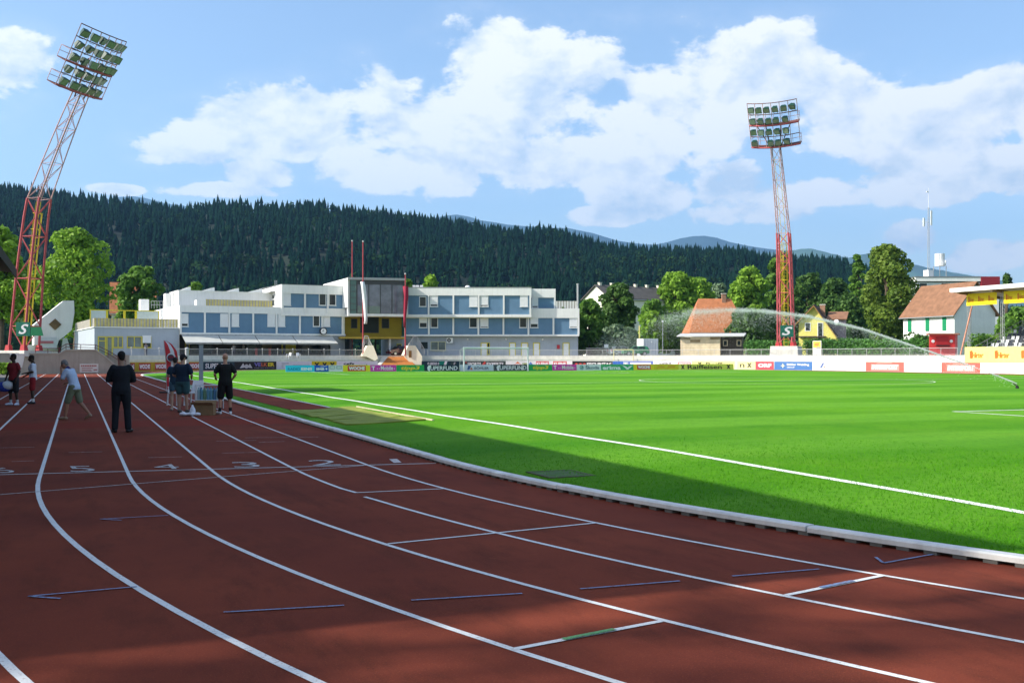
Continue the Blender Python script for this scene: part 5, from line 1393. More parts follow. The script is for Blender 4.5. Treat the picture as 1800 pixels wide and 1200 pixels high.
# ================================================================== goal
gl = thing('football_goal', 'white football goal with net in front of the advert boards', 'goal', (CX, GY1, zg(CX, GY1)))
m_post = pm('white_goal_paint', (0.80, 0.80, 0.80), 0.35, var=0.04)
z0 = zg(CX, GY1)
for x in (-3.72, 3.72):
    g = MB(); g.tube((x, 0, -0.05), (x, 0, 2.56), 0.09, n=10); obj('goal_post', g, m_post, gl, local=True)
g = MB(); g.tube((-3.79, 0, 2.5), (3.81, 0, 2.5), 0.09, n=10); obj('crossbar', g, m_post, gl, local=True)
for x in (-3.72, 3.72):
    g = MB(); g.path([(x, 0, 2.5), (x, 0.9, 2.4), (x, 1.5, 0.05)], 0.025, 6); obj('net_stay', g, m_post, gl, local=True)
g = MB()
for i in range(41):
    x = -3.72 + 7.44 * i / 40; g.path([(x, 0, 2.5), (x, 0.9, 2.4), (x, 1.5, 0.03)], 0.004, 3)
for t in np.linspace(0, 1, 14):
    y, z = (0.9 + 0.6 * t, 2.4 - 2.35 * t); g.tube((-3.72, y, z), (3.72, y, z), 0.004, n=3, cap=False)
tag(obj('net', g, pm('net_cord', (0.62, 0.64, 0.62), 0.8), gl, local=True), kind='stuff')
# ================================================================== trees
BARK = pm('bark', (0.10, 0.075, 0.05), 0.95, var=0.3, scale=3, bump=0.5)
LEAF = {'bright': leaf_mat('leaves_bright', (0.082, 0.196, 0.017), (0.309, 0.512, 0.049), 0.4),
        'mid': leaf_mat('leaves_mid', (0.046, 0.128, 0.020), (0.182, 0.342, 0.042), 0.35),
        'dark': leaf_mat('leaves_dark', (0.026, 0.077, 0.017), (0.100, 0.196, 0.031), 0.3),
        'olive': leaf_mat('leaves_olive', (0.045, 0.110, 0.014), (0.215, 0.310, 0.040), 0.4),
        'hedge': leaf_mat('leaves_hedge', (0.033, 0.120, 0.022), (0.109, 0.273, 0.042), 0.25),
        'silver': leaf_mat('leaves_silver', (0.064, 0.128, 0.070), (0.218, 0.307, 0.168), 0.3)}
def leaf_cloud(centres, radii, n, size, r_):
    """leaf quads on the shells of clumps (arrays of centres and radii)"""
    k = r_.choice(len(centres), n, p=radii ** 2 / (radii ** 2).sum())
    dirs = r_.normal(size=(n, 3)); dirs[:, 2] += 0.25; dirs /= np.linalg.norm(dirs, axis=1)[:, None]
    rad = radii[k] * (0.55 + 0.5 * r_.random(n) ** 0.6)
    c = centres[k] + dirs * rad[:, None] * np.array([1, 1, 0.85])
    nrm = dirs + 0.75 * r_.normal(size=(n, 3)); nrm /= np.linalg.norm(nrm, axis=1)[:, None]
    a = np.cross(nrm, r_.normal(size=(n, 3))); a /= np.linalg.norm(a, axis=1)[:, None]; b = np.cross(nrm, a)
    s = size * (0.6 + 0.8 * r_.random(n))[:, None]
    bend = nrm * s * 0.25
    V = np.stack([c + a * s, c + b * s * 0.62 + bend, c - a * s, c - b * s * 0.62 + bend], axis=1).reshape(-1, 3)
    return V, np.arange(4 * n).reshape(n, 4)
def tree(label, u, vtop, hw, d, kind='mid', n=5200, base=ZT, vbot=None, group=None, shape='round', name='tree', seed=None, leaf=None, cat='tree'):
    r_ = np.random.default_rng(seed if seed is not None else int(u * 7 + d))
    p = W(u, d, base); h = zof(vtop, d) - base; w = hw / FPX * d
    t = thing(name, label, cat, tuple(p), 0.0, group)
    zc0 = h * (0.22 if vbot is None else max(0.05, (zof(vbot, d) - base) / h))
    nl = 34 if shape != 'poplar' else 26
    C_, Rr = [], []
    for i in range(nl):
        f = (i + 0.5) / nl; z = zc0 + (h - zc0) * f
        if shape == 'round': prof = math.sin(math.pi * min(1, (0.12 + 0.86 * f)) ** 0.9) ** 0.65
        elif shape == 'poplar': prof = math.sin(math.pi * (0.1 + 0.85 * f)) ** 0.6
        else: prof = (1 - f) ** 0.7 * 0.95 + 0.08
        a = i * 2.399 + r_.normal() * 0.4; q = (r_.random() ** 0.45) * prof
        lr = w * (0.26 + 0.16 * r_.random()) * (0.65 + 0.35 * prof)
        C_.append((math.cos(a) * q * (w - lr * 0.7), math.sin(a) * q * (w - lr * 0.7), min(z, h - lr * 0.75))); Rr.append(lr)
    V, Fc = leaf_cloud(np.array(C_), np.array(Rr), n, leaf or max(0.16, 0.0021 * d), r_)
    me = quad_mesh_np('crown', V, Fc, LEAF[kind]); link('crown', me, t)
    g = MB(); tr = 0.028 * h
    pts = [Vector((0, 0, -0.1)), Vector((0.01 * h, 0, h * 0.25)), Vector((-0.01 * h, 0.01 * h, h * 0.5)), Vector((0, 0, h * 0.78))]
    g.path(pts, [tr, tr * 0.8, tr * 0.5, tr * 0.15], 7); obj('trunk', g, BARK, t, local=True)
    g = MB()
    for i in range(0, nl, 3):
        c_ = Vector(C_[i]); st = Vector((0, 0, max(h * 0.2, c_.z * 0.62))); g.path([st, (st + c_) / 2 + Vector((0, 0, 0.03 * h)), c_], [tr * 0.35, tr * 0.22, tr * 0.08], 5)
    tag(obj('limbs', g, BARK, t, local=True), kind='stuff')
    return t
def shrub(label, u, d, hw, h, kind='mid', n=900, base=ZT, group=None, name='shrub'):
    r_ = np.random.default_rng(int(u * 13 + d)); p = W(u, d, base); w = hw / FPX * d
    t = thing(name, label, 'shrub', tuple(p), 0.0, group)
    C_ = np.array([(r_.normal() * w * 0.42, r_.normal() * w * 0.3, h * (0.25 + 0.5 * r_.random())) for _ in range(12)]); Rr = np.array([h * (0.24 + 0.12 * r_.random()) for _ in range(12)])
    V, Fc = leaf_cloud(C_, Rr, n, max(0.07, 0.0013 * d), r_); V[:, 2] = np.maximum(V[:, 2], 0.0)
    link('foliage', quad_mesh_np('foliage', V, Fc, LEAF[kind]), t)
    g = MB()
    for i in range(5): g.path([(0, 0, -0.05), tuple(C_[i] * 0.6), tuple(C_[i])], [0.05, 0.035, 0.01], 5)
    tag(obj('stems', g, BARK, t, local=True), kind='stuff')
    return t
GT = 'trees behind the stadium'
tree('big bright green tree behind the white wedge stair', 134, 403, 68, 170, 'bright', 9000, vbot=590, group=GT, leaf=0.34)
tree('bright green tree right behind the red legs of the tower by the stair', 0, 398, 48, 160, 'bright', 6000, vbot=560, group=GT)
tree('darker green tree behind the yellow framed roof screens', 247, 470, 46, 205, 'mid', 6500, vbot=575, group=GT)
tree('dark tree between the wedge stair and the leaning tower', 60, 470, 50, 195, 'dark', 5000, vbot=600, group=GT)
tree('slender light tree poking above the glazed box roof', 757, 485, 15, 185, 'bright', 1500, vbot=520, group=GT)
tree('small tree top showing left of the red flag', 716, 492, 10, 188, 'mid', 900, vbot=520, group=GT)
tree('small round tree behind the white roof lights', 345, 497, 14, 195, 'mid', 1000, vbot=530, group=GT)
tree('dense dark tree standing apart from the clubhouse end behind the parked cars', 1084, 500, 42, 182, 'dark', 8000, vbot=606, group=GT)
tree('bushy dark tree touching the clubhouse right wall', 1036, 527, 30, 172, 'mid', 5000, vbot=618, group=GT)
tree('light green tree above the grey roofed terrace house', 1192, 480, 40, 238, 'bright', 5500, vbot=570, group=GT)
tree('pale round tree right of the terrace house', 1232, 488, 24, 246, 'bright', 3000, vbot=560, group=GT)
tree('silvery pale tree beside the orange roofed house', 1262, 500, 26, 256, 'silver', 3000, vbot=560, group=GT)
tree('mid green tree under the terrace house roof edge', 1150, 528, 30, 205, 'mid', 3500, vbot=600, group=GT)
tree('yellow green bush tree behind the grey container', 1145, 548, 30, 196, 'bright', 3000, vbot=612, group=GT)
tree('broad green tree left of the orange roofed house', 1188, 555, 36, 200, 'mid', 4500, vbot=614, group=GT)
tree('round silvery bush tree behind the green car', 1085, 572, 38, 170, 'silver', 3200, vbot=618, group=GT, leaf=0.3)
tree('bright green tree behind the orange roofed house', 1318, 470, 36, 222, 'bright', 5500, vbot=570, group=GT)
tree('dark low tree hiding the right side of the orange roofed house', 1312, 545, 40, 182, 'dark', 4500, vbot=608, group=GT)
tree('tall narrow tree behind the tower that rises from the hedge', 1368, 455, 22, 240, 'mid', 3200, vbot=560, group=GT, shape='poplar')
tree('dark green tree behind the yellow house roof', 1424, 482, 40, 262, 'dark', 4500, vbot=590, group=GT)
tree('dark tree group member right of the yellow house', 1468, 490, 38, 256, 'dark', 4500, vbot=595, group=GT)
tree('slim narrow tree beside the biggest olive green tree', 1508, 449, 15, 245, 'mid', 2600, vbot=575, group=GT, shape='poplar')
tree('shady tree at the foot of the slim narrow tree', 1496, 520, 36, 222, 'dark', 4000, vbot=605, group=GT)
tree('biggest olive green tree left of the white house', 1560, 431, 56, 192, 'olive', 11000, vbot=598, group=GT, leaf=0.36)
tree('dark tree between the hedge tower and the yellow house', 1378, 520, 36, 225, 'dark', 3500, vbot=605, group=GT)
tree('green tree behind the lattice post of the stand', 1795, 540, 40, 165, 'mid', 4500, vbot=610, group=GT)
tree('thin tree top above the yellow stand roof', 1770, 482, 9, 300, 'dark', 700, vbot=520, group=GT)
for i, (u, d, hw, h, k, lab) in enumerate(((1620, 160, 26, 3.6, 'dark', 'dark rounded shrub before the white house wall'), (1655, 158, 20, 3.0, 'mid', 'green shrub behind the red kiosk roof'), (1722, 150, 22, 3.2, 'mid', 'green shrub beside the seating frame'),
                                         (1752, 152, 18, 3.4, 'bright', 'bright shrub behind the lattice stand post'), (6, 101, 16, 1.2, 'bright', 'yellow green shrub under the white planter'), (990, 161, 5, 0.9, 'mid', 'flowering plants along the roof terrace balustrade'))):
    b = ZT if i < 4 else (0.0 if i == 4 else 8.6)
    shrub(lab, u, d, hw, h, k, 1100, b, 'shrubs near the terrace')

# hedge behind the terrace railing
def hedge(u0, u1, r, h, label):
    r_ = np.random.default_rng(int(u0)); us_ = np.linspace(u0, u1, 60); pts = [rim(u, r) for u in us_]
    p0 = pts[30]; t = thing('hedge', label, 'hedge', (p0.x, p0.y, ZT), group='clipped hedges behind the terrace railing')
    C_, Rr = [], []
    for p in pts:
        for z in (0.45, 1.0, h - 0.5):
            for s in (-0.25, 0.25):
                C_.append((p.x - p0.x + r_.normal() * 0.15 + s, p.y - p0.y + r_.normal() * 0.15, z + r_.normal() * 0.08)); Rr.append(0.55 + 0.12 * r_.random())
    V, Fc = leaf_cloud(np.array(C_), np.array(Rr), 9000, 0.13, r_); V[:, 2] = np.maximum(V[:, 2], 0.0)
    link('foliage', quad_mesh_np('foliage', V, Fc, LEAF['hedge']), t)
hedge(1318, 1396, 56, 2.1, 'clipped green hedge behind the concrete foot of a floodlight tower')
hedge(1418, 1520, 56, 2.2, 'long clipped hedge right of the orange poster stand')
hedge(1522, 1634, 55, 2.0, 'clipped hedge ending at the red kiosk')

# ================================================================== houses
def tile_mat(name, col, var=0.25):
    m = pm(name, col, 0.85, var=var, scale=1.2, detail=8)
    nt = m.node_tree; b = nt.nodes['Principled BSDF']; t = nt.nodes.new('ShaderNodeTexCoord')
    w = nt.nodes.new('ShaderNodeTexWave'); w.wave_type = 'BANDS'; w.bands_direction = 'Z'; w.inputs['Scale'].default_value = 1.4; w.inputs['Distortion'].default_value = 0.4
    nt.links.new(t.outputs['Object'], w.inputs['Vector'])
    bp = nt.nodes.new('ShaderNodeBump'); bp.inputs['Strength'].default_value = 0.7; bp.inputs['Distance'].default_value = 0.08
    nt.links.new(w.outputs[0], bp.inputs['Height']); nt.links.new(bp.outputs[0], b.inputs['Normal'])
    return m
m_or = tile_mat('orange_tiles', (0.46, 0.175, 0.075)); m_br = tile_mat('brown_tiles', (0.245, 0.125, 0.070)); m_gr = tile_mat('grey_tiles', (0.085, 0.08, 0.075)); m_dk = tile_mat('dark_brown_tiles', (0.06, 0.042, 0.035))
def hpart(root, f, name, mb, mat, parent=None):
    mb.v = [tuple(f.p(*v)) for v in mb.v]; return obj(name, mb, mat, parent or root)
def gable_house(f, L, Dp, ze, zr, wall, roofm, label, ov=0.45, hip=0.0, name='house', gable_mat=None):
    t = thing(name, label, 'house', tuple(f.p(L / 2, Dp / 2, ZT)))
    g = MB(); g.box(0, L, 0, Dp, ZT - 0.2, ze); hpart(t, f, 'wall', g, wall)
    if hip == 0:
        for x in (0.0, L - 0.2):
            g = MB(); g.prism([(x, 0, ze + 0.001), (x, Dp, ze + 0.001), (x, Dp / 2, zr - 0.15)], (0.2, 0, 0)); hpart(t, f, 'gable', g, gable_mat or wall)
    k = (zr - ze) / (Dp / 2); th = 0.22
    for s in (0, 1):
        y0, y1 = (-ov, Dp / 2) if s == 0 else (Dp + ov, Dp / 2); z0 = ze - k * ov
        a = [(-ov, y0, z0), (L + ov, y0, z0), (L + ov - hip, y1, zr), (-ov + hip, y1, zr)]
        g = MB(); g.hexa(a, [(x, y, z + th) for x, y, z in a]); hpart(t, f, 'roof', g, roofm)
    if hip:
        for s in (0, 1):
            xa, xb = (-ov, -ov + hip) if s == 0 else (L + ov, L + ov - hip)
            a = [(xa, -ov, ze - k * ov), (xa, Dp + ov, ze - k * ov), (xb, Dp / 2, zr), (xb, Dp / 2, zr)]
            g = MB(); g.hexa(a, [(x, y, z + th * 0.98) for x, y, z in a]); hpart(t, f, 'roof', g, roofm)
    g = MB(); g.tube((-ov, -ov - 0.08, ze - k * ov), (L + ov, -ov - 0.08, ze - k * ov), 0.09, n=6); hpart(t, f, 'gutter', g, m_galv)
    return t
def hwin(t, f, x0, x1, z0, z1, y=0.0, fm=None, shutters=None, axis='x'):
    fm = fm or m_frame; g = MB(); w = 0.1
    def bx(a0, a1, b0, b1, c0, c1):
        if axis == 'x': g.box(a0, a1, b0, b1, c0, c1)
        else: g.box(b0, b1, a0, a1, c0, c1)
    ya, yb = (y - 0.06, y - 0.002)
    bx(x0, x1, ya, yb, z1 - w, z1); bx(x0, x1, ya, yb, z0, z0 + w); bx(x0, x0 + w, ya, yb, z0 + w, z1 - w); bx(x1 - w, x1, ya, yb, z0 + w, z1 - w)
    o = hpart(t, f, 'window', g, fm)
    g = MB(); bx(x0 + w, x1 - w, y - 0.03, y - 0.004, z0 + w, z1 - w); hpart(t, f, 'pane', g, m_glass, o)
    if shutters:
        for s in (x0 - 0.55, x1 + 0.02):
            g = MB(); bx(s, s + 0.53, y - 0.08, y - 0.003, z0, z1); hpart(t, f, 'shutter', g, shutters, o)
    return o
def chimney(t, f, x, y, z0, z1, s=0.35, mat=None):
    g = MB(); g.box(x - s, x + s, y - s, y + s, z0, z1); c = hpart(t, f, 'chimney', g, mat or pm('chimney_brick', (0.30, 0.17, 0.11), 0.9, var=0.2))
    g = MB(); g.box(x - s - 0.08, x + s + 0.08, y - s - 0.08, y + s + 0.08, z1 + 0.001, z1 + 0.12); hpart(t, f, 'chimney_cap', g, m_concrete, c)
m_creamw = pm('cream_render', (0.72, 0.68, 0.54), 0.85, var=0.06, stain=0.15)
m_yelw = pm('yellow_render', (0.66, 0.60, 0.16), 0.85, var=0.06, stain=0.12)
# terrace house with grey roof
f = Frame(1072, 228, 35); t = gable_house(f, 24, 9.2, zof(524, 230), zof(502, 232), pm('cream_white_render', (0.80, 0.78, 0.66), 0.85, var=0.05, stain=0.1), m_gr, 'long cream terrace house with a grey roof and chimneys above the trees')
for x in (1, 4.5, 8, 11.5, 15, 18.5, 22): chimney(t, f, x, 4.6, zof(506, 232), zof(497, 232) + 0.14 * x * 0, 0.3, m_creamw)
for x in (2, 6, 10, 14): hwin(t, f, x, x + 1.2, 10.5, 12.0)
# orange roofed house
f = Frame(1216, 186, 0); t = gable_house(f, 9.6, 8.0, zof(580, 186), zof(527, 190), m_creamw, m_or, 'cream house with a steep orange tiled roof behind the wooden shed', hip=2.3)
chimney(t, f, 6.4, 3.8, zof(540, 190), zof(517, 190), 0.35)
hwin(t, f, 7.2, 8.3, 4.2, 5.4)
# house parts glimpsed between the left trees
f = Frame(196, 232, 20); t = gable_house(f, 9, 9, zof(548, 235), zof(497, 235), m_creamw, m_or, 'house with a rusty orange roof glimpsed between trees behind the roof screens')
chimney(t, f, 3, 4.5, zof(505, 235), zof(488, 235))
hwin(t, f, 2, 3.2, 6, 7.4)
# yellow house
f = Frame(1404, 178, -22)
t = thing('house', 'small yellow house with a steep dark roof behind the hedge', 'house', tuple(f.p(3.4, 4, ZT)))
za = zof(538, 178); xr = f.x(1474); xap = f.x(1431); zl = zof(566, 178); zr_ = zof(598, 178)
g = MB(); g.prism([(0, 0, ZT - 0.2), (xr, 0, ZT - 0.2), (xr, 0, zr_), (xap, 0, za), (0, 0, zl)], (0, 9, 0)); hpart(t, f, 'wall', g, m_yelw)
def slab(a, b, y0, y1, th, mat, nm='roof'):
    g = MB(); A = [(a[0], y0, a[1]), (b[0], y0, b[1]), (b[0], y1, b[1]), (a[0], y1, a[1])]; g.hexa(A, [(x, y, z + th) for x, y, z in A]); return hpart(t, f, nm, g, mat)
slab((xap, za + 0.02), (xr + 0.55, zr_ - 0.7), -0.7, 9.5, 0.25, m_dk); slab((-0.9, zl - 0.75), (xap - 0.001, za + 0.02), -0.7, 9.5, 0.25, m_dk)
for a, b in (((xap, za - 0.12), (xr + 0.5, zr_ - 0.85)), ((-0.85, zl - 0.9), (xap, za - 0.12))):
    g = MB(); A = [(a[0], -0.72, a[1]), (b[0], -0.72, b[1]), (b[0], -0.60, b[1]), (a[0], -0.60, a[1])]; g.hexa(A, [(x, y, z + 0.13) for x, y, z in A]); hpart(t, f, 'barge_board', g, pm('orange_brown_board', (0.42, 0.23, 0.06), 0.7))
hwin(t, f, f.x(1415), f.x(1425), zof(582, 178), zof(567, 178)); hwin(t, f, f.x(1437), f.x(1447), ZT + 2.0, zof(567, 178))
fbx = MB(); fbx.box(f.x(1405), f.x(1452), -1.6, -0.01, zof(593, 178), zof(591, 178)); hpart(t, f, 'balcony', fbx, pm('dark_wood', (0.07, 0.05, 0.04), 0.8))
chimney(t, f, f.x(1446, 4), 4.0, za - 2, za + 0.3, 0.42)
g = MB(); xd = f.x(1457, 3); g.box(xd, xd + 2.6, 2.2, 6, zr_, zof(562, 180)); dm = hpart(t, f, 'dormer', g, pm('mauve_render', (0.28, 0.22, 0.26), 0.85))
g = MB(); A = [(xd - 0.3, 1.8, zof(563, 180)), (xd + 3.0, 1.8, zof(563, 180)), (xd + 3.0, 6, zof(549, 180)), (xd - 0.3, 6, zof(549, 180))]; g.hexa(A, [(x, y, z + 0.2) for x, y, z in A]); hpart(t, f, 'dormer_roof', g, m_br, dm)
q = f.p(f.x(1470, 1.5), 1.5, zof(567, 178)); g = MB()
g.tube(q, q + CW(-0.12, -0.12, 0.05), 0.52, 0.46, n=20); sd = obj('satellite_dish', g, m_frame, t)
g = MB(); g.tube(q, q + CW(0.0, 0.6, -0.6), 0.04, n=6); g.tube(q + CW(-0.1, -0.1, -0.4), q + CW(-0.4, -0.6, 0), 0.025, n=5); obj('dish_arm', g, m_galv, sd)
# white house with green shutters
f = Frame(1588, 183.6, -71); ze = zof(549, 172)
t = gable_house(f, 12.3, 8.4, ze, zof(505, 185), m_white, m_br, 'white house with a brown tiled roof and green shutters', ov=0.5)
m_sh = solid((0.01, 0.22, 0.09), 0.5)
for x in (1.2, 5.6, 9.6):
    o = hwin(t, f, x + 0.02, x + 0.9, ze - 2.9, ze - 0.7)
    g = MB(); g.box(x, x + 0.92, -0.09, -0.065, ze - 2.9, ze - 0.65); hpart(t, f, 'shutter', g, m_sh, o)
# flat roofed block with mast behind it
f = Frame(1612, 250, 0); L = f.x(1756); zt = zof(486, 250)
t = thing('flat_roofed_block', 'pale flat roofed office block with a dark red corner above the white house', 'building', tuple(f.p(L / 2, 5, ZT)))
g = MB(); g.box(0, L, 0, 12, ZT - 0.2, zt - 1.4); hpart(t, f, 'wall', g, pm('pale_grey_render', (0.62, 0.64, 0.66), 0.85, var=0.05))
g = MB(); g.box(-0.6, f.x(1722), -0.6, 12, zt - 1.15, zt - 0.25); hpart(t, f, 'fascia', g, m_white)
g = MB(); g.box(-0.7, f.x(1723), -0.7, 12, zt - 0.249, zt); hpart(t, f, 'roof_edge', g, MATS['grey_flashing'])
g = MB(); g.box(f.x(1722.5), f.x(1755), -0.8, 9, zt - 2.6, zt - 0.05); hpart(t, f, 'red_corner', g, solid((0.25, 0.02, 0.03), 0.6))
for (u0, u1) in ((1616, 1630), (1654, 1671), (1683, 1700), (1703, 1718)): hwin(t, f, f.x(u0), f.x(u1), zt - 3.6, zt - 1.5)
ms = thing('radio_mast', 'tall white lattice radio mast with panel antennas on the flat roof', 'mast', tuple(W(1632, 252, zt)))
dm_ = 252.0; g = MB(); zb, ztp = zof(487, dm_), zof(330, dm_)
pts3 = [(-0.28, -0.2), (0.28, -0.2), (0.0, 0.3)]
o = W(1632, dm_, 0)
for a, b in pts3: g.tube((o.x + a, o.y + b, zb - 0.3), (o.x + a * 0.5, o.y + b * 0.5, zof(365, dm_)), 0.04, n=5)
obj('mast_leg', g, m_galv, ms)
g = MB(); n_ = 26
for i in range(n_):
    for j in range(3):
        z0_ = zb + (zof(365, dm_) - zb) * i / n_; z1_ = zb + (zof(365, dm_) - zb) * (i + 1) / n_; s0, s1 = 1 - 0.5 * i / n_, 1 - 0.5 * (i + 1) / n_
        a, b = pts3[j], pts3[(j + 1) % 3]; g.tube((o.x + a[0] * s0, o.y + a[1] * s0, z0_), (o.x + b[0] * s1, o.y + b[1] * s1, z1_), 0.016, n=4, cap=False)
tag(obj('lattice', g, m_galv, ms), kind='stuff')
g = MB(); g.tube((o.x, o.y, zof(368, dm_)), (o.x, o.y, ztp), 0.05, 0.025, n=6); obj('mast_tip', g, m_frame, ms)
for (u, v0, v1) in ((1624, 383, 398), (1637, 370, 396), (1630, 336, 338)):
    c0, c1 = P(u, v1, dm_), P(u, v0, dm_); g = MB(); g.bar(c0, c1, 0.45, 0.2, (0, 1, 0)); g.tube((c0 + c1) / 2, (o.x, o.y, ((c0 + c1) / 2).z), 0.04, n=5); obj('panel_antenna', g, m_frame, ms)
g = MB(); g.box(o.x - 0.8, o.x + 0.8, o.y - 0.8, o.y + 0.8, zt - 0.3, zof(475, dm_)); obj('cabinet', g, m_frame, ms)
tk = thing('roof_water_tank', 'pale cylindrical tank on a lattice frame beside the radio mast', 'tank', tuple(W(1652, 254, zt)))
o = W(1652, 254, 0); g = MB(); g.tube((o.x, o.y, zof(468, 254)), (o.x, o.y, zof(446, 254)), 1.15, n=16); obj('tank', g, m_blind, tk)
for a in (-1, 1):
    for b in (-1, 1):
        g = MB(); g.tube((o.x + a, o.y + b, zt - 0.3), (o.x + a, o.y + b, zof(468, 254)), 0.09, n=5); obj('leg', g, m_galv, tk)
g = MB(); c = P(1661, 462, 252); g.tube(c, c + CW(0.2, -0.1, 0), 0.7, 0.6, n=16); obj('dish', g, m_frame, tk)

# ---------------- wooden shed, container, kiosk
f = Frame(1196, 163.5, -16)
sh = thing('wooden_shed', 'low wooden board shed with a pale flat roof and an open dark bay', 'shed', tuple(f.p(4, 2, ZT)))
xa, xb = f.x(1266), f.x(1304); zt = zof(592, 163)
m_wood = pm('pale_shed_board', (0.62, 0.52, 0.34), 0.85, var=0.15, scale=1.2, stain=0.2); m_wood2 = pm('brown_shed_board', (0.27, 0.20, 0.10), 0.85, var=0.2, scale=1.2)
n_ = 7
for i in range(n_):
    z0_ = ZT + (zt - ZT) * i / n_; z1_ = ZT + (zt - ZT) * (i + 1) / n_ - 0.015
    for j in range(4):
        g = MB(); g.box(xa * j / 4 + 0.01, xa * (j + 1) / 4 - 0.01, -0.03 - 0.01 * ((i + j) % 2), 0.05, z0_, z1_); hpart(sh, f, 'plank', g, m_wood if i < n_ - 2 or (i + j) % 3 else m_wood2)
g = MB(); g.box(0.02, xa, 0.051, 4, ZT - 0.1, zt); hpart(sh, f, 'shed_body', g, m_wood2)
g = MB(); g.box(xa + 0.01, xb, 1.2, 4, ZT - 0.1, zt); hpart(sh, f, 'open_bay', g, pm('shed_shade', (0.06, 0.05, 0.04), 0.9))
for u in (1271, 1295): hwin(sh, f, f.x(u, 1.2), f.x(u + 8, 1.2), zt - 1.4, zt - 0.5, y=1.2, fm=m_wood)
g = MB(); A = [(-0.5, -0.8, zt + 0.02), (xb + 0.4, -0.8, zt + 0.02), (xb + 0.4, 4.4, zt + 0.5), (-0.5, 4.4, zt + 0.5)]; g.hexa(A, [(x, y, z + 0.14) for x, y, z in A]); hpart(sh, f, 'roof', g, pm('pale_roofing', (0.50, 0.50, 0.48), 0.7, var=0.1))
f = Frame(1121, 160, 0)
ct = thing('storage_container', 'blue grey storage container with a white lit end', 'container', tuple(f.p(1.5, 2, ZT)))
xa = f.x(1131); xb = f.x(1157); zt = zof(595, 160)
g = MB(); g.prism([(0, 0.9, ZT), (xa, 0, ZT), (xb, 0, ZT), (xb, 2.6, ZT), (0.4, 3.2, ZT)], (0, 0, zt - ZT)); hpart(ct, f, 'body', g, m_greywall)
g = MB(); g.prism([(-0.02, 0.86, ZT + 1.1), (xa - 0.01, -0.04, ZT + 1.1), (xa - 0.01, -0.04, zt - 0.05), (-0.02, 0.86, zt - 0.05)], (0.0, 0.035, 0)); hpart(ct, f, 'white_panel', g, m_white)
for i in range(6):
    x = xa + 0.15 + i * (xb - xa - 0.3) / 5; g = MB(); g.box(x - 0.04, x + 0.04, -0.05, -0.001, ZT + 0.1, zt - 0.1); hpart(ct, f, 'rib', g, m_greywall)
g = MB(); g.tube((f.x(1145, -0.05), -0.08, zof(601, 160)), (f.x(1145, -0.05), -0.01, zof(601, 160)), 0.09, n=8); hpart(ct, f, 'lamp', g, m_frame)
g = MB(); o = W(1124, 161, 0); g.tube((o.x, o.y, ZT), (o.x, o.y, zof(574, 161)), 0.09, n=8)
pp = thing('yellow_pole', 'plain pale yellow pole behind the storage container', 'pole', (o.x, o.y, ZT)); obj('shaft', g, pm('pale_yellow_paint', (0.62, 0.54, 0.16), 0.5), pp)
g = MB(); g.ball((o.x, o.y, zof(574, 161)), 0.12, 8, 6); obj('cap', g, MATS['pale_yellow_paint'], pp)
lp = thing('lamp_post', 'slender grey lamp post between container and shed', 'lamp post', tuple(W(1165, 172, ZT))); o = W(1165, 172, 0)
g = MB(); g.tube((o.x, o.y, ZT), (o.x, o.y, zof(566, 172)), 0.07, 0.05, n=8); obj('shaft', g, m_galv, lp)
g = MB(); g.ball((o.x, o.y, zof(565, 172)), 0.2, 10, 7, (1, 1, 0.6)); obj('lamp_head', g, m_frame, lp)
# red kiosk
f = Frame(1634, 126, 0)
kk = thing('red_kiosk', 'bright red ticket kiosk with a hatch and two round white signs', 'kiosk', tuple(f.p(1.5, 1.5, ZT)))
xb = f.x(1679); zt = zof(588, 126); m_rk = solid((0.68, 0.05, 0.05), 0.5)
g = MB(); g.prism([(0, 0, ZT), (xb, 0, ZT), (xb + 1.3, 2.4, ZT), (0.9, 2.4, ZT)], (0, 0, zt - ZT)); hpart(kk, f, 'body', g, m_rk)
g = MB(); g.prism([(-0.35, -0.4, zt + 0.01), (xb + 0.3, -0.4, zt + 0.01), (xb + 1.7, 2.6, zt + 0.01), (0.6, 2.6, zt + 0.01)], (0, 0, 0.16)); hpart(kk, f, 'roof', g, pm('kiosk_roof', (0.42, 0.20, 0.14), 0.8))
g = MB(); g.box(f.x(1645), f.x(1667), -0.10, -0.004, zof(606, 126), zof(592, 126)); hpart(kk, f, 'hatch', g, solid((0.42, 0.025, 0.03), 0.5))
g = MB(); g.box(f.x(1644), f.x(1668), -0.3, -0.101, zof(608.5, 126), zof(606.5, 126)); hpart(kk, f, 'counter', g, m_dark)
for u in (1640, 1672):
    c = (f.x(u), -0.05, zof(599.5, 126)); g = MB(); g.tube((c[0], -0.05, c[2]), (c[0], -0.004, c[2]), 0.19, n=16); hpart(kk, f, 'round_sign', g, m_frame)
# small yellow training goal, orange poster, P sign
tg = thing('yellow_goal_frame', 'small cream yellow tube goal frame on the terrace steps', 'goal frame', tuple(rim(1096, 47.2)))
a, b = rim(1079, 47.1), rim(1113, 47.1); zt = 2.75; m_pyl = pm('cream_yellow_tube', (0.72, 0.65, 0.30), 0.5)
for p in (a, b):
    g = MB(); g.tube((p.x, p.y, -0.05), (p.x, p.y, zt), 0.055, n=8); obj('upright', g, m_pyl, tg)
g = MB(); g.tube((a.x, a.y, zt), (b.x, b.y, zt), 0.055, n=8); obj('crossbar', g, m_pyl, tg)
po = thing('poster_stand', 'upright poster stand with an orange and white poster by the hedge', 'poster', tuple(rim(1436, 50.5)))
a, b = rim(1428.5, 50.5), rim(1443.5, 50.5); e = (b - a); n = Vector((e.y, -e.x, 0)).normalized() * -0.05
zlo, zhi = ZT + 0.05, zof(599.5, 143)
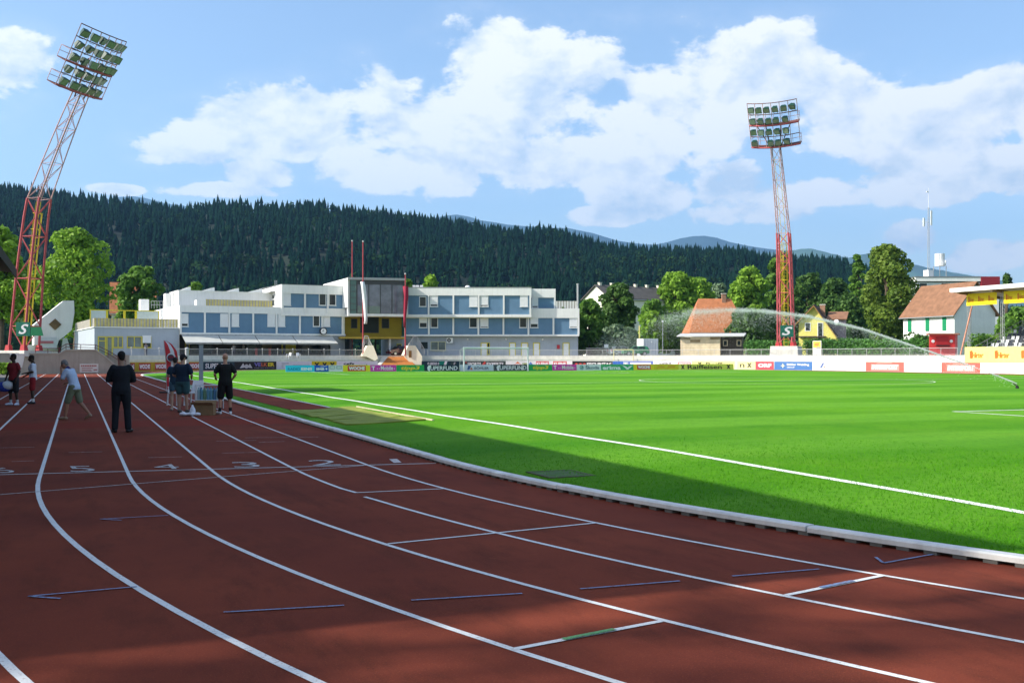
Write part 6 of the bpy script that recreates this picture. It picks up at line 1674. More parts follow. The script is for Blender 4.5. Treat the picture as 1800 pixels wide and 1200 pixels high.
g = MB(); g.prism([(a.x, a.y, zlo), (b.x, b.y, zlo), (b.x, b.y, zhi), (a.x, a.y, zhi)], n); obj('panel', g, solid((0.62, 0.62, 0.58), 0.6), po)
ins = -n * 0.1 / 0.05 * 0.12
def onp(fx, fz, k=1): return (a.x + e.x * fx - n.x * 0.25 * k, a.y + e.y * fx - n.y * 0.25 * k, zlo + (zhi - zlo) * fz)
g = MB(); g.add([onp(0.06, 0.52), onp(0.94, 0.52), onp(0.94, 0.96), onp(0.06, 0.96)], [(0, 1, 2, 3)]); obj('orange_print', g, solid((0.72, 0.46, 0.06), 0.6), po)
g = MB(); g.add([onp(0.18, 0.66, 1.5), onp(0.66, 0.62, 1.5), onp(0.80, 0.86, 1.5), onp(0.3, 0.84, 1.5)], [(0, 1, 2, 3)]); obj('red_print', g, solid((0.62, 0.24, 0.05), 0.6), po)
g = MB(); g.add([onp(0.3, 0.42, 1.5), onp(0.94, 0.42, 1.5), onp(0.94, 0.56, 1.5), onp(0.6, 0.6, 1.5)], [(0, 1, 2, 3)]); obj('grey_print', g, solid((0.30, 0.30, 0.26), 0.6), po)
for x in (0.1, 0.9):
    g = MB(); c = onp(x, 0); g.tube((c[0] + n.x, c[1] + n.y, ZT - 0.02), (c[0] + n.x, c[1] + n.y, zlo + 0.3), 0.04, n=6); obj('leg', g, m_galv, po)
ps = thing('parking_sign', 'small white parking notice on a post before the dark trees', 'sign', tuple(W(1066, 163, ZT))); o = W(1066, 163, 0)
g = MB(); g.tube((o.x, o.y, ZT), (o.x, o.y, zof(603, 163)), 0.03, n=6); obj('post', g, m_galv, ps)
g = MB(); g.prism([P(1062, 611, 162.9), P(1069.5, 611, 162.9), P(1069.5, 605, 162.9), P(1062, 605, 162.9)], CW(0, 0.05, 0)); obj('plate', g, m_frame, ps)
gw = thing('garden_wall', 'low brown boundary wall behind the parked green car', 'wall', tuple(W(1090, 166, ZT)))
g = MB(); a, b = W(1030, 164, 0), W(1122, 168, 0); g.prism([(a.x, a.y, ZT - 0.1), (b.x, b.y, ZT - 0.1), (b.x, b.y, ZT + 1.15), (a.x, a.y, ZT + 1.15)], CW(0, 0.25, 0)); obj('wall_face', g, pm('brown_wall', (0.20, 0.15, 0.11), 0.9, var=0.25, stain=0.3), gw)
g = MB(); g.prism([(a.x, a.y, ZT + 1.151), (b.x, b.y, ZT + 1.151), (b.x, b.y, ZT + 1.22), (a.x, a.y, ZT + 1.22)], CW(0, 0.3, 0)); obj('coping', g, m_concrete, gw)
# ================================================================== floodlight towers
m_towred = pm('tower_red', (0.44, 0.085, 0.095), 0.6, var=0.15, scale=2, stain=0.25)
m_towpale = pm('tower_pale', (0.50, 0.31, 0.31), 0.6, var=0.15, scale=2)
m_towyel = pm('ladder_yellow', (0.62, 0.50, 0.03), 0.5, var=0.12)
m_towrust = pm('tower_deck', (0.16, 0.065, 0.055), 0.8, var=0.25)
m_lampg = pm('lamp_green', (0.012, 0.055, 0.035), 0.5, var=0.2); m_lamp_gl = pm('lamp_glass', (0.22, 0.27, 0.25), 0.25, var=0.2, spec=0.6)
m_sgreen = solid((0.01, 0.14, 0.09), 0.5)
OFFS = [(0, 0.0), (8, 0.8), (13.0, 1.5), (15.2, 1.95), (18, 3.3), (21, 4.8), (24, 6.4), (25.4, 7.2), (33, 11.6)]
def floodlight(label, base, zb, rows, cols, missing=(), HH=25.4, seed=1, upper=None):
    r_ = random.Random(seed)
    to = Vector((42 - base.x, 75 - base.y, 0)).normalized(); sd = Vector((-to.y, to.x, 0))
    t = thing('floodlight_tower', label, 'floodlight', (base.x, base.y, ZT), group='floodlight towers at the stadium corners')
    def ctr(h): return Vector((base.x, base.y, zb + h)) + to * interp(OFFS, h)
    def hw(h): return 0.98 - 0.014 * h if h < 15 else 0.77 - 0.020 * (h - 15)
    corners = ((1, 1), (-1, 1), (-1, -1), (1, -1))
    def cp(k, h):
        a, b = corners[k]; return ctr(h) + to * (a * hw(h)) + sd * (b * hw(h))
    lev = [0, 2.4, 4.8, 7.2, 9.4, 11.4, 13.4, 15.2, 16.9, 18.6, 20.3, 21.9, 23.2, 24.3, HH]
    for k in range(4):
        g = MB(); g.path([cp(k, h) for h in lev if h <= 15.2], 0.125, 8); obj('leg', g, m_towred, t)
        g = MB(); g.path([cp(k, h) for h in lev if h >= 15.2], 0.062, 6); obj('leg', g, m_towpale, t)
    for lo, mat, rr, nm in ((True, m_towred, 0.055, 'lower_bracing'), (False, m_towpale, 0.032, 'upper_bracing')):
        g = MB()
        for i in range(len(lev) - 1):
            if (lev[i] < 15) != lo: continue
            for k in range(4):
                j = (k + 1) % 4
                if (i + k) % 2: g.tube(cp(k, lev[i]), cp(j, lev[i + 1]), rr, n=5)
                else: g.tube(cp(j, lev[i]), cp(k, lev[i + 1]), rr, n=5)
                if i % 2: g.tube(cp(k, lev[i]), cp(j, lev[i]), rr * 0.9, n=5)
        tag(obj(nm, g, mat, t), kind='stuff')
    # ladder with cage inside
    g = MB(); lad = [h for h in np.arange(0, 25.0, 0.45)]
    for s in (-0.28, 0.28):
        g = MB(); g.path([ctr(h) + sd * s for h in lad if h < 15.2], 0.045, 5); obj('ladder_rail', g, m_towyel, t)
        g = MB(); g.path([ctr(h) + sd * s for h in lad if h > 14.8], 0.03, 5); obj('ladder_rail', g, upper or m_towpale, t)
    g = MB()
    for h in lad:
        if h < 15.2: g.tube(ctr(h) - sd * 0.28, ctr(h) + sd * 0.28, 0.028, n=4, cap=False)
    for h in np.arange(2.5, 15.2, 1.6):
        for a0, a1 in zip(np.linspace(0, math.pi, 7), np.linspace(0, math.pi, 7)[1:]): g.tube(ctr(h) + sd * 0.5 * math.cos(a0) + to * 0.6 * math.sin(a0), ctr(h) + sd * 0.5 * math.cos(a1) + to * 0.6 * math.sin(a1), 0.045, n=4, cap=False)
    for a in (0.5, 1.57, 2.6): g.path([ctr(h) + sd * 0.5 * math.cos(a) + to * 0.6 * math.sin(a) for h in np.arange(2.5, 15.2, 1.6)], 0.042, 4)
    tag(obj('ladder_cage', g, m_towyel, t), kind='stuff')
    # concrete foot and red base plates
    g = MB(); f0 = ctr(0); g.hexa([f0 + to * (a * 1.9) + sd * (b * 1.9) - Vector((0, 0, zb - ZT + 0.15)) for a, b in corners], [f0 + to * (a * 1.8) + sd * (b * 1.8) - Vector((0, 0, 0.06)) for a, b in corners]); obj('foundation', g, m_concrete, t)
    for k in range(4):
        g = MB(); c = cp(k, 0); g.hexa([c + to * (a * .28) + sd * (b * .28) - Vector((0, 0, 0.058)) for a, b in corners], [c + to * (a * .2) + sd * (b * .2) + Vector((0, 0, 0.5)) for a, b in corners]); obj('base_plate', g, solid((0.40, 0.03, 0.035), 0.6), t)
    # head: a grid curved in plan, tilted to the pitch
    up = (ctr(25.4) - ctr(23)).normalized(); nrm = sd.cross(up); nrm = nrm if nrm.dot(to) > 0 else -nrm
    o = ctr(HH) ; Wd, Hd = 6.3, 5.9 if rows == 4 else 6.3
    def hp(x, y): return o + sd * x + up * y + nrm * (0.5 - 0.075 * x * x)
    xs_ = [-Wd / 2 + Wd * i / cols for i in range(cols + 1)]; ys_ = [Hd * j / rows for j in range(rows + 1)]
    for x in xs_:
        g = MB(); g.tube(hp(x, -0.1), hp(x, Hd), 0.045, n=5); obj('head_upright', g, m_towpale, t)
    for j, y in enumerate(ys_):
        g = MB(); g.path([hp(x, y) for x in xs_], 0.055 if j not in (0, rows // 2) else 0.10, 5); obj('head_beam', g, m_towred if j in (0, rows // 2) else m_towrust, t)
    for y in (0.0, ys_[rows // 2]):
        g = MB()
        for a, b in zip(xs_, xs_[1:]):
            pts = [hp(a, y), hp(b, y), hp(b, y) - nrm * 1.2, hp(a, y) - nrm * 1.2]; g.hexa([p - up * 0.12 for p in pts], [p - up * 0.02 for p in pts])
        dk = obj('platform', g, m_towrust, t)
        g = MB()
        for x in xs_: g.tube(hp(x, y) - nrm * 1.2, hp(x, y + 1.1) - nrm * 1.2, 0.03, n=4)
        for dy in (0.55, 1.1): g.path([hp(x, y + dy) - nrm * 1.2 for x in xs_], 0.03, 4)
        for e_ in (xs_[0], xs_[-1]): g.tube(hp(e_, y + 1.1), hp(e_, y + 1.1) - nrm * 1.2, 0.03, n=4)
        obj('platform_rail', g, m_towpale, dk)
    for s in (-1, 1):
        g = MB(); g.tube(ctr(HH - 0.5) + sd * s * 0.6, hp(s * 1.0, Hd * 0.55) - nrm * 0.3, 0.07, n=5); g.tube(ctr(HH) + sd * s * 0.7, hp(s * 2.2, Hd * 0.5) - nrm * 0.3, 0.06, n=5); obj('head_strut', g, m_towrust, t)
    for j in range(rows):
        for i in range(cols):
            if (j, i) in missing: continue
            x = (xs_[i] + xs_[i + 1]) / 2 + r_.uniform(-.05, .05); y = ys_[j] + Hd / rows * 0.42; c = hp(x, y) + nrm * 0.1
            tl = R(r_.uniform(8, 30)); nn = (nrm * math.cos(tl) - up * math.sin(tl) + sd * r_.uniform(-.3, .3)).normalized(); uu = (up - nn * up.dot(nn)).normalized(); ss = nn.cross(uu)
            w = 0.40; hh = 0.39
            def bx(c0, d0, d1, k): return [c0 + nn * d0 + ss * (a * w * k) + uu * (b * hh * k) for a, b in corners], [c0 + nn * d1 + ss * (a * w) + uu * (b * hh) for a, b in corners]
            g = MB(); A, B = bx(c, -0.42, 0.12, 0.62); g.hexa(A, B); lm = obj('lamp', g, m_lampg, t)
            g = MB(); A = [c + nn * 0.122 + ss * (a * w * .88) + uu * (b * hh * .85) for a, b in corners]; g.add(A, [(0, 1, 2, 3)]); obj('lens', g, m_lamp_gl, lm)
            g = MB(); g.path([c - uu * hh - ss * 0.3, c - uu * (hh + 0.32) - ss * 0.2, c - uu * (hh + 0.32) + ss * 0.2, c - uu * hh + ss * 0.3], 0.025, 4); obj('bracket', g, m_towrust, lm)
    return t, ctr, to, sd
pL = W(42, 106.5, 0); zbL = zof(615, 106.5)
tL, cL, toL, sdL = floodlight('leaning red and pale floodlight tower beside the white wedge stair', pL, zbL, 5, 6, ((1, 5), (0, 5)), seed=3)
pR = W(1382, 144.5, 0); zbR = zof(607.5, 144.5)
tR, cR, toR, sdR = floodlight('leaning red floodlight tower rising behind the hedge and terrace railing', pR, zbR, 4, 6, ((2, 5), (1, 5), (0, 5), (0, 1)), seed=5, HH=26.0, upper=m_towyel)
# green boards with a white S on the towers
def s_board(label, tl, u0, u1, v0, v1, d, txt, extra=None):
    t = thing('logo_board', label, 'sign', tuple(P((u0 + u1) / 2, v1, d)), group='green boards with a white swoosh on the towers')
    g = MB(); g.prism([P(u0, v1, d), P(u1, v1, d), P(u1, v0, d), P(u0, v0, d)], CW(0, 0.06, 0)); obj('panel', g, m_sgreen, t)
    inv = ROOTM[t.name]
    a, b, c = P(u0 + (u1 - u0) * txt[0], v1 - (v1 - v0) * 0.14, d - 0.02), P(u0 + (u1 - u0) * txt[1], v1 - (v1 - v0) * 0.14, d - 0.02), P(u0 + (u1 - u0) * txt[0], v0 + (v1 - v0) * 0.14, d - 0.02)
    put_text(t, 'S', m_frame, inv @ a, b - a, c - a, 0.02, 0.35)
    if extra:
        g = MB(); g.prism([P(u, v, d - 0.1) for u, v in extra], CW(0, 0.06, 0)); obj('side_panel', g, solid((0.012, 0.17, 0.07), 0.5), t)
    return t
s_board('dark green board with a white S on the tower by the stair', tL, 28, 53, 566, 590.5, 103.9, (0.18, 0.88), [(54, 590), (76, 590), (72, 574.5), (54, 574.5)])
s_board('green board with a white S on the tower behind the railing', tR, 1371.5, 1395, 571.5, 592, 141.2, (0.12, 0.92))

# ================================================================== flag poles
def flagpole(label, u, vt, d, flag=None, fcol=None):
    o = W(u, d, ZT); t = thing('flag_pole', label, 'flag pole', tuple(o), group='red flag poles before the glazed box')
    g = MB(); g.tube((o.x, o.y, ZT), (o.x, o.y, zof(vt, d)), 0.11, 0.07, n=8); obj('pole', g, pm('red_pole_paint', (0.38, 0.05, 0.06), 0.45), t)
    g = MB(); g.ball((o.x, o.y, zof(vt, d) + 0.05), 0.13, 8, 6); obj('finial', g, m_rail, t)
    if flag:
        g = MB(); rings = []; n_ = 14
        for i, (u_, v_, w_) in enumerate(flag):
            c = P(u_, v_, d - 0.15); rings.append([c + CW(w_ * (0.5 + 0.22 * math.sin(3 * k + i)) * math.cos(2 * math.pi * k / n_), w_ * 0.5 * math.sin(2 * math.pi * k / n_), 0) for k in range(n_)])
        V = [p for r_ in rings for p in r_]; Fc = [(i * n_ + k, i * n_ + (k + 1) % n_, (i + 1) * n_ + (k + 1) % n_, (i + 1) * n_ + k) for i in range(len(rings) - 1) for k in range(n_)]
        Fc += [tuple(range(n_ - 1, -1, -1)), tuple(range(len(V) - n_, len(V)))]
        g.add(V, Fc); obj('furled_flag', g, solid(fcol, 0.8), t, smooth=True)
    return t
flagpole('tall bare red flag pole left of the white flag', 619, 424, 163)
flagpole('tall red flag pole with a furled white flag', 638, 425, 151.3, [(637, 495, .45), (638.5, 505, .55), (641, 525, .5), (642.5, 545, .42), (643, 560, .4), (642.5, 569, .35)], (0.66, 0.68, 0.70))
flagpole('shorter red flag pole with a furled dark red flag', 712.5, 482, 151.8, [(713, 503, .62), (713.5, 520, .55), (712.5, 540, .4), (711.5, 560, .3), (711, 576, .2)], (0.26, 0.015, 0.04))

# ================================================================== stand on the back straight
st = thing('small_stand', 'roofed seating stand with yellow banners beyond the pitch', 'grandstand', (95, 60, ZT))
y0s, y1s = 20.0, 89.8; m_stw = pm('stand_white', (0.76, 0.76, 0.74), 0.6, var=0.06, stain=0.15)
g = MB(); g.hexa([(90.4, y0s, 9.0), (90.4, y1s, 9.0), (101, y1s, 8.2), (101, y0s, 8.2)], [(90.4, y0s, 9.12), (90.4, y1s, 9.12), (101, y1s, 8.32), (101, y0s, 8.32)]); obj('roof', g, pm('stand_roof_sheet', (0.42, 0.38, 0.28), 0.7, var=0.15), st)
g = MB(); g.box(90.2, 90.398, y0s, y1s + 0.1, 8.9, 9.35); obj('fascia', g, m_stw, st)
g = MB(); g.hexa([(90.2, y1s + 0.1, 8.95), (90.2, y1s + 0.25, 8.95), (101, y1s + 0.25, 8.15), (101, y1s + 0.1, 8.15)], [(90.2, y1s + 0.1, 9.35), (90.2, y1s + 0.25, 9.35), (101, y1s + 0.25, 8.55), (101, y1s + 0.1, 8.55)]); obj('end_fascia', g, m_stw, st)
for y in np.arange(y1s - 0.8, y0s, -4.6):
    for dx in (-0.13, 0.13):
        for dy in (-0.13, 0.13):
            g = MB(); g.tube((92 + dx, y + dy, ZT - 0.05), (92 + dx, y + dy, 8.9), 0.026, n=5); obj('column_leg', g, m_galv, st)
    g = MB(); h = ZT
    while h < 8.4:
        for (a, b) in (((-.13, -.13), (.13, -.13)), ((.13, -.13), (.13, .13)), ((.13, .13), (-.13, .13)), ((-.13, .13), (-.13, -.13))):
            g.tube((92 + a[0], y + a[1], h), (92 + b[0], y + b[1], h + 0.4), 0.012, n=4, cap=False); g.tube((92 + a[0], y + a[1], h + 0.4), (92 + b[0], y + b[1], h + 0.4), 0.012, n=4, cap=False)
        h += 0.4
    tag(obj('column_lattice', g, m_galv, st), kind='stuff')
    g = MB(); g.hexa([(90.4, y - 0.1, 8.7), (90.4, y + 0.1, 8.7), (101, y + 0.1, 7.9), (101, y - 0.1, 7.9)], [(90.4, y - 0.1, 8.99), (90.4, y + 0.1, 8.99), (101, y + 0.1, 8.19), (101, y - 0.1, 8.19)]); obj('rafter', g, pm('rust_beam', (0.22, 0.14, 0.08), 0.8), st)
g = MB(); a, b = P(1688.5, 623, 116.5), P(1708.5, 538, 116.8); g.tube(a, b, 0.09, n=7); obj('rust_brace', g, pm('rust_pink_tube', (0.50, 0.24, 0.16), 0.7, var=0.25, scale=1), st)
for i in range(9):
    x = 93.0 + 0.85 * i; z = 2.15 + 0.38 * i
    g = MB(); g.box(x, x + 0.85, y0s, 88.3, ZT - 0.1, z); obj('tier', g, pm('tier_concrete', (0.26, 0.26, 0.26), 0.9, var=0.12), st)
seat = MB(); seat.box(-0.2, 0.2, -0.2, 0.2, 0.30, 0.36); seat.hexa([(0.16, -0.2, 0.36), (0.2, -0.2, 0.36), (0.2, 0.2, 0.36), (0.16, 0.2, 0.36)], [(0.24, -0.2, 0.72), (0.28, -0.2, 0.72), (0.28, 0.2, 0.72), (0.24, 0.2, 0.72)]); seat.box(-0.05, 0.05, -0.05, 0.05, 0.0, 0.30)
m_seatd, m_seatl = pm('dark_seat', (0.035, 0.04, 0.05), 0.5), pm('pale_seat', (0.50, 0.52, 0.52), 0.5)
me_d, me_l = seat.mesh('seat', m_seatd), seat.mesh('seat', m_seatl)
for i in range(9):
    for k, y in enumerate(np.arange(88.0, 68, -0.62)):
        part_at('seat', me_l if (i * 7 + k * 3) % 5 < (3 if i < 4 else 1) else me_d, st, (93.35 + 0.85 * i - 95, y - 60, 2.15 + 0.38 * i - ZT))
g = MB()
for i in range(5): g.tube((92.6 + 1.8 * i, 88.7, ZT), (92.6 + 1.8 * i, 88.7, 2.9 + 0.75 * i), 0.035, n=5)
for dz in (0.0, -0.5): g.path([(92.6 + 1.8 * i, 88.7, 2.9 + 0.75 * i + dz) for i in range(5)], 0.035, 5)
for i in range(4): g.tube((92.6 + 1.8 * i, 88.7, 2.0), (92.6 + 1.8 * (i + 1), 88.7, 2.9 + 0.75 * (i + 1)), 0.025, n=4)
obj('side_railing', g, m_galv, st)
def banner(label, x, ya, yb, z0, z1, n, col):
    t = thing('stand_banner', label, 'banner', (x, (ya + yb) / 2, z0), group='yellow banners on the small stand')
    g = MB(); ny = max(2, int((ya - yb) / 1.2)); V = []
    for i in range(ny + 1):
        y = ya + (yb - ya) * i / ny
        for z in (z0, z1): V.append((x + 0.02 * math.sin(i * 1.9), y, z))
    Fc = [(2 * i, 2 * i + 2, 2 * i + 3, 2 * i + 1) for i in range(ny)]; m0 = len(V); V += [(vx + 0.03, vy, vz) for vx, vy, vz in V]; Fc += [tuple(q + m0 for q in f[::-1]) for f in Fc]
    rim_ = [2 * i for i in range(ny + 1)] + [2 * i + 1 for i in range(ny, -1, -1)]
    Fc += [(rim_[(q + 1) % len(rim_)], rim_[q], rim_[q] + m0, rim_[(q + 1) % len(rim_)] + m0) for q in range(len(rim_))]
    g.add(V, Fc); obj('cloth', g, solid(col, 0.6), t)
    L = (ya - yb) / n; H = z1 - z0; inv = ROOTM[t.name]
    for i in range(n):
        y = ya - L * i - L * 0.22
        g = MB(); g.add([(x - 0.032, y + L * 0.0, z0 + H * 0.28), (x - 0.032, y - L * 0.08, z0 + H * 0.28), (x - 0.032, y - L * 0.10, z0 + H * 0.78), (x - 0.032, y + L * 0.01, z0 + H * 0.74)], [(0, 1, 2, 3)]); obj('emblem', g, solid((0.55, 0.14, 0.02), 0.6), t)
        put_text(t, 'Hirter', solid((0.60, 0.22, 0.02), 0.6), inv @ Vector((x - 0.034, y - L * 0.09, z0 + H * 0.30)), (0, -L * 0.46, 0), (0, 0, H * 0.36), 0.02, 0.15)
    return t
banner('long pale yellow banner hung in front of the seat rows', 89.2, 86.9, 30, 1.10, 2.78, 17, (0.76, 0.68, 0.22))
banner('yellow banner hung below the stand roof left of the lattice post', 91.7, 89.1, 84.9, 7.4, 8.72, 3, (0.80, 0.62, 0.01))
banner('yellow banner hung below the stand roof right of the lattice post', 91.7, 84.0, 66, 7.4, 8.72, 12, (0.80, 0.62, 0.01))

# ================================================================== parked cars
def car(label, o, rz, col, name='parked_car'):
    t = thing(name, label, 'car', tuple(o), rz, 'cars parked beside the clubhouse')
    m = pm('car_paint_%d' % int(col[1] * 1000), col, 0.3, var=0.03, spec=0.5, coat=0.6)
    side = [(-1.95, 0.32), (-1.98, 0.62), (-1.85, 0.84), (-1.05, 0.98), (-0.42, 1.42), (0.9, 1.46), (1.62, 1.36), (1.9, 0.95), (1.95, 0.55), (1.88, 0.32)]
    g = MB(); ws = [0.80, 0.82, 0.83, 0.80, 0.62, 0.62, 0.62, 0.80, 0.82, 0.80]
    n = len(side); V = [(x, -w, z) for (x, z), w in zip(side, ws)] + [(x, w, z) for (x, z), w in zip(side, ws)]
    g.add(V, [tuple(range(n)), tuple(range(2 * n - 1, n - 1, -1))] + [(i, n + i, n + (i + 1) % n, (i + 1) % n) for i in range(n)]); obj('body', g, m, t, local=True)
    for s in (-1, 1):
        for k, poly in enumerate(([(-0.86, 1.0), (-0.38, 1.36), (0.22, 1.39), (0.22, 1.0)], [(0.32, 1.0), (0.32, 1.39), (0.95, 1.39), (1.28, 1.3), (1.34, 1.02)])):
            def wy(z): return 0.80 - (z - 0.96) / 0.46 * 0.18 + 0.012
            pts = [(x, s * wy(z), z) for x, z in poly]
            g = MB(); g.add(pts, [tuple(range(len(pts))) if s < 0 else tuple(range(len(pts) - 1, -1, -1))]); obj('side_window', g, m_glass, t, local=True)
        g = MB(); g.box(-0.80, -0.62, s * 0.84 - 0.07, s * 0.84 + 0.07, 0.95, 1.07); obj('mirror', g, m, t, local=True)
        g = MB(); g.box(-1.99, -1.90, s * 0.60 - 0.16, s * 0.60 + 0.16, 0.62, 0.78); obj('headlight', g, m_lamp_gl, t, local=True)
        g = MB(); g.box(1.90, 1.965, s * 0.66 - 0.12, s * 0.66 + 0.12, 0.7, 0.95); obj('tail_light', g, solid((0.4, 0.01, 0.01), 0.3), t, local=True)
        for x in (-1.22, 1.20):
            g = MB(); g.tube((x, s * 0.70, 0.31), (x, s * 0.86, 0.31), 0.31, n=18); wh = obj('wheel', g, pm('tyre', (0.02, 0.02, 0.02), 0.8), t, local=True)
            g = MB(); g.tube((x, s * 0.861, 0.31), (x, s * 0.875, 0.31), 0.20, n=14); obj('rim', g, m_galv, wh, local=True)
    g = MB(); g.add([(-1.06, -0.74, 1.0), (-1.06, 0.74, 1.0), (-0.46, 0.58, 1.41), (-0.46, -0.58, 1.41)], [(0, 1, 2, 3)]); g.v = [(x - 0.02, y, z + 0.015) for x, y, z in g.v]; obj('windscreen', g, m_glass, t, local=True)
    g = MB(); g.add([(1.66, -0.57, 1.33), (1.66, 0.57, 1.33), (1.9, 0.72, 1.0), (1.9, -0.72, 1.0)], [(0, 1, 2, 3)]); g.v = [(x + 0.02, y, z + 0.01) for x, y, z in g.v]; obj('rear_window', g, m_glass, t, local=True)
    return t
car('green hatchback parked in front of the container', W(1117, 157.5, ZT), -TH + R(8), (0.03, 0.19, 0.085))
car('dark red car parked under the passage', W(703, 158.0, ZT), -TH + R(35), (0.07, 0.008, 0.012))
car('grey car nose showing left of the green hatchback', W(1092, 161.5, ZT), -TH + R(200), (0.30, 0.33, 0.36))
# ================================================================== people
def loft(mb, rings, n=16):
    """closed tube through elliptical rings (centre, rx, ry, yaw)"""
    V = []
    for (c, rx, ry) in rings:
        for i in range(n):
            t = 2 * math.pi * i / n; V.append((c[0] + rx * math.cos(t), c[1] + ry * math.sin(t), c[2]))
    k = len(rings); Fc = [(j * n + i, j * n + (i + 1) % n, (j + 1) * n + (i + 1) % n, (j + 1) * n + i) for j in range(k - 1) for i in range(n)]
    Fc += [tuple(range(n - 1, -1, -1)), tuple(range((k - 1) * n, k * n))]
    mb.add(V, Fc)
def limb(mb, pts, rad, n=10):
    for i in range(len(pts) - 1):
        mb.tube(pts[i], pts[i + 1], rad[i], rad[i + 1], n)
    for p, r in zip(pts, rad): mb.ball(p, r * 1.0, n, 7)
def remesh(mb, name, mat, voxel, it=2):
    me = mb.mesh(name + '_raw', None); ob = bpy.data.objects.new(name + '_raw', me); C.objects.link(ob)
    m = ob.modifiers.new('r', 'REMESH'); m.mode = 'VOXEL'; m.voxel_size = voxel; m.use_smooth_shade = True
    s = ob.modifiers.new('s', 'SMOOTH'); s.iterations = it; s.factor = 0.5
    dg = bpy.context.evaluated_depsgraph_get(); out = bpy.data.meshes.new_from_object(ob.evaluated_get(dg), depsgraph=dg)
    bpy.data.objects.remove(ob); bpy.data.meshes.remove(me)
    out.name = name; out.materials.clear(); out.materials.append(mat)
    out.polygons.foreach_set('use_smooth', [True] * len(out.polygons))
    return out
V3 = Vector
def lerp(a, b, t): return Vector(a) + (Vector(b) - Vector(a)) * t
def person(label, loc, rz, H=1.8, pose=None, skin=(0.45, 0.27, 0.19), shirt=((0.5, 0.5, 0.5), 0.5), pants=((0.2, 0.2, 0.2), 0.5), shoes=(0.05, 0.05, 0.05), socks=None, hair=(0.03, 0.025, 0.02), bald=False, voxel=0.016, build=1.0, head=(0, 0), look=None, collar=None, cap=None):
    t = thing('person', label, 'person', tuple(loc), rz, 'people in the stadium')
    s = H / 1.8
    J = dict(pel=(0, 0, .97), wai=(0, 0.0, 1.10), che=(0, 0.01, 1.32), nec=(0, -0.01, 1.49), hea=(0, 0.025, 1.655))
    for d, sg in (('L', -1), ('R', 1)):
        J.update({'sh' + d: (sg * .185, 0, 1.435), 'el' + d: (sg * .245, -.03, 1.15), 'wr' + d: (sg * .25, .06, .90), 'hp' + d: (sg * .095, 0, .93), 'kn' + d: (sg * .105, .03, .50), 'an' + d: (sg * .11, -.01, .085), 'to' + d: (sg * .13, .17, .035)})
    J.update(pose or {})
    J = {k: Vector(v) * s for k, v in J.items()}
    m_sk = pm('skin_%d' % int(skin[0] * 1000), skin, 0.55, var=0.08, scale=8)
    b = build
    def torso(mb, grow=0.0, z_from=None, flare=0.0):
        pel, wai, che, nec = J['pel'], J['wai'], J['che'], J['nec']; shm = (J['shL'] + J['shR']) / 2
        loft(mb, [(lerp(pel, wai, -0.75), (.150 * b + grow + flare) * s, (.105 * b + grow + flare) * s), (pel, (.165 * b + grow + flare * .6) * s, (.118 * b + grow + flare * .6) * s), (wai, (.150 * b + grow) * s, (.108 * b + grow) * s), (lerp(wai, che, .6), (.165 * b + grow) * s, (.118 * b + grow) * s), (che, (.178 * b + grow) * s, (.122 * b + grow) * s), (lerp(che, shm, .75), (.172 * b + grow) * s, (.105 * b + grow) * s), (shm + V3((0, 0, .035 * s)), (.115 + grow) * s, (.075 + grow) * s)])
    # body
    mb = MB(); torso(mb)
    limb(mb, [lerp(J['che'], J['nec'], .6), J['nec'], lerp(J['nec'], J['hea'], .6)], [.075 * s, .06 * s, .058 * s])
    hc = J['hea']; hd = V3((0, 1, 0)); yaw, pit = head; Rm = Matrix.Rotation(yaw, 3, 'Z') @ Matrix.Rotation(pit, 3, 'X')
    def hq(x, y, z): return hc + Rm @ V3((x * s, y * s, z * s))
    mb.ball(hq(0, -.012, .035), .098 * s, 14, 10, (0.80, 1.0, 0.98), Rm.to_4x4()); mb.ball(hq(0, .02, -.045), .072 * s, 12, 8, (0.82, 0.95, 1.0), Rm.to_4x4()); mb.ball(hq(0, .055, -.085), .036 * s, 10, 7, (1, 0.8, .7))
    mb.tube(hq(0, .085, .025), hq(0, .118, -.022), .010 * s, .018 * s, 8); mb.ball(hq(0, .112, -.022), .018 * s, 8, 6)
    for x in (-1, 1): mb.ball(hq(x * .080, -.005, -.005), .026 * s, 8, 6, (0.4, 0.7, 1.1), Rm.to_4x4())
    mb.ball(hq(0, .088, -.060), .020 * s, 8, 6, (1.3, .6, .55), Rm.to_4x4())
    for d in 'LR':
        limb(mb, [lerp(J['sh' + d], J['che'], .12), lerp(J['sh' + d], J['el' + d], .35), J['el' + d], lerp(J['el' + d], J['wr' + d], .3), J['wr' + d]], [.058 * s * b, .050 * s * b, .039 * s, .041 * s, .027 * s])
        fa = (J['wr' + d] - J['el' + d]).normalized(); sgn = -1 if d == 'L' else 1
        side = fa.cross(V3((0, 1, 0.2))); side = side.normalized() if side.length > .1 else V3((1, 0, 0)); side = side if side.x * sgn < 0 else side
        palm = fa.cross(side).normalized()
        w0 = J['wr' + d]; pc = w0 + fa * .05 * s
        mb.ball(pc, .042 * s, 10, 7, (0.72, 0.72, 1.05), fa.to_track_quat('Z', 'Y').to_matrix().to_4x4())
        for i, L in enumerate((.066, .076, .070, .054)):
            st = w0 + fa * .085 * s + side * ((i - 1.5) * .0185 * s); k1 = st + fa * (L * .55 * s) + palm * .008 * s; k2 = k1 + (fa * .7 + palm * .7).normalized() * (L * .6 * s); limb(mb, [st, k1, k2], [.0105 * s, .0098 * s, .0085 * s], 6)
        st = w0 + fa * .03 * s + side * (-.030 * s); limb(mb, [st, st + fa * .032 * s - side * .022 * s, st + fa * .066 * s - side * .022 * s + palm * .012 * s], [.013 * s, .0115 * s, .010 * s], 6)
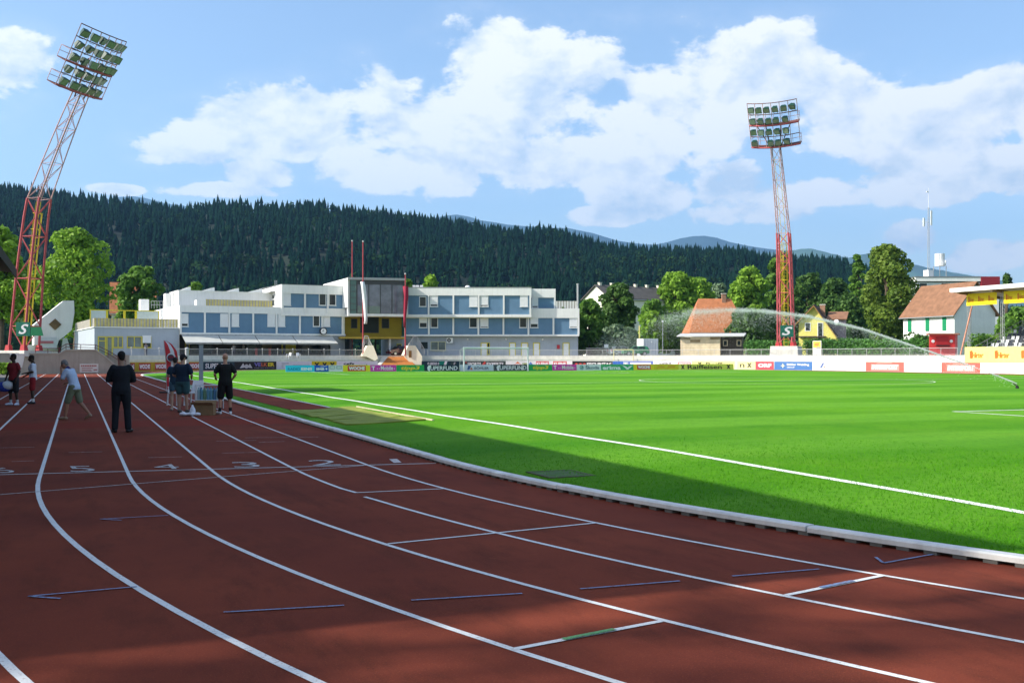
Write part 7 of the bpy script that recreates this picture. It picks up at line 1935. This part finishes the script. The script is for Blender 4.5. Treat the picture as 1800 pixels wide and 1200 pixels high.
        limb(mb, [J['hp' + d], lerp(J['hp' + d], J['kn' + d], .4), J['kn' + d], lerp(J['kn' + d], J['an' + d], .3), J['an' + d]], [.092 * s * b, .080 * s * b, .055 * s, .057 * s, .037 * s], 12)
        limb(mb, [J['an' + d] - V3((0, 0, .03 * s)), lerp(J['an' + d], J['to' + d], .6) - V3((0, 0, .012 * s)), J['to' + d]], [.040 * s, .036 * s, .026 * s], 8)
    link('body', remesh(mb, 'body', m_sk, voxel), t)
    # eyes
    for x in (-1, 1):
        g = MB(); g.ball(hq(x * .031, .083, .018), .011 * s, 8, 6); obj('eye', g, pm('eye_dark', (0.03, 0.02, 0.02), 0.3), t, local=True)
    if not bald:
        mb = MB(); mb.ball(hq(0, -.020, .048), .101 * s, 14, 10, (0.84, 1.0, 0.95), Rm.to_4x4()); mb.ball(hq(0, -.055, -.01), .072 * s, 12, 8, (0.95, .75, 1.0), Rm.to_4x4())
        hm = remesh(mb, 'hair', pm('hair_%d' % int(hair[0] * 1000), hair, 0.75, var=0.3, scale=30), voxel * 0.9, 1)
        link('hair', hm, t)
    # shirt
    (scol, slen) = shirt; m_s = pm('cloth_%02x%02x%02x' % tuple(int(c * 255) for c in scol), scol, 0.85, var=0.10, scale=5, bump=0.25, bscale=14)
    mb = MB(); torso(mb, .018, flare=.012)
    for d in 'LR':
        e = lerp(J['sh' + d], J['el' + d], min(1, slen)); pts = [lerp(J['sh' + d], J['che'], .15), lerp(J['sh' + d], e, .5), e]; rr = [.075 * s * b, .068 * s * b, (.066 if slen <= 1 else .052) * s * b]
        if slen > 1: pts.append(lerp(J['el' + d], J['wr' + d], min(1, slen - 1))); rr.append(.040 * s)
        limb(mb, pts, rr)
    link('shirt', remesh(mb, 'shirt', m_s, voxel * 0.9, 3), t)
    if collar:
        mb = MB(); limb(mb, [lerp(J['nec'], J['che'], .12), lerp(J['nec'], J['hea'], .15)], [.074 * s, .068 * s], 12); link('collar', remesh(mb, 'collar', pm('collar_cloth', collar, .85), voxel * .8, 1), t)
    # trousers or shorts
    (pcol, plen) = pants; m_p = pm('cloth_%02x%02x%02x' % tuple(int(c * 255) for c in pcol), pcol, 0.85, var=0.12, scale=5, bump=0.25, bscale=14)
    mb = MB(); loft(mb, [(lerp(J['pel'], J['wai'], -1.1), .150 * b * s, .115 * b * s), (lerp(J['pel'], J['wai'], -.4), .185 * b * s, .140 * b * s), (J['pel'], .180 * b * s, .133 * b * s), (lerp(J['pel'], J['wai'], .55), .160 * b * s, .118 * b * s)])
    for d in 'LR':
        h, k, a = J['hp' + d], J['kn' + d], J['an' + d]
        if plen <= 1: e = lerp(h, k, plen); limb(mb, [h, lerp(h, e, .5), e], [.108 * s * b, .104 * s * b, .100 * s * b], 12)
        else: e = lerp(k, a, plen - 1); limb(mb, [h, lerp(h, k, .5), k, lerp(k, e, .5), e], [.105 * s * b, .095 * s * b, .078 * s, .075 * s, .072 * s], 12)
    link('trousers' if plen > 1 else 'shorts', remesh(mb, 'shorts', m_p, voxel * 0.9, 3), t)
    # shoes and socks
    for d in 'LR':
        a, to = J['an' + d], J['to' + d]
        mb = MB(); fl = V3((to.x - a.x, to.y - a.y, 0)).normalized(); z = min(a.z - .05 * s, to.z + .01 * s)
        heel = a - fl * .035 * s - V3((0, 0, .048 * s)); limb(mb, [heel, lerp(heel, to, .5) + V3((0, 0, .008 * s)), to], [.045 * s, .048 * s, .034 * s], 10); mb.ball(a - V3((0, 0, .03 * s)), .05 * s, 10, 7)
        link('shoe', remesh(mb, 'shoe', pm('shoe_%02x%02x%02x' % tuple(int(c * 255) for c in shoes), shoes, 0.5, var=0.1), voxel * 0.8, 1), t)
        if socks:
            mb = MB(); limb(mb, [a, lerp(a, J['kn' + d], .22)], [.046 * s, .049 * s], 10); link('sock', remesh(mb, 'sock', pm('sock_%02x' % int(socks[0] * 255), socks, .9), voxel * .8, 1), t)
    if cap:
        mb = MB(); mb.ball(hq(0, -.012, .055), .106 * s, 14, 9, (0.85, 1.0, 0.85), Rm.to_4x4()); mb.tube(hq(0, .08, .05), hq(0, .15, .04), .06 * s, .05 * s, 10)
        link('cap', remesh(mb, 'cap', pm('cap_cloth', cap, .85), voxel * .8, 1), t)
    return t
DK = (0.045, 0.026, 0.018)
def ground_at(u, v): p = G(u, v); return Vector((p.x, p.y, 0.0))
CAMF = -TH                                     # heading that faces away from the camera (local +y = view axis)
# red shirt, talking, bag in hand
p1 = person('person in a red shirt and black shorts holding a blue bag', ground_at(24, 712), CAMF + R(160), 1.84, dict(elL=(-.25, -.02, 1.16), wrL=(-.23, .10, .92), elR=(.26, -.02, 1.15), wrR=(.30, .06, .90), anL=(-.15, -.02, .085), toL=(-.2, .15, .035), anR=(.15, -.02, .085), toR=(.2, .15, .035), knL=(-.125, .02, .5), knR=(.125, .02, .5)), DK, ((0.20, 0.018, 0.025), .6), ((0.012, 0.014, 0.018), .98), (0.55, 0.60, 0.72), (0.45, 0.47, 0.5), (0.008, 0.007, 0.006), head=(R(-35), R(-6)))
# white shirt, red shorts, gesturing to the left
p2 = person('person in a white shirt and red shorts gesturing with bent arms', ground_at(58, 709.5), CAMF + R(112), 1.80, dict(elL=(-.25, .0, 1.17), wrL=(-.20, .26, 1.12), elR=(.25, .03, 1.16), wrR=(.12, .27, 1.02), che=(0, .03, 1.32), hea=(0, .06, 1.65)), DK, ((0.55, 0.60, 0.70), .75), ((0.24, 0.015, 0.02), .85), (0.02, 0.02, 0.025), (0.6, 0.6, 0.58), (0.008, 0.007, 0.006), head=(R(10), R(-10)))
# walking with the hand at the face
p3 = person('person in a pale shirt and khaki shorts walking with hand at face', ground_at(131, 737), CAMF + R(82), 1.74, dict(pel=(0, 0, .95), wai=(0, .03, 1.08), che=(0, .11, 1.29), nec=(0, .20, 1.44), hea=(0, .30, 1.555), shL=(-.18, .16, 1.40), shR=(.18, .16, 1.40), elL=(-.20, .26, 1.14), wrL=(-.07, .37, 1.41), elR=(.22, .10, 1.13), wrR=(.16, .30, 1.04), knL=(-.10, .16, .50), anL=(-.10, .22, .085), toL=(-.11, .40, .035), knR=(.10, -.10, .50), anR=(.10, -.40, .16), toR=(.11, -.27, .035)), (0.34, 0.17, 0.11), ((0.42, 0.52, 0.70), .8), ((0.15, 0.17, 0.11), .92), (0.30, 0.20, 0.13), None, (0.16, 0.155, 0.15), head=(0, R(-38)), collar=(0.03, 0.03, 0.12))
# black suit, arms folded
p4 = person('person in a black suit with folded arms standing on the lane line', ground_at(213, 759.5), CAMF + R(18), 1.86, dict(elL=(-.275, .05, 1.15), wrL=(-.03, .20, 1.17), elR=(.265, .06, 1.15), wrR=(.05, .22, 1.11), anL=(-.13, -.02, .085), toL=(-.19, .16, .035), anR=(.15, -.04, .085), toR=(.22, .13, .035), knL=(-.115, .02, .5), knR=(.125, .02, .5)), (0.28, 0.16, 0.11), ((0.008, 0.011, 0.017), 1.95), ((0.008, 0.011, 0.016), 1.95), (0.008, 0.008, 0.009), None, (0.006, 0.006, 0.006), build=1.08, head=(R(20), R(-5)))
# navy T-shirt seen from behind
p5 = person('person in a navy T-shirt and teal shorts seen from behind at the stall', ground_at(321, 725), CAMF + R(-8), 1.82, dict(elL=(-.29, -.02, 1.15), wrL=(-.22, .17, 1.06), elR=(.29, -.0, 1.15), wrR=(.20, .20, 1.08), anL=(-.10, -.02, .085), anR=(.13, .02, .085), toR=(.17, .2, .035)), (0.40, 0.23, 0.16), ((0.008, 0.022, 0.045), .72), ((0.03, 0.085, 0.10), .62), (0.05, 0.04, 0.035), None, (0.012, 0.010, 0.009), build=1.22, head=(R(-15), R(-12)), cap=(0.012, 0.013, 0.018))
p6 = person('person in blue shorts mostly hidden behind the navy T-shirt', ground_at(308, 721), CAMF + R(25), 1.72, dict(elL=(-.24, .05, 1.16), wrL=(-.12, .24, 1.12)), (0.46, 0.29, 0.21), ((0.015, 0.04, 0.07), .6), ((0.05, 0.11, 0.16), .5), (0.42, 0.32, 0.26), None, (0.02, 0.015, 0.012), head=(0, R(-10)))
# bald man in black
p7 = person('person in a black T-shirt and shorts with white trainers at the stall', ground_at(396, 727.5), CAMF + R(22), 1.84, dict(elL=(-.30, .02, 1.17), wrL=(-.24, .26, 1.07), elR=(.29, -.10, 1.17), wrR=(.20, .08, 1.00), anL=(-.16, .0, .085), toL=(-.27, .15, .035), anR=(.15, .02, .085), toR=(.18, .2, .035), knL=(-.13, .03, .5), knR=(.125, .03, .5)), (0.42, 0.22, 0.15), ((0.006, 0.008, 0.010), .72), ((0.005, 0.006, 0.008), .95), (0.66, 0.67, 0.68), (0.015, 0.015, 0.018), bald=True, build=1.06, head=(R(10), R(-8)))
# small figures by the clubhouse
FAR = [(256.5, 143.5, 1.75, R(180), (0.20, 0.18, 0.19), (0.05, 0.05, 0.08), 'distant person in grey standing before the yellow framed windows'), (411, 150, 1.72, R(190), (0.45, 0.45, 0.48), (0.16, 0.14, 0.18), 'distant person in pale clothes under the awning'), (428, 151.5, 1.75, R(150), (0.40, 0.38, 0.30), (0.02, 0.02, 0.02), 'distant person in cream top and dark trousers in the cafe')]
for (u, d, H, a, sc_, pc_, lab) in FAR:
    person(lab, W(u, d, ZT), CAMF + a, H, dict(elL=(-.26, .05, 1.17), wrL=(-.20, .2, 1.05)), (0.40, 0.24, 0.17), (sc_, .7), (pc_, 1.95), (0.03, 0.03, 0.03), voxel=0.035)

# ---------------- what they carry and what stands round them
def cloth(c, n): return pm(n, c, 0.8, var=0.12, scale=5, bump=0.2)
b0 = ground_at(3, 712); bag = thing('sports_bag', 'blue and white sports bag hanging beside the red shirt', 'bag', (b0.x + 0.05, b0.y - 0.1, 0.45))
mb = MB(); c = Vector((b0.x + 0.1, b0.y - 0.1, 0.66)); rt = Vector((CT, -ST, 0))
mb.ball(c, .21, 14, 9, (1.5, .8, .9)); me_ = remesh(mb, 'bag_body', cloth((0.02, 0.045, 0.30), 'bag_blue'), .03, 2); inv = ROOTM[bag.name]
me_.transform(inv); link('bag_body', me_, bag)
mb = MB(); mb.ball(c + rt * .12 + V3((0, 0, .05)), .19, 14, 9, (1.2, .9, .85)); me_ = remesh(mb, 'bag_end', cloth((0.58, 0.62, 0.66), 'bag_white'), .03, 2); me_.transform(inv); link('bag_end', me_, bag)
g = MB(); hand = p1.matrix_basis @ Vector((.31, .06, .80)); g.path([c + rt * .1 + V3((0, 0, .17)), c + rt * .2 + V3((0, 0, .22)), Vector((b0.x, b0.y, 0)) + rt * .42 + V3((0, 0, .83))], 0.014, 6); obj('handle', g, MATS['bag_blue'], bag)
# feather flag
ff = thing('feather_flag', 'red and white feather flag with a dark round emblem', 'flag', tuple(ground_at(303, 690)))
d = 50.3; L_ = [(288, 598), (290.5, 615), (292, 635), (293, 655), (293.5, 684)]; Rr_ = [(288.6, 597.6), (302, 604), (311, 617), (313.5, 632), (310.5, 648), (303.5, 660), (302, 684)]
nl = 22; V = []
def along(tab, v): 
    for (a, b) in zip(tab, tab[1:]):
        if v <= b[1]: return a[0] + (b[0] - a[0]) * (v - a[1]) / (b[1] - a[1])
    return tab[-1][0]
vv = np.linspace(598.2, 684, nl)
def flag_strip(f0, f1, name, mat, v0=598.2, v1=684, dy=0.0):
    g = MB(); V = []; vs = np.linspace(v0, v1, nl)
    for v in vs:
        a, b = along(L_, v), along(Rr_, v)
        for f_ in (f0, f1):
            V.append(P(a + (b - a) * f_, v, d + 0.05 * math.sin(v * 0.12) + 0.05 * f_ + dy))
    m0 = len(V); V += [p + CW(0, 0.012, 0) for p in V]
    Fc = [(2 * i, 2 * i + 1, 2 * i + 3, 2 * i + 2) for i in range(nl - 1)] ; Fc += [tuple(q + m0 for q in f[::-1]) for f in Fc]
    Fc += [(2 * i + 2, 2 * i, 2 * i + m0, 2 * i + 2 + m0) for i in range(nl - 1)] + [(2 * i + 1, 2 * i + 3, 2 * i + 3 + m0, 2 * i + 1 + m0) for i in range(nl - 1)]
    g.add(V, Fc); return obj(name, g, mat, ff, smooth=False)
m_fr = cloth((0.66, 0.05, 0.06), 'flag_red'); m_fw = cloth((0.78, 0.78, 0.82), 'flag_white')
flag_strip(0, 0.42, 'flag_cloth', m_fr); flag_strip(0.42, 0.75, 'flag_cloth', m_fw); flag_strip(0.75, 1.0, 'flag_cloth', m_fr)
c = P(300.5, 628, d - 0.06); g = MB(); g.tube(c, c + CW(0, 0.02, 0), 0.21, n=20); obj('emblem', g, m_fw, ff)
g = MB(); g.tube(c + CW(0, -0.012, -0.02), c + CW(0, -0.002, -0.02), 0.165, n=20); obj('emblem_ring', g, solid((0.09, 0.07, 0.09), .7), ff)
g = MB(); g.prism([c + CW(-.14, -.03, -.02), c + CW(.14, -.03, -.02), c + CW(.14, -.03, .06), c + CW(-.14, -.03, .06)], CW(0, .012, 0)); obj('emblem_band', g, solid((0.30, 0.04, 0.06), .7), ff)
g = MB(); g.path([P(291.5, 692, d)] + [P(along(L_, v) - 0.4, v, d) for v in (684, 655, 635, 615, 599)] + [P(u, v, d) for u, v in Rr_[:4]], [0.016] * 6 + [0.012, 0.009, 0.007, 0.006], 6); obj('flag_rod', g, m_rail, ff)
g = MB(); q = P(292, 692, d); g.box(q.x - .3, q.x + .3, q.y - .3, q.y + .3, -0.005, .06); obj('foot', g, m_dark, ff)
# grey post by the kerb and pale pole behind
gp = thing('grey_post', 'square grey metal post standing beside the inner kerb', 'post', tuple(W(353.5, 50.5, 0)))
o = W(353.5, 50.5, 0); zt = zof(607.5, 50.5)
g = MB(); g.box(o.x - .09, o.x + .09, o.y - .09, o.y + .09, 0.0, zt); obj('shaft', g, pm('grey_post_paint', (0.30, 0.32, 0.36), .6, var=.08), gp)
g = MB(); g.box(o.x - .1, o.x + .1, o.y - .1, o.y + .1, zt + .001, zt + .03); obj('cap', g, m_galv, gp)
g = MB(); g.box(o.x - .16, o.x + .16, o.y - .16, o.y + .16, 0.0, .02); obj('foot_plate', g, m_galv, gp)
pw = thing('pale_lamp_pole', 'thick pale pole with rounded head before the cafe terrace', 'pole', tuple(W(328.5, 120, 0))); o = W(328.5, 120, 0)
g = MB(); g.tube((o.x, o.y, 0), (o.x, o.y, zof(613, 120)), .2, n=10); obj('shaft', g, pm('pale_pole', (0.40, 0.42, 0.44), .6), pw)
g = MB(); g.ball((o.x, o.y, zof(613, 120)), .24, 10, 7, (1, 1, .7)); obj('head', g, MATS['pale_pole'], pw)
# plastic chairs
def chair(label, o, rz, z0=0.0, group='white plastic garden chairs'):
    t = thing('plastic_chair', label, 'chair', (o.x, o.y, z0), rz, group); m = pm('white_plastic', (0.70, 0.71, 0.72), .45, var=.04)
    g = MB(); g.box(-.23, .23, -.22, .24, .42, .46); obj('seat', g, m, t, local=True)
    g = MB(); g.hexa([(-.23, -.25, .46), (.23, -.25, .46), (.23, -.21, .46), (-.23, -.21, .46)], [(-.19, -.36, .88), (.19, -.36, .88), (.19, -.33, .88), (-.19, -.33, .88)]); obj('backrest', g, m, t, local=True)
    for x in (-.22, .22):
        for y in (-.22, .22):
            g = MB(); g.bar((x * 1.12, y * 1.12, 0.0), (x, y, .42), .045, .045, (0, 1, 0)); obj('leg', g, m, t, local=True)
        g = MB(); g.bar((x, .22, .46), (x, .2, .64), .04, .04, (0, 1, 0)); g.bar((x, .24, .65), (x, -.28, .66), .05, .03); obj('armrest', g, m, t, local=True)
    return t
chair('white plastic chair behind the navy T-shirt person', ground_at(341, 712), CAMF + R(170)); chair('white plastic chair tucked behind the pale legs at the stall', ground_at(312, 712), CAMF + R(150))
# stacked water crates, cardboard box, white bag
def crate(label, o, rz, cols_):
    t = thing('drinks_rack', label, 'rack', tuple(o), rz); m = pm('blue_plastic', (0.10, 0.24, 0.36), .5, var=.1); mw = pm('white_wire', (0.55, 0.58, 0.60), .5)
    for x in (-.40, .40):
        for y in (-.2, .2):
            g = MB(); g.tube((x, y, 0.0), (x, y, .80), .018, n=6); obj('upright', g, mw, t, local=True)
    for z in (.28, .78):
        g = MB()
        for a, b in (((-.4, -.2), (.4, -.2)), ((.4, -.2), (.4, .2)), ((.4, .2), (-.4, .2)), ((-.4, .2), (-.4, -.2))): g.tube((a[0], a[1], z), (b[0], b[1], z), .018, n=5)
        obj('ring', g, mw, t, local=True)
    g = MB(); g.box(-.4, .4, -.2, .2, .285, .30); obj('shelf', g, mw, t, local=True)
    r_ = random.Random(4)
    for i in range(7):
        for j in range(2):
            x, y = -.33 + .11 * i, -.1 + .2 * j; c_ = r_.choice(cols_)
            g = MB(); g.tube((x, y, .301), (x, y, .60), .045, n=10); g.tube((x, y, .60), (x, y, .68), .045, .016, n=10); bt = obj('bottle', g, pm('bottle_%d' % int(c_[2] * 999), c_, .2, var=.05, spec=.5), t, local=True)
            g = MB(); g.tube((x, y, .681), (x, y, .71), .018, n=8); obj('bottle_cap', g, m, bt, local=True)
    return t
crate('blue drinks rack full of bottles between the two stall people', ground_at(368, 718), CAMF + R(-6), [(0.12, 0.30, 0.42), (0.30, 0.42, 0.46), (0.06, 0.16, 0.30), (0.14, 0.26, 0.16)])
cb = thing('cardboard_box', 'open brown cardboard box on the track at the stall', 'box', tuple(ground_at(358, 729)), CAMF + R(4)); m_cb = pm('cardboard', (0.24, 0.15, 0.075), .9, var=.12, scale=5)
for (x0, x1, y0, y1) in ((-.32, .32, -.2, -.19), (-.32, .32, .19, .2), (-.32, -.31, -.189, .189), (.31, .32, -.189, .189)):
    g = MB(); g.box(x0, x1, y0, y1, 0.0, .30); obj('side', g, m_cb, cb, local=True)
g = MB(); g.box(-.309, .309, -.189, .189, 0.0, .012); obj('bottom', g, m_cb, cb, local=True)
g = MB(); g.hexa([(-.32, -.2, .30), (.32, -.2, .30), (.32, -.19, .305), (-.32, -.19, .305)], [(-.32, -.34, .38), (.32, -.34, .38), (.32, -.33, .385), (-.32, -.33, .385)]); obj('flap', g, m_cb, cb, local=True)
g = MB(); g.hexa([(-.32, .19, .30), (.32, .19, .30), (.32, .2, .30), (-.32, .2, .30)], [(-.32, .30, .42), (.32, .30, .42), (.32, .31, .42), (-.32, .31, .42)]); obj('flap', g, m_cb, cb, local=True)
wb = thing('white_bag', 'crumpled white plastic bag lying beside the cardboard box', 'bag', tuple(ground_at(335, 731)), CAMF)
mb = MB(); r_ = random.Random(8)
for i in range(9): mb.ball((r_.uniform(-.25, .22), r_.uniform(-.12, .12), .06), r_.uniform(.05, .09), 8, 6, (1.4, 1, .7))
mb.ball((.06, 0, .14), .10, 10, 7, (.9, .8, 1.4)); mb.tube((.06, 0, .2), (.05, 0, .33), .06, .03, 8)
mb.v = [(x, y, max(0.0, z)) for x, y, z in mb.v]
link('bag_film', remesh(mb, 'bag_film', pm('white_film', (0.66, 0.68, 0.74), .4, var=.08), .018, 1), wb)
# cafe terrace furniture
for i, (u, a) in enumerate(((507.5, 150), (524.5, 210))): chair('white plastic chair on the terrace facing its twin' if i == 0 else 'white plastic chair on the terrace turned from its twin', rim(u, 48.0), CAMF + R(a), 1.42)
for i, u in enumerate((450.5, 474)):
    o = FL.p(FL.x(u, -0.4), -0.4, 0); t = thing('red_bin', 'red pillar bin under the awnings' , 'bin', (o.x, o.y, ZT), group='red pillar bins before the cafe'); m = solid((0.50, 0.06, 0.04), .5)
    g = MB(); g.tube((0, 0, 0), (0, 0, .95), .17, n=12); obj('body', g, m, t, local=True)
    g = MB(); g.tube((0, 0, .951), (0, 0, 1.03), .20, n=12); obj('lid', g, m, t, local=True)
def cafe_table(u, y, k):
    o = FL.p(FL.x(u, y), y, 0); t = thing('cafe_table', 'round dark cafe table with stools in the shade under the awnings', 'table', (o.x, o.y, ZT), group='cafe tables under the awnings'); m = pm('dark_furniture', (0.05, 0.045, 0.04), .6)
    g = MB(); g.tube((0, 0, .70), (0, 0, .74), .45, n=16); obj('table_top', g, pm('table_top', (0.22, 0.20, 0.18), .5), t, local=True)
    g = MB(); g.tube((0, 0, .03), (0, 0, .70), .04, n=8); obj('stem', g, m, t, local=True)
    g = MB(); g.tube((0, 0, 0), (0, 0, .03), .25, n=12); obj('foot', g, m, t, local=True)
    for a in (0.4, 2.5, 4.4):
        x, y_ = .75 * math.cos(a + k), .75 * math.sin(a + k); c_ = thing('cafe_chair', 'dark cafe chair at a table under the awnings', 'chair', (o.x + x, o.y + y_, ZT), a + k + R(90), 'dark cafe chairs')
        g = MB(); g.box(-.2, .2, -.2, .2, .42, .46); obj('seat', g, m, c_, local=True)
        g = MB(); g.box(-.2, .2, -.24, -.2, .46, .85); obj('backrest', g, m, c_, local=True)
        for xx in (-.17, .17):
            for yy in (-.17, .17): g = MB(); g.box(xx - .02, xx + .02, yy - .02, yy + .02, 0, .42); obj('leg', g, m, c_, local=True)
for k, u in enumerate((388, 418, 490, 536, 556, 574)): cafe_table(u, 1.8, k * 1.1)

# ================================================================== sprinkler and its spray
s0 = GG(1788, 682.5)
sp = thing('sprinkler', 'small black pitch sprinkler head throwing a long jet of water', 'sprinkler', tuple(s0))
g = MB(); g.tube((0, 0, -.05), (0, 0, .12), .09, .07, n=10); obj('body', g, m_dark, sp, local=True)
s1 = W(1216, 88, 0); dirv = Vector((s1.x - s0.x, s1.y - s0.y, 0)); rng_ = dirv.length; dirv.normalize(); sdv = Vector((-dirv.y, dirv.x, 0))
g = MB(); g.tube((0, 0, .13), dirv * .28 + Vector((0, 0, .24)), .035, .022, n=8); obj('nozzle', g, m_dark, sp, local=True)
def jet(x):                      # height of the jet over distance, from the photo's rise and fall
    tab = [(0, s0.z + .24), (.06, 1.0), (.18, 2.05), (.35, 3.45), (.52, 4.45), (.68, 5.05), (.82, 5.35), (1.0, 5.45), (1.15, 5.0), (1.3, 4.2), (1.5, 2.6), (1.7, 0.5)]
    return interp(tab, x)
def spray():
    r_ = np.random.default_rng(9); V = []; n = 120000
    t = r_.random(n) ** 0.85 * 1.62
    fall = np.where(r_.random(n) < np.clip(0.10 + 0.42 * t, 0, .55), r_.exponential(1.0, n) * (0.1 + 0.75 * np.minimum(t, 1.2)), 0)
    P_ = np.zeros((n, 3)); keep = np.ones(n, bool)
    for i in range(n):
        x = t[i]; rad = 0.02 + 0.20 * min(x, 1.2) ** 1.4 + (1.3 * max(0, x - 0.95)); z = jet(x) - fall[i] + r_.normal() * rad * 0.6
        if z < s0.z: keep[i] = False
        if r_.random() > 0.62 + 0.6 * mnoise.noise(Vector((x * 22, fall[i] * 1.5, 0))): keep[i] = False
        if x > 1.0 and r_.random() > 0.55 - 0.45 * (x - 1.0) - 0.35 * math.sin(x * 16): keep[i] = False
        q = Vector((s0.x, s0.y, 0)) + dirv * (x * rng_) + sdv * (r_.normal() * rad); P_[i] = (q.x, q.y, z)
    P_ = P_[keep]; n = len(P_)
    sz = (0.0045 + 0.008 * r_.random(n) ** 2)[:, None]
    tet = np.array([(1, 1, 1), (-1, -1, 1), (-1, 1, -1), (1, -1, -1)], float)
    Vv = (P_[:, None, :] + tet[None] * sz[:, None, :]).reshape(-1, 3)
    base = np.arange(n)[:, None] * 4
    Fc = np.concatenate([base + np.array(f) for f in ((0, 1, 2), (0, 3, 1), (0, 2, 3), (1, 3, 2))])
    m = bpy.data.materials.new('water_drops'); m.use_nodes = True; b = m.node_tree.nodes['Principled BSDF']
    b.inputs['Base Color'].default_value = (0.86, 0.90, 0.93, 1); b.inputs['Roughness'].default_value = 0.25
    tr = m.node_tree.nodes.new('ShaderNodeBsdfTranslucent'); tr.inputs['Color'].default_value = (0.9, 0.93, 0.95, 1); ms = m.node_tree.nodes.new('ShaderNodeMixShader'); ms.inputs[0].default_value = .5
    m.node_tree.links.new(b.outputs[0], ms.inputs[1]); m.node_tree.links.new(tr.outputs[0], ms.inputs[2]); m.node_tree.links.new(ms.outputs[0], m.node_tree.nodes['Material Output'].inputs['Surface'])
    tag(link('water_spray', quad_mesh_np('water_spray', Vv, Fc, m)), 'white spray of water drops arching from the sprinkler over the pitch', 'water spray', kind='stuff')
spray()

# ================================================================== trees left of the lanes that dapple the near track
def shade_tree(label, x, y, h, w, n, seed, zc=0.25, ls=.17):
    r_ = np.random.default_rng(seed); t = thing('tree', label, 'tree', (x, y, 0), 0, 'trees beside the grandstand')
    C_ = []; Rr = []
    for i in range(30):
        f = (i + .5) / 30; z = h * (zc + (1 - zc) * f); pr = math.sin(math.pi * (0.1 + .85 * f)) ** .6; a = i * 2.4 + r_.normal() * .4; q = r_.random() ** .5 * pr; lr = w * (.2 + .12 * r_.random())
        C_.append((math.cos(a) * q * (w - lr), math.sin(a) * q * (w - lr), min(z, h - lr))); Rr.append(lr)
    V, Fc = leaf_cloud(np.array(C_), np.array(Rr), n, ls, r_); link('crown', quad_mesh_np('crown', V, Fc, LEAF['mid']), t)
    g = MB(); g.path([(0, 0, -.1), (0.1, 0, h * .4), (0, 0.1, h * .8)], [.28, .2, .05], 8); obj('trunk', g, BARK, t, local=True)
    g = MB()
    for i in range(0, 30, 2): g.path([(0, 0, C_[i][2] * .6), tuple(C_[i])], [.09, .03], 5)
    tag(obj('limbs', g, BARK, t, local=True), kind='stuff')
shade_tree('leafy tree past the end of the grandstand beside the apron', -11.0, 1.4, 17.0, 4.4, 20000, 21)
shade_tree('broad leafy tree on the apron behind the first tree', -12.0, -7.5, 16.5, 6.0, 20000, 22)
shade_tree('tall tree behind the grandstand back wall with thin branches', -34.0, 11.2, 31.0, 4.2, 1500, 23, 0.3, .24)
shade_tree('tall dense tree behind the grandstand near end', -35.0, 5.6, 31.5, 3.8, 6000, 24, 0.25, .3)
